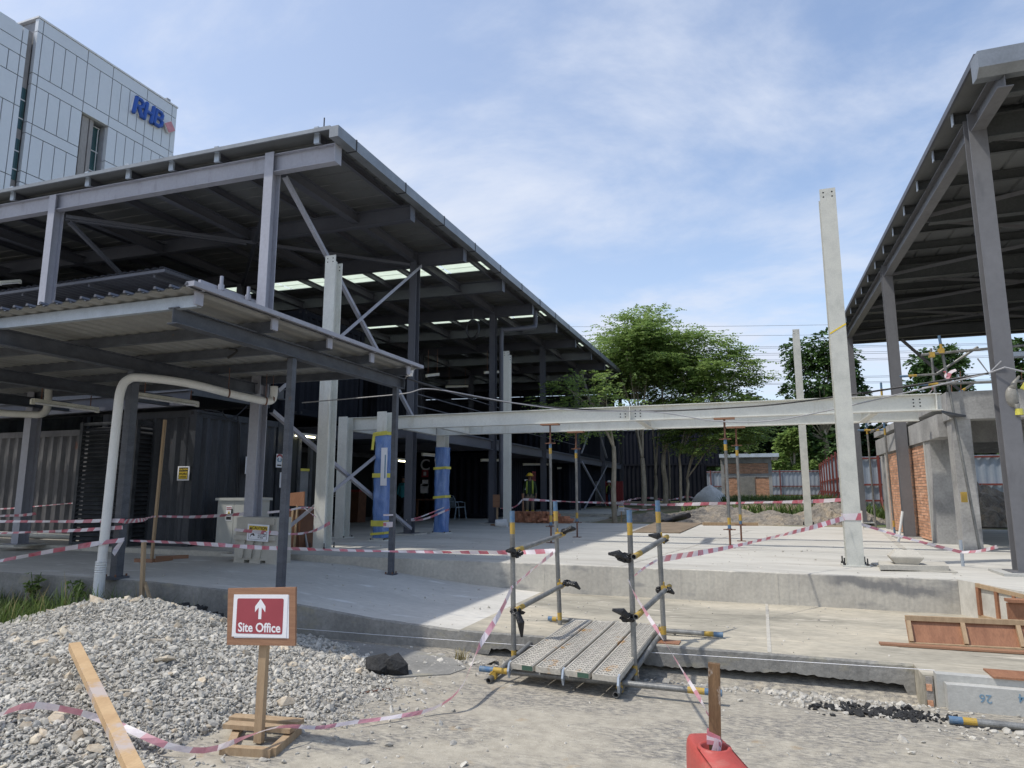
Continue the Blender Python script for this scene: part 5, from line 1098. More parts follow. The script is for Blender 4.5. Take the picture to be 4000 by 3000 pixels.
# ---- timber stake at the ramp and tape stand on the ramp
t0, t1 = AY(553,2400,6.62), AY(562,2118,6.62); ST = thing('timber_stake', tuple(t0), 'timber stake with a diagonal strut at the foot of the ramp', 'stake')
mb = MB(); mb.bar(t0-V(0,0,.1), t1, .045, .04, 0, (0,1,0)); mb.build('post', 'timber', ST); mb = MB(); mb.bar(AY(566,2275,6.65), AY(600,2385,6.5), .03, .03, 0, (0,1,0)); mb.build('strut', 'timber', ST)
p0 = GZ(592,2190,.51); TS = thing('tape_stand', tuple(p0), 'tall timber pole on a wooden foot standing on the ramp before the louvres', 'tape stand')
p1 = AY(645,1640,p0.y); mb = MB(); mb.bar(p0, p1, .04, .04, 0, (0,1,0)); mb.build('pole', 'timber', TS)
mb = MB(); a, b, c = GZ(527,2190,.53), GZ(597,2192,.53), GZ(672,2183,.53); mb.bar(a, b, .04, .07); mb.bar(b+V(0,.03,.001), c, .04, .071); mb.bar(a+V(0,.4,0), c+V(0,.35,0), .04, .069); mb.build('foot', 'plywood', TS)
# ---- electrical cabinet and concrete barrier block
cx, cy = GZ(925,2120,.6).x, GZ(925,2120,.6).y; K = .95
cp = AY(850,1955,10.5); cq = AY(984,1955,10.5); CBX = thing('electrical_cabinet', ((cp.x+cq.x)/2, 10.6, .6), 'pale grey electrical cabinet with danger labels beside the dark container', 'cabinet')
mb = MB(); mb.box(cp.x, cq.x, 10.52, 11.0, .6, cp.z); mb.box(cp.x-.03, cq.x+.03, 10.47, 11.05, cp.z+.001, cp.z+.05); mb.build('body', 'cabinet', CBX)
for xa, xb in ((cp.x+.02, (cp.x+cq.x)/2-.004), ((cp.x+cq.x)/2+.004, cq.x-.02)):
    mb = MB(); mb.box(xa, xb, 10.495, 10.52, .66, cp.z-.03); dd = mb.build('door', 'cabinet', CBX); mb = MB(); mb.box(xb-.05, xb-.02, 10.485, 10.495, 1.2, 1.3); mb.build('handle', 'cable', dd)
M = frameM((cp.x+.30, 10.493, cp.z-.24), (1,0,0), (0,0,1)); mb = MB(); panel(mb, M, .14, .27, .003, 0); panel(mb, M, .12, .05, .001, 3, cy=.09, z=.003); text(mb, 'DANGER', .028, frameM(M @ V(0,.09,.0045), (1,0,0), (0,0,1)), 0, .02); mb.prism([M @ V(-.05,-.04,.003), M @ V(.05,-.04,.003), M @ V(0,.05,.003)], (0,-.001,0), 4); mb.prism([M @ V(.005,-.03,.0045), M @ V(.02,.005,.0045), M @ V(-.002,.0,.0045), M @ V(.01,.03,.0045), M @ V(-.015,-.002,.0045), M @ V(.004,.0,.0045)], (0,-.001,0), 1); panel(mb, M, .12, .06, .001, 1, cy=-.09, z=.003); mb.build('danger_label', ['paper','ink_black','ink_blue','sign_red','sign_yellow'], CBX)
M = frameM((cq.x-.08, 10.49, cp.z-.22), (1,0,0), (0,0,1)); mb = MB(); panel(mb, M, .1, .27, .003, 0); panel(mb, M, .06, .01, .001, 1, cy=.05, z=.003); panel(mb, M, .06, .01, .001, 1, cy=.02, z=.003); mb.build('label', ['paper','ink_black'], CBX)
yb = 9.0; q0, q1 = AY(912,2195,yb), AY(1078,2205,yb); zt = AY(920,2020,yb).z; zb = q0.z-.03; w = q1.x-q0.x
BB = thing('barrier_block', ((q0.x+q1.x)/2, yb, zb), 'beige moulded concrete barrier block with a caution sheet taped on', 'barrier block')
mb = MB(); xa, xb = q0.x, q1.x
mb.prism([(xa,yb,zb+.07),(xa+.02,yb,zt),(xb-.02,yb,zt),(xb,yb,zb+.07)], (0,.35,0)); 
for i in range(3): u = xa+(xb-xa)*(i*.375); mb.box(u, u+(xb-xa)*.25, yb, yb+.35, zb, zb+.069)
mb.box(xb-.22, xb-.06, yb-.03, yb-.001, zt-.11, zt-.02)
for i in range(3): u = xa+.1+i*.17; mb.prism([(u,yb,zb+.1),(u+.09,yb,zb+.1),(u+.13,yb,zb+.38),(u+.05,yb,zb+.38)], (0,-.035,0))
mb.box(xa+.02,xb-.02,yb-.05,yb-.001,zb+.385,zb+.46); mb.build('block', 'block_conc', BB)
cs = AY(1008,2081,yb-.065); M = frameM(cs, (1,0,-.03), (.03,0,1)); wsz = AY(1050,2081,yb-.065).x-AY(966,2081,yb-.065).x; hsz = AY(1008,2048,yb-.065).z-AY(1008,2114,yb-.065).z; mb = MB()
panel(mb, M, wsz, hsz, .004, 0); panel(mb, M, wsz*.86, hsz*.26, .001, 4, cy=hsz*.27, z=.004); text(mb, 'CAUTION', wsz*.155, frameM(M @ V(wsz*.07,hsz*.27,.0055), (1,0,-.03), (.03,0,1)), 1, .02, .001); mb.prism([M @ V(-.40*wsz,.18*hsz,.005), M @ V(-.28*wsz,.18*hsz,.005), M @ V(-.34*wsz,.36*hsz,.005)], (0,-.001,0), 1)
panel(mb, M, wsz*.84, hsz*.48, .001, 1, cy=-hsz*.17, z=.0035); panel(mb, M, wsz*.81, hsz*.45, .001, 0, cy=-hsz*.17, z=.0042)
for i, s in enumerate(('Protruding','sharp nails','& rebar')): text(mb, s, wsz*.085, frameM(M @ V(wsz*.01,-hsz*(.06+.11*i),.0056), (1,0,-.03), (.03,0,1)), 1, .01, .001, 'LEFT')
mb.prism([M @ V(-.36*wsz,-.3*hsz,.0055), M @ V(-.26*wsz,-.12*hsz,.0055), M @ V(-.20*wsz,-.2*hsz,.0055), M @ V(-.12*wsz,-.17*hsz,.0055), M @ V(-.2*wsz,-.04*hsz,.0055), M @ V(-.32*wsz,-.1*hsz,.0055)], (0,-.001,0), 1)
tag(mb.build('caution_sign', ['paper','ink_black','ink_blue','sign_red','sign_yellow'], org=tuple(cs)), 'caution sheet about protruding sharp nails and rebar, on the barrier block', 'sign')
# ---- scaffold walkway
WK = thing('scaffold_walkway', (-1.6, 6.5, 0), 'small walkway of perforated metal boards with scaffold tube handrails', 'walkway')
LF, LB, RF, RB = (-2.28,6.35), (-2.13,7.42), (-1.105,6.18), (-.95,6.95)
tops = {LF:(-.03,1.45), LB:(-.07,1.53), RF:(-.02,1.475), RB:(-.035,1.55)}; bas = {LF:.02, LB:.2, RF:.02, RB:.22}
PL = {}
for p in (LF, LB, RF, RB):
    a = V(p[0],p[1],bas[p]); b = V(p[0]+tops[p][0]*(.6), p[1]+.0, tops[p][1]); PL[p] = (a, b)
    ob = stube(b, a, parent=WK, name='handrail_post', e0=True, L0=.11)
    mb = MB(); dd = (b-a).normalized(); mb.pipe(a+dd*.05, a+dd*.13, .0249, .001, 14, 0); mb.build('paint_band', 'tube_yellow', ob)
def onp(p, z): a, b = PL[p]; return a+(b-a)*((z-a.z)/(b.z-a.z))
for f_, b_, zs in ((LF, LB, ((1.08,1.16),(.53,.62))), (RF, RB, ((1.08,1.18),(.575,.70)))):
    for za, zb_ in zs:
        a, b = onp(f_, za)+V(.05,0,0), onp(b_, zb_)+V(.05,0,0); d = (b-a).normalized(); ob = stube(b+d*.09, a-d*.07, parent=WK, name='handrail', e0=False)
        mb = MB(); mb.pipe(b-d*.02, b+d*.085, .0249, .001, 14, 0); mb.build('paint_band', 'tube_yellow', ob); mb = MB(); mb.pipe(a-d*.065, a+d*.10, .0249, .001, 14, 0); mb.build('paint_band', 'tube_yellow', ob)
r = random.Random(5)
def rag(c, label, seed, sc=(1,1,1), tail=None, big=1.0):
    q = np.random.default_rng(seed); n1, n2 = 14, 10; v = []; fs = []
    for i in range(n2+1):
        t = -math.pi/2+math.pi*i/n2
        for j in range(n1):
            a = 2*math.pi*j/n1; rr = .045*big*(1+.28*math.sin(3*a+seed+t*3)+.22*math.sin(5*a-seed*2+t*5)+q.uniform(-.14,.14)); v.append((c.x+math.cos(t)*math.cos(a)*rr*sc[0], c.y+math.cos(t)*math.sin(a)*rr*sc[1], c.z+math.sin(t)*rr*sc[2]))
    for i in range(n2):
        for j in range(n1): fs.append((i*n1+j, i*n1+(j+1)%n1, (i+1)*n1+(j+1)%n1, (i+1)*n1+j))
    mb = MB(); mb.add(v, fs)
    if tail:
        for k in range(2): p = c+V(.01*k,-.02,0); e = c+Vector(tail); m_ = p.lerp(e,.5)+V(.02,-.01,.02); mb.path([p, m_, e], [.022,.034,.012], 7)
    return tag(mb.build('plastic_bag_wrap', 'bag_black', org=tuple(c)), label, 'plastic wrap', 'black plastic bags tied on scaffold clamps')
rag(onp(LF,1.06)+V(.05,-.03,-.01), 'black plastic tied round the upper clamp of the front left handrail post', 1, (1.35,.9,.72), (-.10,-.02,.02)); rag(onp(LF,.52)+V(.05,-.03,-.01), 'black plastic with a hanging tail on the lower clamp of the front left handrail post', 2, (1.3,.9,.65), (.06,-.04,-.22))
rag(onp(LB,1.19)+V(.10,-.02,.01), 'black plastic tied round the upper clamp of the back left handrail post', 3, (1.0,.8,.65), (.13,0,.03), .8); rag(onp(LB,.66)+V(.11,-.02,-.01), 'black plastic tied round the lower clamp of the back left handrail post', 4, (1.1,.8,.7), (.14,0,-.06), .85)
rag(onp(RF,1.06)+V(-.05,-.03,.0), 'black plastic bunched on the upper clamp of the front right handrail post', 5, (1.5,.9,.75), (-.14,-.02,.03)); rag(onp(RF,.55)+V(-.03,-.03,.0), 'black plastic bunched on the lower clamp of the front right handrail post', 6, (1.4,.9,.65), (-.14,-.02,.06))
rag(onp(RB,1.17)+V(.04,-.02,-.01), 'black plastic tied round the upper clamp of the back right handrail post', 7, (1.25,.8,.6), (-.14,0,.05), .8); rag(onp(RB,.69)+V(.0,-.02,0), 'black plastic tied round the lower clamp of the back right handrail post', 8, (1.35,.8,.7), (.12,0,-.03), .9)
for b, z in ((LB,1.16),(LB,.62),(RB,1.17),(RB,.7)):
    p = onp(b, z)+V(.03,-.03,0); mb = MB(); mb.obox(p, (.028,0,0), (0,.03,0), (0,0,.03)); mb.tube(p, p+V(.0,-.03,.07), .008, 6); mb.build('clamp', 'tube_yellow', WK)
# base tubes
stube((-2.40,5.80,.10), (-.36,5.78,.095), parent=WK, name='base_tube', e0=True, e1=True, L0=.13)
stube((-2.28,5.70,.035), (-2.26,7.3,.16), parent=WK, name='base_tube', e0=False); stube((-1.17,5.66,.035), (-1.0,7.1,.24), parent=WK, name='base_tube', e0=False)
stube((-.42,7.30,.235), (-1.02,7.28,.24), parent=WK, name='base_tube', e0=True, L0=.09); stube((-2.3,7.55,.235), (-1.8,7.5,.235), parent=WK, name='base_tube', e0=True, L0=.05)
for p in ((-2.27,5.80,.07),(-1.16,5.79,.07),(-.98,7.02,.27)):
    mb = MB(); mb.obox(p, (.026,0,0), (0,.024,0), (0,0,.04)); mb.tube((p[0]+.04,p[1],p[2]+.03), (p[0]-.03,p[1],p[2]+.05), .007, 6); mb.tube((p[0]-.02,p[1]-.05,p[2]), (p[0]+.02,p[1]-.05,p[2]+.04), .007, 6); mb.build('clamp', 'tube_yellow', WK)
mb = MB(); mb.box(-1.02,-.80,6.86,7.02,.202,.21); mb.build('base_plate', 'plywood_dark', WK)
# perforated boards
fr0, fr1 = [(-2.12,5.70),(-1.64,5.70),(-1.62,5.67),(-1.13,5.62)], None
A0, A1 = V(-2.12,5.74,.185), V(-1.12,5.62,.185); B0, B1 = V(-1.97,7.32,.285), V(-1.03,7.38,.285)
n = 4
for i in range(n):
    u0, u1 = i/n+.012, (i+1)/n-.012; c = [A0.lerp(A1,u0), A0.lerp(A1,u1), B0.lerp(B1,u1), B0.lerp(B1,u0)]
    mb = MB(); up = V(0,0,1); nrm = (c[1]-c[0]).cross(c[3]-c[0]).normalized()
    mb.prism([p-nrm*.045 for p in c], nrm*.045)
    # raised ribs and punched dimples
    for uu in (.06,.94): a, b = c[0].lerp(c[1],uu), c[3].lerp(c[2],uu); mb.bar(a+nrm*.003, b+nrm*.003, .012, .006, 0, nrm)
    for uu in (.16,.24,.32,.44,.52,.60,.72,.80,.88):
        for k in range(33):
            t = (k+.5+(.25 if int(uu*100)%3 else 0))/34; p = c[0].lerp(c[1],uu).lerp(c[3].lerp(c[2],uu), t); x = (c[1]-c[0]).normalized()*.006; y_ = (c[3]-c[0]).normalized()*.0075
            q = p+nrm*.0012; mb.add([q-x-y_, q+x-y_, q+x+y_, q-x+y_], [(0,1,2,3)], 1)
    if i in (0, 2):
        e0, e1 = c[0].lerp(c[1],.55), c[0].lerp(c[1],.98); mb.prism([e0-nrm*.042-(c[3]-c[0]).normalized()*.002, e1-nrm*.042-(c[3]-c[0]).normalized()*.002, e1-nrm*.004-(c[3]-c[0]).normalized()*.002, e0-nrm*.004-(c[3]-c[0]).normalized()*.002], (c[3]-c[0]).normalized()*-.001, 2)
    bd = mb.build('board', ['plank_metal','ink_black','plank_green'], WK)
    if i in (0,2,3):
        for uu in ((.02,) if i == 0 else (.0,) if i == 2 else (.98,)):
            p = c[0].lerp(c[1],uu); mb = MB(); pts = [p+V(0,.04,.012), p+V(0,-.01,.0), p+V(0,-.035,-.06), p+V(0,-.005,-.12), p+V(0,.03,-.07)]; mb.prism([q-V(.008,0,0) for q in pts], (.016,0,0)); mb.build('hook', 'galv', bd)
# ---- red plastic barrier with timber post (bottom edge)
RBT = thing('plastic_barrier', (-.25,2.55,0), 'red plastic road barrier with a filler hole, cut off at the bottom edge', 'barrier')
def barrier_mesh():
    zt = .582; L, Wd = .80, .18; c0 = V(-.315,3.35,0); d = V(.35,-.937,0).normalized(); s = V(d.y,-d.x,0)*-1; n = 20; v = []; fs = []
    rings = []
    def ringpts(scale, z):
        o = []
        for k in range(28):
            a = 2*math.pi*k/28; ca, sa = math.cos(a), math.sin(a); e = .38
            x = (abs(ca)**e)*(1 if ca >= 0 else -1)*L/2*scale[0]; y = (abs(sa)**e)*(1 if sa >= 0 else -1)*Wd/2*scale[1]; o.append((x, y, z))
        return o
    prof = [((1.06,1.25),0),((1.03,1.12),.1),((1.0,1.04),.25),((.985,.98),.45),((.98,.96),.53),((.97,.93),.56),((.945,.86),.576),((.90,.76),.582)]
    for sc, z in prof: rings.append(ringpts(sc, z))
    hole = []
    for rr, z in ((.072,.582),(.068,.592),(.058,.594),(.052,.588),(.05,.42)): hole.append([(math.cos(2*math.pi*k/28)*rr-.175, math.sin(2*math.pi*k/28)*rr, z) for k in range(28)])
    rings += hole; allr = [q for rg in rings for q in rg]; cen = c0+d*L/2
    v = [cen+d*x+s*y+V(0,0,z) for x, y, z in allr]
    for i in range(len(rings)-1):
        for k in range(28): fs.append((i*28+k, i*28+(k+1)%28, (i+1)*28+(k+1)%28, (i+1)*28+k))
    fs.append(tuple((len(rings)-1)*28+k for k in range(28))); return v, fs, cen+d*-.175
v, fs, hc = barrier_mesh(); mb = MB(); mb.add(v, fs); mb.build('body', 'barrier_red', RBT, smooth=True)
TP = thing('timber_post', (hc.x, hc.y, .45), 'weathered timber post stuck in the red barrier, tape knotted round it', 'post')
mb = MB(); a = AY(2789,2920,hc.y-.005); b = AY(2789,2592,hc.y-.005); mb.bar((a.x,hc.y,.44), (b.x,hc.y,b.z), .026, .048, 0, (1,0,0)); mb.build('post', 'timber_old', TP)
mb = MB(); zt_ = AY(2780,2850,hc.y).z
for k, (dz, tilt) in enumerate(((0,-.02),(-.02,-.012),(-.035,-.004))):
    o = .018+.002*k; w_ = .027+.001*k
    mb.prism([(hc.x-w_,hc.y-o,zt_+dz),(hc.x+w_,hc.y-o,zt_+dz+tilt),(hc.x+w_,hc.y-o,zt_+dz+tilt-.014),(hc.x-w_,hc.y-o,zt_+dz-.018)], (0,o*2,0), k % 2)
mb.build('tape_knot', ['tape_red','tape_white'], TP)
tape([V(hc.x+.02,hc.y-.02,zt_-.03), V(hc.x+.0,hc.y-.05,zt_-.10), V(hc.x-.03,hc.y-.06,zt_-.16)], 'loose tape end hanging into the filler hole of the red barrier', w=.062, seed=11, stripe=.12, twist=.2)
tape([V(hc.x+.02,hc.y-.02,zt_-.03), V(hc.x+.015,hc.y-.06,zt_-.13), V(hc.x+.01,hc.y-.10,zt_-.20), V(hc.x+.0,hc.y-.12,zt_-.28)], 'frayed tape end hanging down the front of the red barrier', w=.062, seed=12, stripe=.14, twist=.2)
# ================================================================ TAPES
def onpile(px, py, lift=.05):
    d = ray(px, py); t = 1.5
    while t < 12:
        p = EYE+d*t
        if p.z < max(pile_h(p.x, p.y), 0)+lift: return p
        t += .01
    return p
P = [onpile(*q) for q in ((-90,2830),(0,2790),(118,2755),(287,2777),(400,2811),(512,2852),(640,2908),(758,2931),(845,2923))]
P += [GZ(962,2878,.15), GZ(1082,2840,.15), GZ(1165,2838,.12), GZ(1250,2842,.055), GZ(1363,2824,.045), GZ(1543,2800,.035), GZ(1691,2768,.045), AY(1799,2688,5.0), AY(1872,2525,5.55), AY(1954,2392,6.0), AY(2000,2294,6.3)]
tape(P, 'long twisted barrier tape running over the gravel heap and ground up to the walkway', seed=1, twist=.7, stripe=.16, w=.048, red='tape_pink')
tape([AY(2000,2294,6.3), AY(2080,2225,6.8), AY(2160,2160,7.36)], 'barrier tape slanting between the two left handrail posts', seed=2, w=.042, red='tape_pink')
tape([AY(2169,2151,7.40), AY(1985,2158,7.36), AY(1542,2154,7.22), AY(1136,2143,7.12), AY(1000,2138,7.10), AY(768,2123,7.05), AY(510,2112,6.95)], 'long straight barrier tape from the walkway to the canopy post with the white pipe', seed=3, w=.052, twist=.6)
tape([AY(2572,2186,6.93), AY(2856,2136,8.3), AY(3150,2066,9.9), AY(3296,2024,10.68)], 'barrier tape rising from the walkway to the tallest pale column', seed=4, w=.065, twist=.4)
mb = MB(); c = (1.20,10.85); z = AY(3330,2019,10.73).z; hw, hd = .114, .114
mb.prism([(c[0]-hw,c[1]-hd,z-.045),(c[0]+.035,c[1]-hd,z-.045),(c[0]+.075,c[1]-hd,z+.05),(c[0]-hw,c[1]-hd,z+.04)], (0,-.004,0), 0); mb.prism([(c[0]+.036,c[1]-hd,z-.045),(c[0]+hw,c[1]-hd,z-.045),(c[0]+hw,c[1]-hd,z+.052),(c[0]+.076,c[1]-hd,z+.05)], (0,-.004,0), 1); mb.box(c[0]-hw-.004,c[0]-hw,c[1]-hd,c[1]+hd,z-.045,z+.04,0)
tag(mb.build('barrier_tape', ['tape_white','tape_red'], org=(c[0],c[1],z)), 'barrier tape band wrapped round the foot of the tallest pale column', 'barrier tape', 'red and white barrier tapes')
tape([AY(3365,2048,10.9), AY(3515,2094,11.0), AY(3640,2128,11.1), AY(3757,2157,11.18)], 'barrier tape sagging from the tallest pale column to the conduit stub', seed=5, w=.068, twist=.3)
tape([AY(3757,2157,11.18), AY(3830,2152,10.9), AY(3896,2135,10.5)], 'short barrier tape from the conduit stub to the near hall column', seed=6, w=.068, twist=.3)
tape([AY(2568,2187,6.93), AY(2520,2216,6.6), AY(2462,2262,6.2)], 'thin tape between the two right handrail posts', seed=7, w=.022, twist=.9, red='tape_pink')
tape([AY(2456,2266,6.14), AY(2481,2325,5.85), AY(2594,2504,4.85), AY(2743,2745,3.45), AY(2762,2790,3.1)], 'barrier tape falling from the walkway to the post in the red barrier', seed=8, w=.034, twist=.6, stripe=.2, red='tape_pink')
tape([AY(2409,1966,24.9), AY(2552,1972,24.2), AY(2748,1968,23.6), AY(2950,1963,23), AY(3150,1959,22.4), AY(3292,1952,22.2)], 'barrier tape stretched in front of the rubble between a tree and the thinner pale column', seed=9, w=.11, twist=.15, stripe=.3)
tape([AY(2437,1984,24.9), AY(2500,1992,24.7), AY(2552,1988,24.6)], 'second lower tape beside the small notice at the first tree', seed=10, w=.07, stripe=.3)
tape([AY(2042,1950,20.9), AY(2229,1960,22.5), AY(2409,1965,24.7)], 'barrier tape behind the brick stack from a stake to the first tree', seed=13, w=.08, stripe=.22)
tape([AY(2040,1952,20.9), AY(2020,1974,20.8), AY(1990,1986,20.8), AY(1955,1984,20.7)], 'sagging thin tape between the stake and the small plywood board', seed=14, w=.05, stripe=.2)
tape([AY(2409,1965,25), AY(2505,1945,36), AY(2560,1947,38), AY(2600,1953,38.2), AY(2655,1946,41), AY(2690,1940,41.5), AY(2748,1960,42)], 'tape looped along the row of tree trunks', seed=15, w=.11, stripe=.4)
tape([AY(0,1988,10.6), AY(79,1983,10.6), AY(298,1964,10.6)], 'highest thin tape on the weathered grey container at far left', seed=16, w=.035, twist=.2)
tape([AY(-60,2040,6.6), AY(0,2037,6.6), AY(217,2037,6.62), AY(330,2036,6.66), AY(420,2033,6.7), AY(484,2035,6.74)], 'wide barrier tape stretched left from the white pipe', seed=17, w=.06, twist=.3, stripe=.14)
tape([AY(484,2037,6.75), AY(560,2030,7.6), AY(612,2017,8.75), AY(768,2019,9.6), AY(975,2006,10.4)], 'barrier tape from the white pipe past the timber pole to the electrical cabinet', seed=18, w=.06)
tape([AY(-60,2090,6.6), AY(0,2083,6.6), AY(271,2073,6.65), AY(479,2060,6.72)], 'narrow barrier tape below the wide one, left of the white pipe', seed=19, w=.05)
tape([AY(-40,2200,6.1), AY(0,2191,6.15), AY(187,2155,6.35), AY(240,2146,6.4), AY(410,2118,6.6), AY(480,2110,6.7)], 'lowest barrier tape slanting up to the white pipe from the left edge', seed=20, w=.065, stripe=.16)
tape([AY(482,2105,6.72), AY(460,2135,6.7), AY(443,2166,6.6)], 'torn tape end hanging beside the white pipe', seed=21, w=.06, stripe=.3)
tape([AY(0,2015,9.1), AY(77,2013,9.15), AY(110,2010,9.15), AY(140,2006,9.2)], 'thin tape knotted round the left shed column', seed=22, w=.06)
tape([AY(916,2069,8.92), AY(1000,2077,8.92), AY(1085,2083,8.95)], 'wide tape across the barrier block', seed=23, w=.075, twist=.1, stripe=.17)
tape([AY(1085,2083,8.95), AY(1131,2086,9.1), AY(1185,2083,9.5), AY(1240,2068,10.1), AY(1289,2042,10.42)], 'tape rising from the barrier block to the tall front pale column', seed=24, w=.07, stripe=.2)
tape([AY(1045,2002,9.2), AY(1120,1994,9.4), AY(1186,1982,9.6), AY(1234,1986,10.6)], 'thin tape behind the canopy post near the glazed door', seed=25, w=.04, stripe=.18)
tape([AY(1188,1984,9.6), AY(1205,1998,9.7), AY(1234,2020,10.3)], 'short slack tape left of the tall front pale column', seed=26, w=.04)
tape([AY(1587,2031,14.7), AY(1640,2020,15.0), AY(1735,1982,15.4)], 'upper tape strand tied to the far blue post', seed=27, w=.06, stripe=.2)
tape([AY(1587,2034,14.7), AY(1660,2027,15.0), AY(1740,1995,15.4), AY(1755,1990,15.38)], 'lower tape strand tied to the far blue post', seed=28, w=.05, stripe=.2)
mb = MB(); z = AY(1530,2047,9.27).z; mb.box(-5.45,-5.35,9.265,9.375,z-.05,z+.03,0); mb.box(-5.452,-5.40,9.263,9.30,z-.03,z+.015,1); mb.box(-5.452,-5.348,9.262,9.378,z+.12,z+.145,0); tag(mb.build('barrier_tape', ['tape_white','tape_red'], org=(-5.4,9.3,z)), 'barrier tape band wrapped round the back canopy post', 'barrier tape', 'red and white barrier tapes')
# mason string along the slab face
mb = MB(); mb.path([AY(1160,2455,6.72), AY(1480,2480,6.72), AY(2000,2517,6.72), AY(2700,2558,6.72), AY(3650,2618,6.44)], .0022, 4); tag(mb.build('string_line', 'paper', org=tuple(AY(1160,2455,6.72))), 'thin white string line stretched along the front of the lower slab', 'string')
# ================================================================ FORMWORK AND PRECAST (right)
FW = thing('formwork', (1.8,8,.2), 'long plywood formwork panel with timber ribs standing on the lower slab at right', 'formwork')
fa, fb = GZ(3553,2517,Z1), GZ(4000,2540,Z1); d = (fb-fa).normalized(); fb = fa+d*1.6; hh = AY(3540,2400,fa.y+.12).z-Z1; up = V(0,.13,hh).normalized(); nn = d.cross(up)
mb = MB(); mb.prism([fa, fb, fb+up*hh, fa+up*hh], nn*-.015 if nn.y < 0 else nn*.015); mb.build('sheet', 'plywood_dark', FW)
fo = V(0,-.02,0)
for t in (.0,1.0): mb = MB(); mb.bar(fa+up*hh*t+fo, fb+up*hh*t+fo, .04, .045); mb.build('rail', 'timber', FW)
for t in (.012,.30,.585,.87): p = fa+(fb-fa)*t; mb = MB(); mb.bar(p+up*.03+fo, p+up*(hh-.03)+fo, .035, .04, 0, (0,1,0)); mb.build('rib', 'timber', FW)
mb = MB(); a, b = GZ(3436,2513,Z1+.012), GZ(4060,2552,Z1+.012); mb.bar(a, b, .09, .018); tag(mb.build('timber_strip', 'plywood', org=tuple(a)), 'long reddish timber strip lying in front of the formwork panel', 'timber')
F2 = thing('formwork', (2.35,9.1,.2), 'slatted formwork frame leaning on the end of the upper slab at right', 'formwork')
fa = V(2.28,9.35,0); fb = V(2.62,8.62,0); d = (fb-fa).normalized(); zt0, zt1 = AY(3780,2277,9.35).z, AY(3920,2335,8.62).z
mb = MB(); mb.bar(fa+V(0,0,zt0-.02), fb+V(0,0,zt1+.0), .05, .045); mb.bar(fa+V(0,0,.23), fb+V(0,0,.23), .05, .045); mb.build('rail', 'timber', F2)
for t in (.03,.36,.66,.96): p = fa+(fb-fa)*t; zt = (zt0-.04)*(1-t)+(zt1-.02)*t; mb = MB(); mb.bar(p+V(0,0,.25), p+V(0,0,zt), .06, .04, 0, (d.x,d.y,0)); mb.build('slat', 'plywood_dark' if t < .9 else 'plywood', F2)
p0 = AY(3930,2350,8.4); mb = MB(); mb.box(p0.x, p0.x+.8, 8.38, 8.41, .2, p0.z-.01); mb.box(p0.x, p0.x+.8, 8.33, 8.46, p0.z, p0.z+.03); tag(mb.build('formwork_box', 'plywood_dark', org=(p0.x,8.4,.2)), 'dark plywood formwork box at the right edge behind the long panel', 'formwork')
PC = thing('precast_kerb', (1.5,6.4,0), 'stacked pale precast concrete kerbs with blue painted numbers, right edge', 'precast kerb')
a0 = AY(3655,2625,6.42); mb = MB(); mb.box(1.215, 2.6, 6.36, 6.455, -.03, a0.z); mb.build('upper_block', 'precast', PC)
z1_ = AY(3702,2670,6.3).z; xl = AY(3702,2760,6.3).x; mb = MB(); mb.box(xl, 2.6, 6.27, 6.359, -.03, z1_); lb = mb.build('lower_block', 'precast', PC)
mb = MB()
for s, px in (('26',3850),('14',4003)): c = AY(px, 2728, 6.268); text(mb, s, .085, frameM(c, (-1,0,.04), (-.04,0,-1)), 0, .004, .001)
mb.build('painted_number', 'ink_blue', lb)
mb = MB(); p = AY(3866,2600,6.41); mb.box(p.x, 2.6, 6.34, 6.60, a0.z+.003, a0.z+.018); tag(mb.build('plywood_offcut', 'plywood_dark', org=(p.x,6.4,a0.z)), 'brown plywood offcut lying on the precast kerb', 'plywood')
mb = MB(); brickwork(mb, (1.155,6.44,-.05), (1,0,0), .05, -.04, .19, .05, (0,-1,0), 3, .05, .06); tag(mb.build('brick_pier', ['brick','mortar'], org=(1.18,6.44,0)), 'narrow strip of brickwork between the lower slab and the precast kerb', 'brickwork')
stube(GZ(3706,2810,.035), GZ(4100,2850,.035), 'loose scaffold tube with blue and yellow end lying by the precast kerb', L0=.085)
# small objects at the slab back: board on a stake, brick stack, bucket, notice
sp = GZ(1942,2053,Z2); SB = thing('plywood_sign', tuple(sp), 'small plywood board on a stake in front of the downpipe column', 'sign')
q0, q1 = AY(1926,1932,sp.y-.05), AY(1952,1982,sp.y-.05); mb = MB(); mb.box(q0.x, q1.x, sp.y-.06, sp.y-.045, q1.z, q0.z); mb.build('board', 'plywood', SB); mb = MB(); mb.bar(sp, V(sp.x,sp.y,q0.z-.1), .05, .04, 0, (0,1,0)); mb.build('stake', 'timber', SB); mb = MB(); mb.bar(sp+V(-.2,0,.02), sp+V(.25,-.1,.02), .06, .04); mb.bar(sp+V(0,-.2,.021), sp+V(0,.2,.021), .06, .042); mb.build('foot', 'plywood', SB)
a = GZ(2045,2040,Z2); b = AY(2042,1928,a.y); mb = MB(); mb.bar(a, b, .05, .05, 0, (0,1,0)); tag(mb.build('timber_stake', 'plywood', org=tuple(a)), 'timber stake left of the brick stack holding the tape', 'stake')
bp = GZ(1960,2045,Z2+.1); mb = MB(); mb.lathe(bp, [(0,-.18),(.11,-.18),(.13,.0),(.14,.16),(.145,.16),(.12,.14),(0,.12)], 14, axis=(1,.25,0)); tag(mb.build('bucket', 'white_plastic', org=tuple(bp)), 'white bucket lying on its side behind the small plywood board', 'bucket')
c = GZ(2105,2043,Z2); proto = None; r = random.Random(2)
bm_ = MB(); bm_.box(-.048,.048,-.105,.105,0,.07); proto = bm_.build('brick', 'brick_loose'); k = 0
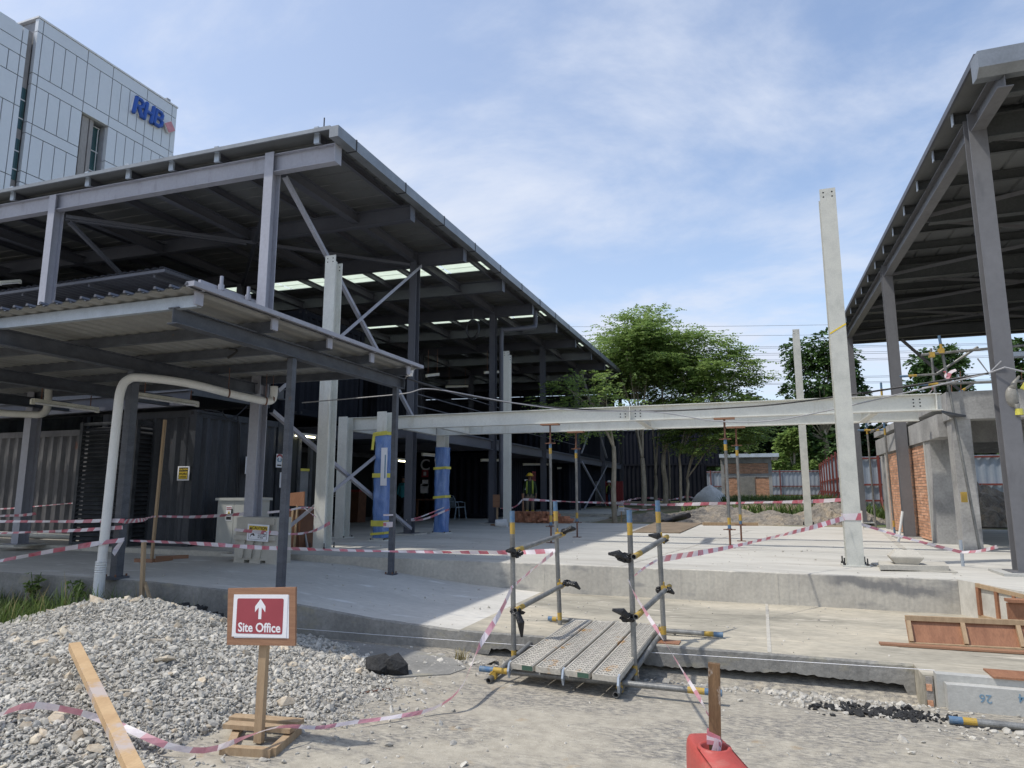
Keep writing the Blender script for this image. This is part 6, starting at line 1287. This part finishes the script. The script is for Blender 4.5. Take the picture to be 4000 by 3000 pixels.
for row, (x0, cnt) in enumerate(((-1.08,21),(-1.06,21),(-1.0,19),(-.88,15),(-.82,14))):
    for dep in (0, 1):
        for i in range(cnt):
            if row > 2 and dep == 0 and r.random() < .25: continue
            o = proto if k == 0 else proto.copy()
            if k: COL.objects.link(o)
            o.location = (c.x+x0+i*.104+r.uniform(-.006,.006), c.y+.12+dep*.22+r.uniform(-.02,.02), Z2+row*.072+.002); o.rotation_euler = (0,0,r.uniform(-.06,.06)); k += 1
            tag(o, 'orange clay brick in the loose stack in front of the worker with the yellow helmet', 'brick', 'bricks in the loose stack')
for i in range(6):
    o = proto.copy(); COL.objects.link(o); o.location = (c.x-.3+i*.17, c.y-.12+r.uniform(-.05,.05), Z2+.02+.06*(i % 2)); o.rotation_euler = (r.uniform(-.5,.5), r.uniform(-.3,.3), r.uniform(0,3)); tag(o, 'orange clay brick tumbled out in front of the loose stack', 'brick', 'bricks tumbled from the stack')
M = frameM(AY(2427,1986,24.5), (1,0,0), (0,0,1)); NB = thing('notice_board', tuple(AY(2427,2040,24.5)), 'small white notice board on a stake beside the first tree', 'sign'); mb = MB(); panel(mb, M, .21, .2, .01, 0); panel(mb, M, .18, .04, .001, 2, cy=.06, z=.01); panel(mb, M, .16, .015, .001, 1, cy=0, z=.01); panel(mb, M, .16, .015, .001, 1, cy=-.04, z=.01); mb.build('board', ['paper','ink_blue','sign_yellow'], NB); mb = MB(); p = AY(2427,1990,24.53); mb.bar(p, (p.x,p.y,.5), .04, .03, 0, (0,1,0)); mb.build('stake', 'timber', NB)
# bin, boards, table, chairs, barriers inside
p = GZ(1387,2040,Z2); BN = thing('waste_bin', tuple(p), 'dark red waste bin in the shade left of the near blue post', 'bin'); mb = MB(); w = .24; mb.prism([p+V(-w,-w,0), p+V(w,-w,0), p+V(w*1.15,-w*1.1,1.0), p+V(-w*1.15,-w*1.1,1.0)], (0,2*w,0)); mb.build('body', 'wood_brown', BN); mb = MB(); mb.box(p.x-.31,p.x+.31,p.y-.31,p.y+.33,Z2+1.002,Z2+1.07); mb.build('lid', 'plastic_red', BN)
p = AY(1165,1980,10.6); CB2 = thing('wooden_crate', (p.x,10.7,Z2), 'brown timber crate with a leaning board by the glazed door', 'crate'); mb = MB(); mb.box(p.x-.25,p.x+.1,10.55,10.95,Z2,p.z-.05); mb.build('box', 'wood_brown', CB2); mb = MB(); mb.prism([V(p.x-.15,10.51,p.z+.02),V(p.x+.22,10.47,p.z+.02),V(p.x+.22,10.47,p.z+.28),V(p.x-.15,10.51,p.z+.25)], (0,.02,0)); mb.build('board', 'plywood_dark', CB2); mb = MB(); mb.bar((p.x+.05,10.47,Z2),(p.x+.06,10.51,p.z+.2),.03,.03,0,(0,1,0)); mb.bar((p.x-.05,10.45,Z2),(p.x-.04,10.51,p.z-.05),.04,.03,0,(0,1,0)); mb.build('leg', 'timber', CB2)
p = GZ(1660,2032,Z2); TB = thing('site_table', tuple(p), 'dark wooden table with orange chairs behind it, left of the far blue post', 'table'); mb = MB(); mb.box(p.x-.55,p.x+.75,p.y-.3,p.y+.4,Z2+.70,Z2+.75); mb.build('tabletop', 'wood_brown', TB)
for sx, sy in ((-.5,-.25),(.7,-.25),(-.5,.35),(.7,.35)): mb = MB(); mb.box(p.x+sx-.03,p.x+sx+.03,p.y+sy-.03,p.y+sy+.03,Z2,Z2+.699); mb.build('leg', 'wood_brown', TB)
def chair(p, rz, m, label, group):
    T = thing('plastic_chair', tuple(p), label, 'chair', group); M = Matrix.Translation(p) @ Matrix.Rotation(rz, 4, 'Z')
    def tr(mb): mb.v = [tuple(M @ Vector(q)) for q in mb.v]; return mb
    mb = MB(); mb.prism([(-.21,-.22,.42),(.21,-.22,.42),(.20,.2,.40),(-.20,.2,.40)], (0,0,.03)); tr(mb).build('seat', m, T)
    mb = MB()
    for i in range(5): x = -.16+.08*i; mb.bar((x*.9,.20,.44), (x*1.1,.29,.80), .03, .012, 0, (0,1,0))
    mb.path([(-.2,.2,.42),(-.215,.27,.72),(-.16,.31,.84),(0,.32,.87),(.16,.31,.84),(.215,.27,.72),(.2,.2,.42)], .016, 6); tr(mb).build('backrest', m, T)
    for sx in (-1, 1):
        mb = MB(); mb.path([(sx*.2,-.2,.43),(sx*.225,-.25,0)], .02, 6); tr(mb).build('leg', m, T); mb = MB(); mb.path([(sx*.19,.19,.41),(sx*.22,.27,0)], .02, 6); tr(mb).build('leg', m, T)
        mb = MB(); mb.path([(sx*.22,.24,.62),(sx*.235,0,.63),(sx*.225,-.18,.6),(sx*.21,-.2,.43)], .015, 6); tr(mb).build('armrest', m, T)
CG = 'plastic chairs in the shed'
chair(GZ(1786,2026,Z2), 2.6, 'chair_blue', 'pale blue plastic chair nearest the far blue post', CG); chair(GZ(1815,2016,Z2), 2.4, 'chair_blue', 'pale blue plastic chair behind the nearest blue one', CG); chair(GZ(1845,2020,Z2), 2.0, 'cloth_dark', 'black plastic chair right of the two pale blue ones', CG); chair(GZ(1662,2012,Z2), 3.0, 'plastic_orange', 'orange plastic chair behind the dark table', CG); chair(GZ(1705,2012,Z2), 3.3, 'plastic_orange', 'orange brown plastic chair at the right end of the dark table', CG)
def road_barrier(p, w, h, m, label):
    mb = MB(); d = .25; mb.prism([p+V(-w/2,-d,0), p+V(-w/2,-d,.25), p+V(-w/2,-d*.5,.4), p+V(-w/2,-d*.35,h), p+V(-w/2,d*.35,h), p+V(-w/2,d*.5,.4), p+V(-w/2,d,.25), p+V(-w/2,d,0)], (w,0,0)); 
    for i in range(3): mb.box(p.x-w/2+w*(.12+.3*i), p.x-w/2+w*(.22+.3*i), p.y-d*.45-.02, p.y-d*.34, .5+p.z-.1, p.z+h-.12)
    return tag(mb.build('road_barrier', m, org=tuple(p)), label, 'barrier', 'tall plastic barriers in the shed')
for px, m, w, lab in ((2242,'plastic_red',.7,'red plastic barrier left of the braced far bay'),(2310,'tarp_grey',1.5,'grey plastic barrier in the braced far bay'),(2380,'plastic_red',.6,'red plastic barrier behind the man in the white helmet'),(2418,'plastic_red',.5,'red plastic barrier right of the first tree trunk')):
    road_barrier(V(AY(px,1990,37.5).x, 37.5, Z2), w, 1.55, m, lab)
# ================================================================ PEOPLE
def person(loc, h, facing, label, shirt, trousers, helmet=None, vest=False, boots='cloth_dark', pose='stand', lean=0, hair=True):
    k = h/1.72; T = thing('person', tuple(loc), label, 'person'); M = Matrix.Translation(loc) @ Matrix.Rotation(facing, 4, 'Z') @ Matrix.Scale(k, 4)
    J = {}; vs = []; rad = []; ed = []; mi = []
    def add(n, p, r, par=None, m=0):
        J[n] = len(vs); vs.append(p); rad.append(r); mi.append(m)
        if par is not None: ed.append((J[par], J[n]))
    add('pel',(0,0,.95),.145); add('abd',(0,0,1.12),.13,'pel'); add('chest',(0,.0,1.30),.15,'abd'); add('sh',(0,.01,1.42),.115,'chest'); add('neck',(0,.0,1.50),.055,'sh'); add('jaw',(0,-.01,1.56),.07,'neck'); add('head',(0,0,1.63),.088,'jaw'); add('crown',(0,.005,1.70),.07,'head'); add('nose',(0,-.10,1.615),.014,'head')
    for s, nm in ((-1,'l'),(1,'r')):
        add('hip'+nm,(s*.09,0,.88),.10,'pel'); kn = (s*.10,-.02,.48); an = (s*.11,.01,.09)
        if pose == 'walk': kn = (s*.1,-.10*s,.48); an = (s*.1,.12*s if s > 0 else -.05,.10)
        add('kn'+nm,kn,.068,'hip'+nm); add('calf'+nm,((kn[0]+an[0])/2,(kn[1]+an[1])/2+.02,.32),.062,'kn'+nm); add('an'+nm,an,.045,'calf'+nm); add('toe'+nm,(an[0]+s*.02,an[1]-.17,.04),.038,'an'+nm); add('heel'+nm,(an[0],an[1]+.05,.045),.04,'an'+nm)
        add('sho'+nm,(s*.17,.01,1.41),.066,'sh'); el = (s*.235,.03,1.13); wr = (s*.23,-.06,.90)
        if pose == 'hands_front': el = (s*.26,.04,1.14); wr = (s*.10,-.17,1.02)
        add('el'+nm,el,.045,'sho'+nm); add('wr'+nm,wr,.030,'el'+nm)
        e, w = Vector(el), Vector(wr); d = (w-e).normalized(); sd = d.cross(Vector((s,0,0))).normalized(); pa = w+d*.055; add('palm'+nm,tuple(pa),.032,'wr'+nm)
        for i in range(4): q = pa+d*(.045+.008*(1 if i in (1,2) else 0))+sd*(.024-.016*i); add('f%d%s'%(i,nm),tuple(q),.0095,'palm'+nm); q2 = q+d*.03+Vector((-s*.015,0,0)); add('g%d%s'%(i,nm),tuple(q2),.008,'f%d%s'%(i,nm))
        q = w+d*.03+sd*.045; add('th'+nm,tuple(q),.011,'palm'+nm); add('ti'+nm,tuple(q+d*.03),.009,'th'+nm)
    me = bpy.data.meshes.new('person_body'); me.from_pydata(vs, ed, []); ob = bpy.data.objects.new('body_src', me); COL.objects.link(ob)
    sk = ob.modifiers.new('s','SKIN'); sk.use_smooth_shade = True
    sub = ob.modifiers.new('u','SUBSURF'); sub.levels = 1; sub.render_levels = 1
    for i, q in enumerate(me.skin_vertices[0].data): q.radius = (rad[i]*(1.25 if i in (1,2,3) else 1), rad[i]*(.8 if i in (1,2,3) else 1)); q.use_root = (i == 0)
    dg = bpy.context.evaluated_depsgraph_get(); dg.update(); m2 = bpy.data.meshes.new_from_object(ob.evaluated_get(dg)); bpy.data.objects.remove(ob)
    v0 = [Vector(q.co) for q in m2.vertices]; fs = [tuple(f.vertices) for f in m2.polygons]; bpy.data.meshes.remove(m2)
    mb = MB(); mb.v = [tuple(M @ q) for q in v0]; mb.f = fs
    for f in fs:
        c = sum((v0[i] for i in f), Vector())/len(f)
        if c.z > 1.49: m = 0
        elif c.z > .93 and abs(c.x) < .3 and not (c.z < 1.02 and abs(c.x) > .17) and not (pose == 'hands_front' and c.y < -.15): m = 1
        elif c.z <= .97 and abs(c.x) > .185 and c.z > .6: m = 0
        elif pose == 'hands_front' and c.y < -.15 and c.z > .9: m = 0
        elif c.z < .40 and boots == 'boot_yellow' or c.z < .11: m = 3
        else: m = 2
        mb.mi.append(m)
    mb.build('body', ['skin', shirt, trousers, boots], T, smooth=True)
    def P(x, y, z): return M @ Vector((x, y, z))
    mb = MB()
    for s in (-1, 1): mb.ball(P(s*.033,-.083,1.645), .011*k, 0, 6, 4); 
    mb.ball(P(0,-.088,1.575), .016*k, 0, 6, 4, (1.2,.5,.4))
    for s in (-1, 1): mb.ball(P(s*.088,0,1.625), .022*k, 1, 6, 4)
    mb.build('face', ['cloth_dark','skin'], T)
    if helmet:
        mb = MB(); mb.ball(P(0,.005,1.665), .125*k, 0, 16, 6, (.95,1.12,.95), top=True); mb.lathe(P(0,-.01,1.66), [(.12*k,0),(.16*k,-.005),(.16*k,.008),(.12*k,.015)], 16); mb.build('helmet', helmet, T, smooth=True)
    else:
        mb = MB(); mb.ball(P(0,.02,1.66), .108*k, 0, 12, 6, (.95,1.0,.95), top=True); mb.build('hair', 'cloth_dark', T, smooth=True)
    if vest:
        mb = MB()
        for s in (-1, 1): mb.path([P(s*.11,-.145,1.0), P(s*.115,-.16,1.2), P(s*.11,-.13,1.38), P(s*.10,-.0,1.48), P(s*.11,.12,1.38), P(s*.115,.16,1.2)], .034*k, 6)
        mb.build('vest', 'hivis', T, smooth=True)
    return T
p = AY(2070,2033,23.2); person(V(p.x,23.2,Z2), 1.62, .28, 'worker in a yellow helmet and lime vest standing behind the brick stack', 'cloth_green', 'trouser_tan', 'helmet_yellow', True, 'boot_yellow')
p = GZ(2381,1992,Z2); D_ = (p-EYE).dot(FWD); person(p, 111*D_/FPX, -1.35, 'worker in a white helmet and dark vest standing sideways near the red barriers', 'cloth_dark', 'denim', 'helmet_white', True, pose='hands_front')
p = GZ(1570,2037,Z2); D_ = (p-EYE).dot(FWD); person(p, 173*D_/FPX, 2.9, 'person in a teal shirt and black trousers seen from behind beside a shed column', 'teal', 'cloth_dark', None, False, 'cloth_dark', 'walk')
# ================================================================ TREES
def limb(mb, pts, r0, r1, n=7): k = len(pts); mb.path(pts, [r0+(r1-r0)*i/(k-1) for i in range(k)], n)
def leaves(name, C, Dv, seed, m, parent, ll=.16, lw=.055, per=9, droop=.35, spread=.5, org=None):
    """feathery sprays: for each centre C with heading Dv a drooping stem with paired leaflets"""
    g = np.random.default_rng(seed); k = len(C); C = np.asarray(C, float); Dv = np.asarray(Dv, float); Dv /= np.linalg.norm(Dv, axis=1)[:,None]+1e-9
    side = np.cross(Dv, np.array([0,0,1.0])); side /= np.linalg.norm(side, axis=1)[:,None]+1e-6; V_, i0 = [], 0
    for j in range(per):
        t = (j//2+.5)/(per/2); s = 1 if j % 2 else -1; ln = ll*(.75+.5*g.random((k,1)))*(1-.35*t); base = C+Dv*(t*spread)-np.array([0,0,1.0])*(droop*spread*t*t)
        d = side*s*.8+Dv*.6+g.normal(0,.22,(k,3)); d[:,2] -= .25; d /= np.linalg.norm(d, axis=1)[:,None]
        w = np.cross(d, g.normal(0,.45,(k,3))+np.array([0,0,1.0])); w /= np.linalg.norm(w, axis=1)[:,None]+1e-6
        V_.append(np.stack([base, base+d*ln*.5+w*lw, base+d*ln, base+d*ln*.5-w*lw], 1))
    v = np.concatenate(V_, 0).reshape(-1,3); f = np.arange(len(v)).reshape(-1,4)
    return npmesh(name, v, f, m, parent=parent, org=org)
def vase_tree(x, y, z, h, label, seed, spreadx, n_spray, fork=1.6, lean=(0,0), r0=.13, low=.42, crown_c=None, cr=None, m='leaf', ll=.2, nl=5, bark='bark', group='slender trees in a row beside the shed', gap=.3):
    """multi-stemmed tree whose limbs rise like a vase into a feathery layered crown"""
    r = random.Random(seed); T = thing('tree', (x,y,z), label, 'tree', group); mb = MB(); base = V(x,y,z); fk = V(x+lean[0]*.4, y+lean[1]*.4, z+fork); tips = []
    limb(mb, smooth_path([base-V(0,0,.15), base+V(r.uniform(-.05,.05),0,fork*.4), base.lerp(fk,.75)+V(r.uniform(-.06,.06),0,0), fk], 4), r0, r0*.72, 9)
    cc = V(*(crown_c or (x+lean[0], y+lean[1], z+h*.68))); cr = cr or (spreadx, spreadx, h*.33)
    for i in range(nl):
        a = 2*math.pi*(i+r.uniform(-.2,.2))/nl; top = cc+V(math.cos(a)*cr[0]*.55, math.sin(a)*cr[1]*.5, r.uniform(-.15,.6)*cr[2]); mid = fk.lerp(top,.5)+V(math.cos(a)*-.12, 0, .25)
        pts = smooth_path([fk-V(0,0,.05), fk.lerp(mid,.5)+V(r.uniform(-.06,.06),0,.05), mid, top], 4); limb(mb, pts, r0*.5, .012)
        for j in range(6):
            t = r.uniform(.35,1); s = pts[int(t*(len(pts)-1))]; e = V(cc.x+r.gauss(0,.55)*cr[0], cc.y+r.gauss(0,.5)*cr[1], cc.z+r.gauss(0.05,.5)*cr[2]); e = s.lerp(e, .85); limb(mb, [s, s.lerp(e,.5)+V(0,0,.12), e], .011, .004, 5); tips.append(e)
        tips.append(top)
    mb.build('trunk', bark, T, smooth=True)
    C, Dv = [], []; clumps = tips+[V(cc.x+r.uniform(-1,1)*cr[0], cc.y+r.uniform(-1,1)*cr[1], cc.z+r.uniform(-1,1)*cr[2]) for _ in range(30)]
    clumps = [q for q in clumps if ((q.x-cc.x)/cr[0])**2+((q.y-cc.y)/cr[1])**2+((q.z-cc.z)/cr[2])**2 < 1.15]
    for _ in range(n_spray):
        q = r.choice(clumps); cs = .24*min(cr[0],cr[2]); p = V(q.x+r.gauss(0,cs*1.3), q.y+r.gauss(0,cs*1.3), q.z+r.gauss(0,cs*.28))
        o = V((p.x-cc.x)*1.3, p.y-cc.y, (p.z-cc.z)*.35+.2); C.append(p); Dv.append(o+V(r.gauss(0,.5), r.gauss(0,.5), r.gauss(0,.2)))
    leaves('crown', C, [tuple(q) for q in Dv], seed, m, T, ll, ll*.24, 10, .3, ll*3.4); return T
def px_tree(px_base, Y, zb, px_top, w_px, label, seed, n, **k):
    b = AY(px_base, 1990, Y); t = AY(px_base, px_top, Y); s = w_px/FPX*(V(b.x,Y,1.65)-EYE).dot(FWD); return vase_tree(b.x, Y, zb, t.z-zb, label, seed, s, n, **k)
vb = GZ(2402,2045,.5)
vase_tree(vb.x, vb.y, .5, 5.8, 'slender pale barked tree nearest the shed with a thin crown leaning left', 3, 1.5, 420, fork=2.7, lean=(.05,.0), r0=.10, crown_c=(vb.x-.9,vb.y,4.7), cr=(1.3,1.2,1.15), ll=.16, nl=4)
tr = [(2515,35,1230,'pale trunked tree second from the shed, forking low into upright limbs',1500),(2565,37.5,1240,'brownish trunked tree forking into a tall V, behind the tape loop',1100),(2600,36.5,1270,'pale mottled tree leaning right, with the widest crown',1700),(2617,39.5,1330,'thinnest pole like tree behind the mottled one',600),(2660,35.5,1350,'thin tree with ivy on its stem, right of the row',800),(2688,36,1480,'short speckled tree with an open fork, rightmost trunk of the row',900)]
for i, (px, Y, pt, lab, n) in enumerate(tr):
    b = AY(px, 1990, Y); D = (V(b.x,Y,1.65)-EYE).dot(FWD); mp_ = D/FPX; zb = .55+.42*sstep(24,45,Y)
    cpx = (2470,2550,2660,2600,2800,2790)[i]; cpy = (1380,1350,1430,1520,1520,1680)[i]; c = AY(cpx, cpy, Y); cr = [(140,140),(130,120),(190,140),(130,150),(150,110),(150,90)][i]
    vase_tree(b.x, Y, zb, 7, lab, 20+i, 1, int(n*1.6), fork=(2.5,1.6,2.7,3.2,2.6,1.5)[i], r0=(.15,.11,.15,.05,.08,.09)[i], crown_c=tuple(c), cr=(cr[0]*mp_*1.05, 2.0, cr[1]*mp_*1.05), ll=.19, nl=(4,3,5,2,3,3)[i])
def round_tree(name, cx, Y, top, bot, wpx, label, seed, n, m='leaf_dark', ll=.34, group=None, base=None, blobs=16):
    """broad tree: trunk, forked limbs and leaf clumps spread over an uneven crown"""
    r = random.Random(seed); ct = AY(cx, top, Y); cb = AY(cx, bot, Y); D = (V(ct.x,Y,2)-EYE).dot(FWD); w = wpx/2*D/FPX; zb = .9; T = thing(name, (ct.x,Y,zb), label, 'tree', group)
    H = ct.z-cb.z; cz = (ct.z+cb.z)/2; mb = MB(); limb(mb, [V(ct.x,Y,zb-.2), V(ct.x+.1,Y,zb+(cz-zb)*.5), V(ct.x,Y,cz)], .05*H*.6+.05, .08); cl = []
    for i in range(blobs):
        a = r.uniform(0, 6.283); u = r.uniform(-1,1); q = math.sqrt(max(0,1-u*u))*r.uniform(.45,.95); p = V(ct.x+math.cos(a)*q*w, Y+math.sin(a)*q*w*.8, cz+u*H*.46); cl.append((p, r.uniform(.20,.36)*min(w,H*.6))); limb(mb, [V(ct.x,Y,zb+(cz-zb)*.6), V(ct.x,Y,cz).lerp(p,.5)+V(0,0,-.1*H), p], .07, .015, 5)
    mb.build('trunk', 'bark', T, smooth=True); C, Dv = [], []
    for _ in range(n):
        p, rr = r.choice(cl); d = V(r.gauss(0,1), r.gauss(0,1), r.gauss(.25,.8)).normalized(); q = p+d*rr*r.uniform(.55,1.12); C.append(q); Dv.append(d+V(0,0,-.25))
    leaves('crown', C, [tuple(q) for q in Dv], seed, m, T, ll, ll*.26, 8, .5, ll*1.6); return T
BT = 'broad trees beyond the fences'
round_tree('tree', 3190, 62, 1300, 1830, 270, 'tall dark tree with drooping boughs behind the two right pale columns', 51, 1900, 'leaf_dark', .42, BT, blobs=24)
round_tree('tree', 3655, 52, 1375, 1800, 290, 'bushy green tree behind the scaffold and hall columns', 52, 2200, 'leaf_dark', .34, BT, blobs=20)
round_tree('tree', 3985, 50, 1310, 1720, 190, 'dark tree cut off by the right photo edge', 53, 1300, 'leaf_dark', .34, BT, blobs=14)
round_tree('tree', 3095, 58, 1700, 1900, 130, 'bright green young tree under the beam left of the tallest pale column', 54, 700, 'leaf', .4, BT, blobs=9)
round_tree('tree', 2900, 66, 1560, 1900, 230, 'dim green tree behind the brick hut roof', 55, 1300, 'leaf_wood', .5, BT, blobs=14)
# wood behind the fence: one mass
r = random.Random(77); C, Dv = [], []
a, b = AY(2700,1900,75), AY(4100,1900,62)
for _ in range(13000):
    t = r.random(); x = a.x+(b.x-a.x)*t; y = a.y+(b.y-a.y)*t; top = 9.0+.9*math.sin(t*17)+.5*math.sin(t*41+1)+(-2.2 if t > .5 else 0); z = .8+top*(r.random()**.8); C.append((x+r.uniform(-.5,.5), y+r.uniform(-1.5,1.5)-1.5*(1-z/8), z)); Dv.append((r.gauss(0,1), r.gauss(-.6,.6), r.gauss(.1,.6)))
wd = leaves('wood', C, Dv, 5, 'leaf_wood', None, .62, .2, 7, .5, .7, org=(b.x*.5,70,0)); tag(wd, 'dense dark green wood closing the view behind the sheet fences', 'wood', kind='stuff')
g = np.random.default_rng(1)
# far green on the left, seen through gaps of the shed
round_tree('tree', 20, 30, 1170, 1300, 160, 'green tree seen through a gap in the shed at the left edge', 56, 500, 'leaf', .3, None, blobs=8)
round_tree('tree', 1480, 46, 1560, 1700, 240, 'green tree glimpsed through the open upper floor of the shed', 57, 900, 'leaf_dark', .4, None, blobs=10)
# ---- grass and weeds at the foot of the ramp (left) and by the far fence
def grass(name, pts, hmin, hmax, m, seed, label, wd=.006, cat='grass'):
    g = np.random.default_rng(seed); k = len(pts); P = np.asarray(pts, float); h = g.uniform(hmin, hmax, (k,1)); a = g.uniform(0, 6.283, k); d = np.stack([np.cos(a), np.sin(a), np.zeros(k)], 1); ln = g.uniform(.15,.75,(k,1)); s = np.stack([-np.sin(a), np.cos(a), np.zeros(k)], 1)*wd
    up = np.array([[0,0,1.0]]); mid = P+up*h*.6+d*h*ln*.35; tip = P+up*h+d*h*ln
    v = np.stack([P-s, P+s, mid+s*.8, mid-s*.8, tip+s*.15, tip-s*.15], 1).reshape(-1,3); o = (np.arange(k)*6)[:,None]; f = np.concatenate([o+np.array([[0,1,2,3]]), o+np.array([[3,2,4,5]])], 0)
    return tag(npmesh(name, v, f, m, org=tuple(P[0])), label, cat, kind='stuff')
P = []
while len(P) < 7500:
    x, y = g.uniform(-12,-6.4), g.uniform(5.0,6.75)
    if x > -7.0 and y < 6.45: continue
    if y < 5.6+.55*(x+7.4)+1.0 - (x < -8)*1.4 and g.random() < .8: continue
    P.append((x, y, max(pile_h(x, y)-.05, 0)))
grass('grass', P, .08, .34, 'grass', 3, 'green grass growing between the ramp and the stone heap')
grass('grass', [q for q in P if g.random() < .08], .2, .48, 'dry_grass', 4, 'taller straw coloured grass stems among the green grass', .0035)
P = [(-2.86+g.normal(0,.035), 6.42+g.normal(0,.02), 0) for _ in range(60)]; grass('grass', P, .04, .12, 'dry_grass', 6, 'small dry grass tuft at the foot of the lower slab', .003)
P = [(g.uniform(-3, 14), g.uniform(27.5,31), .62) for _ in range(2500)]+[(g.uniform(-2,6), g.uniform(38,46), .85) for _ in range(4000)]; grass('grass', P, .2, .6, 'grass', 7, 'weeds growing along the foot of the fences', .03)
def weed(px, py, Y, h, label, seed, n=26):
    r = random.Random(seed); b = AY(px, py, Y); T = thing('weed', tuple(b), label, 'weed', 'leafy weeds against the ramp wall'); mb = MB(); C, Dv = [], []
    for i in range(4):
        e = b+V(r.uniform(-.14,.14), r.uniform(-.1,.02), h*r.uniform(.6,1)); mb.path([b, b.lerp(e,.5)+V(0,0,.03), e], .005, 5)
        for j in range(n//4): C.append(b.lerp(e, r.uniform(.3,1))); Dv.append((r.gauss(0,1), r.gauss(-.4,.6), r.gauss(.2,.4)))
    mb.build('stem', 'grass', T); leaves('foliage', C, Dv, seed, 'leaf', T, .085, .022, 3, .3, .03)
weed(130,2350,6.7,.42,'bushy weed against the ramp wall at far left',1,44); weed(300,2345,6.7,.30,'broad leaved weed against the ramp wall left of the white pipe',2,30); weed(525,2390,6.72,.22,'small leafy weed between the white pipe and the timber stake',3,22)
S.render.resolution_x = 1024; S.render.resolution_y = 768
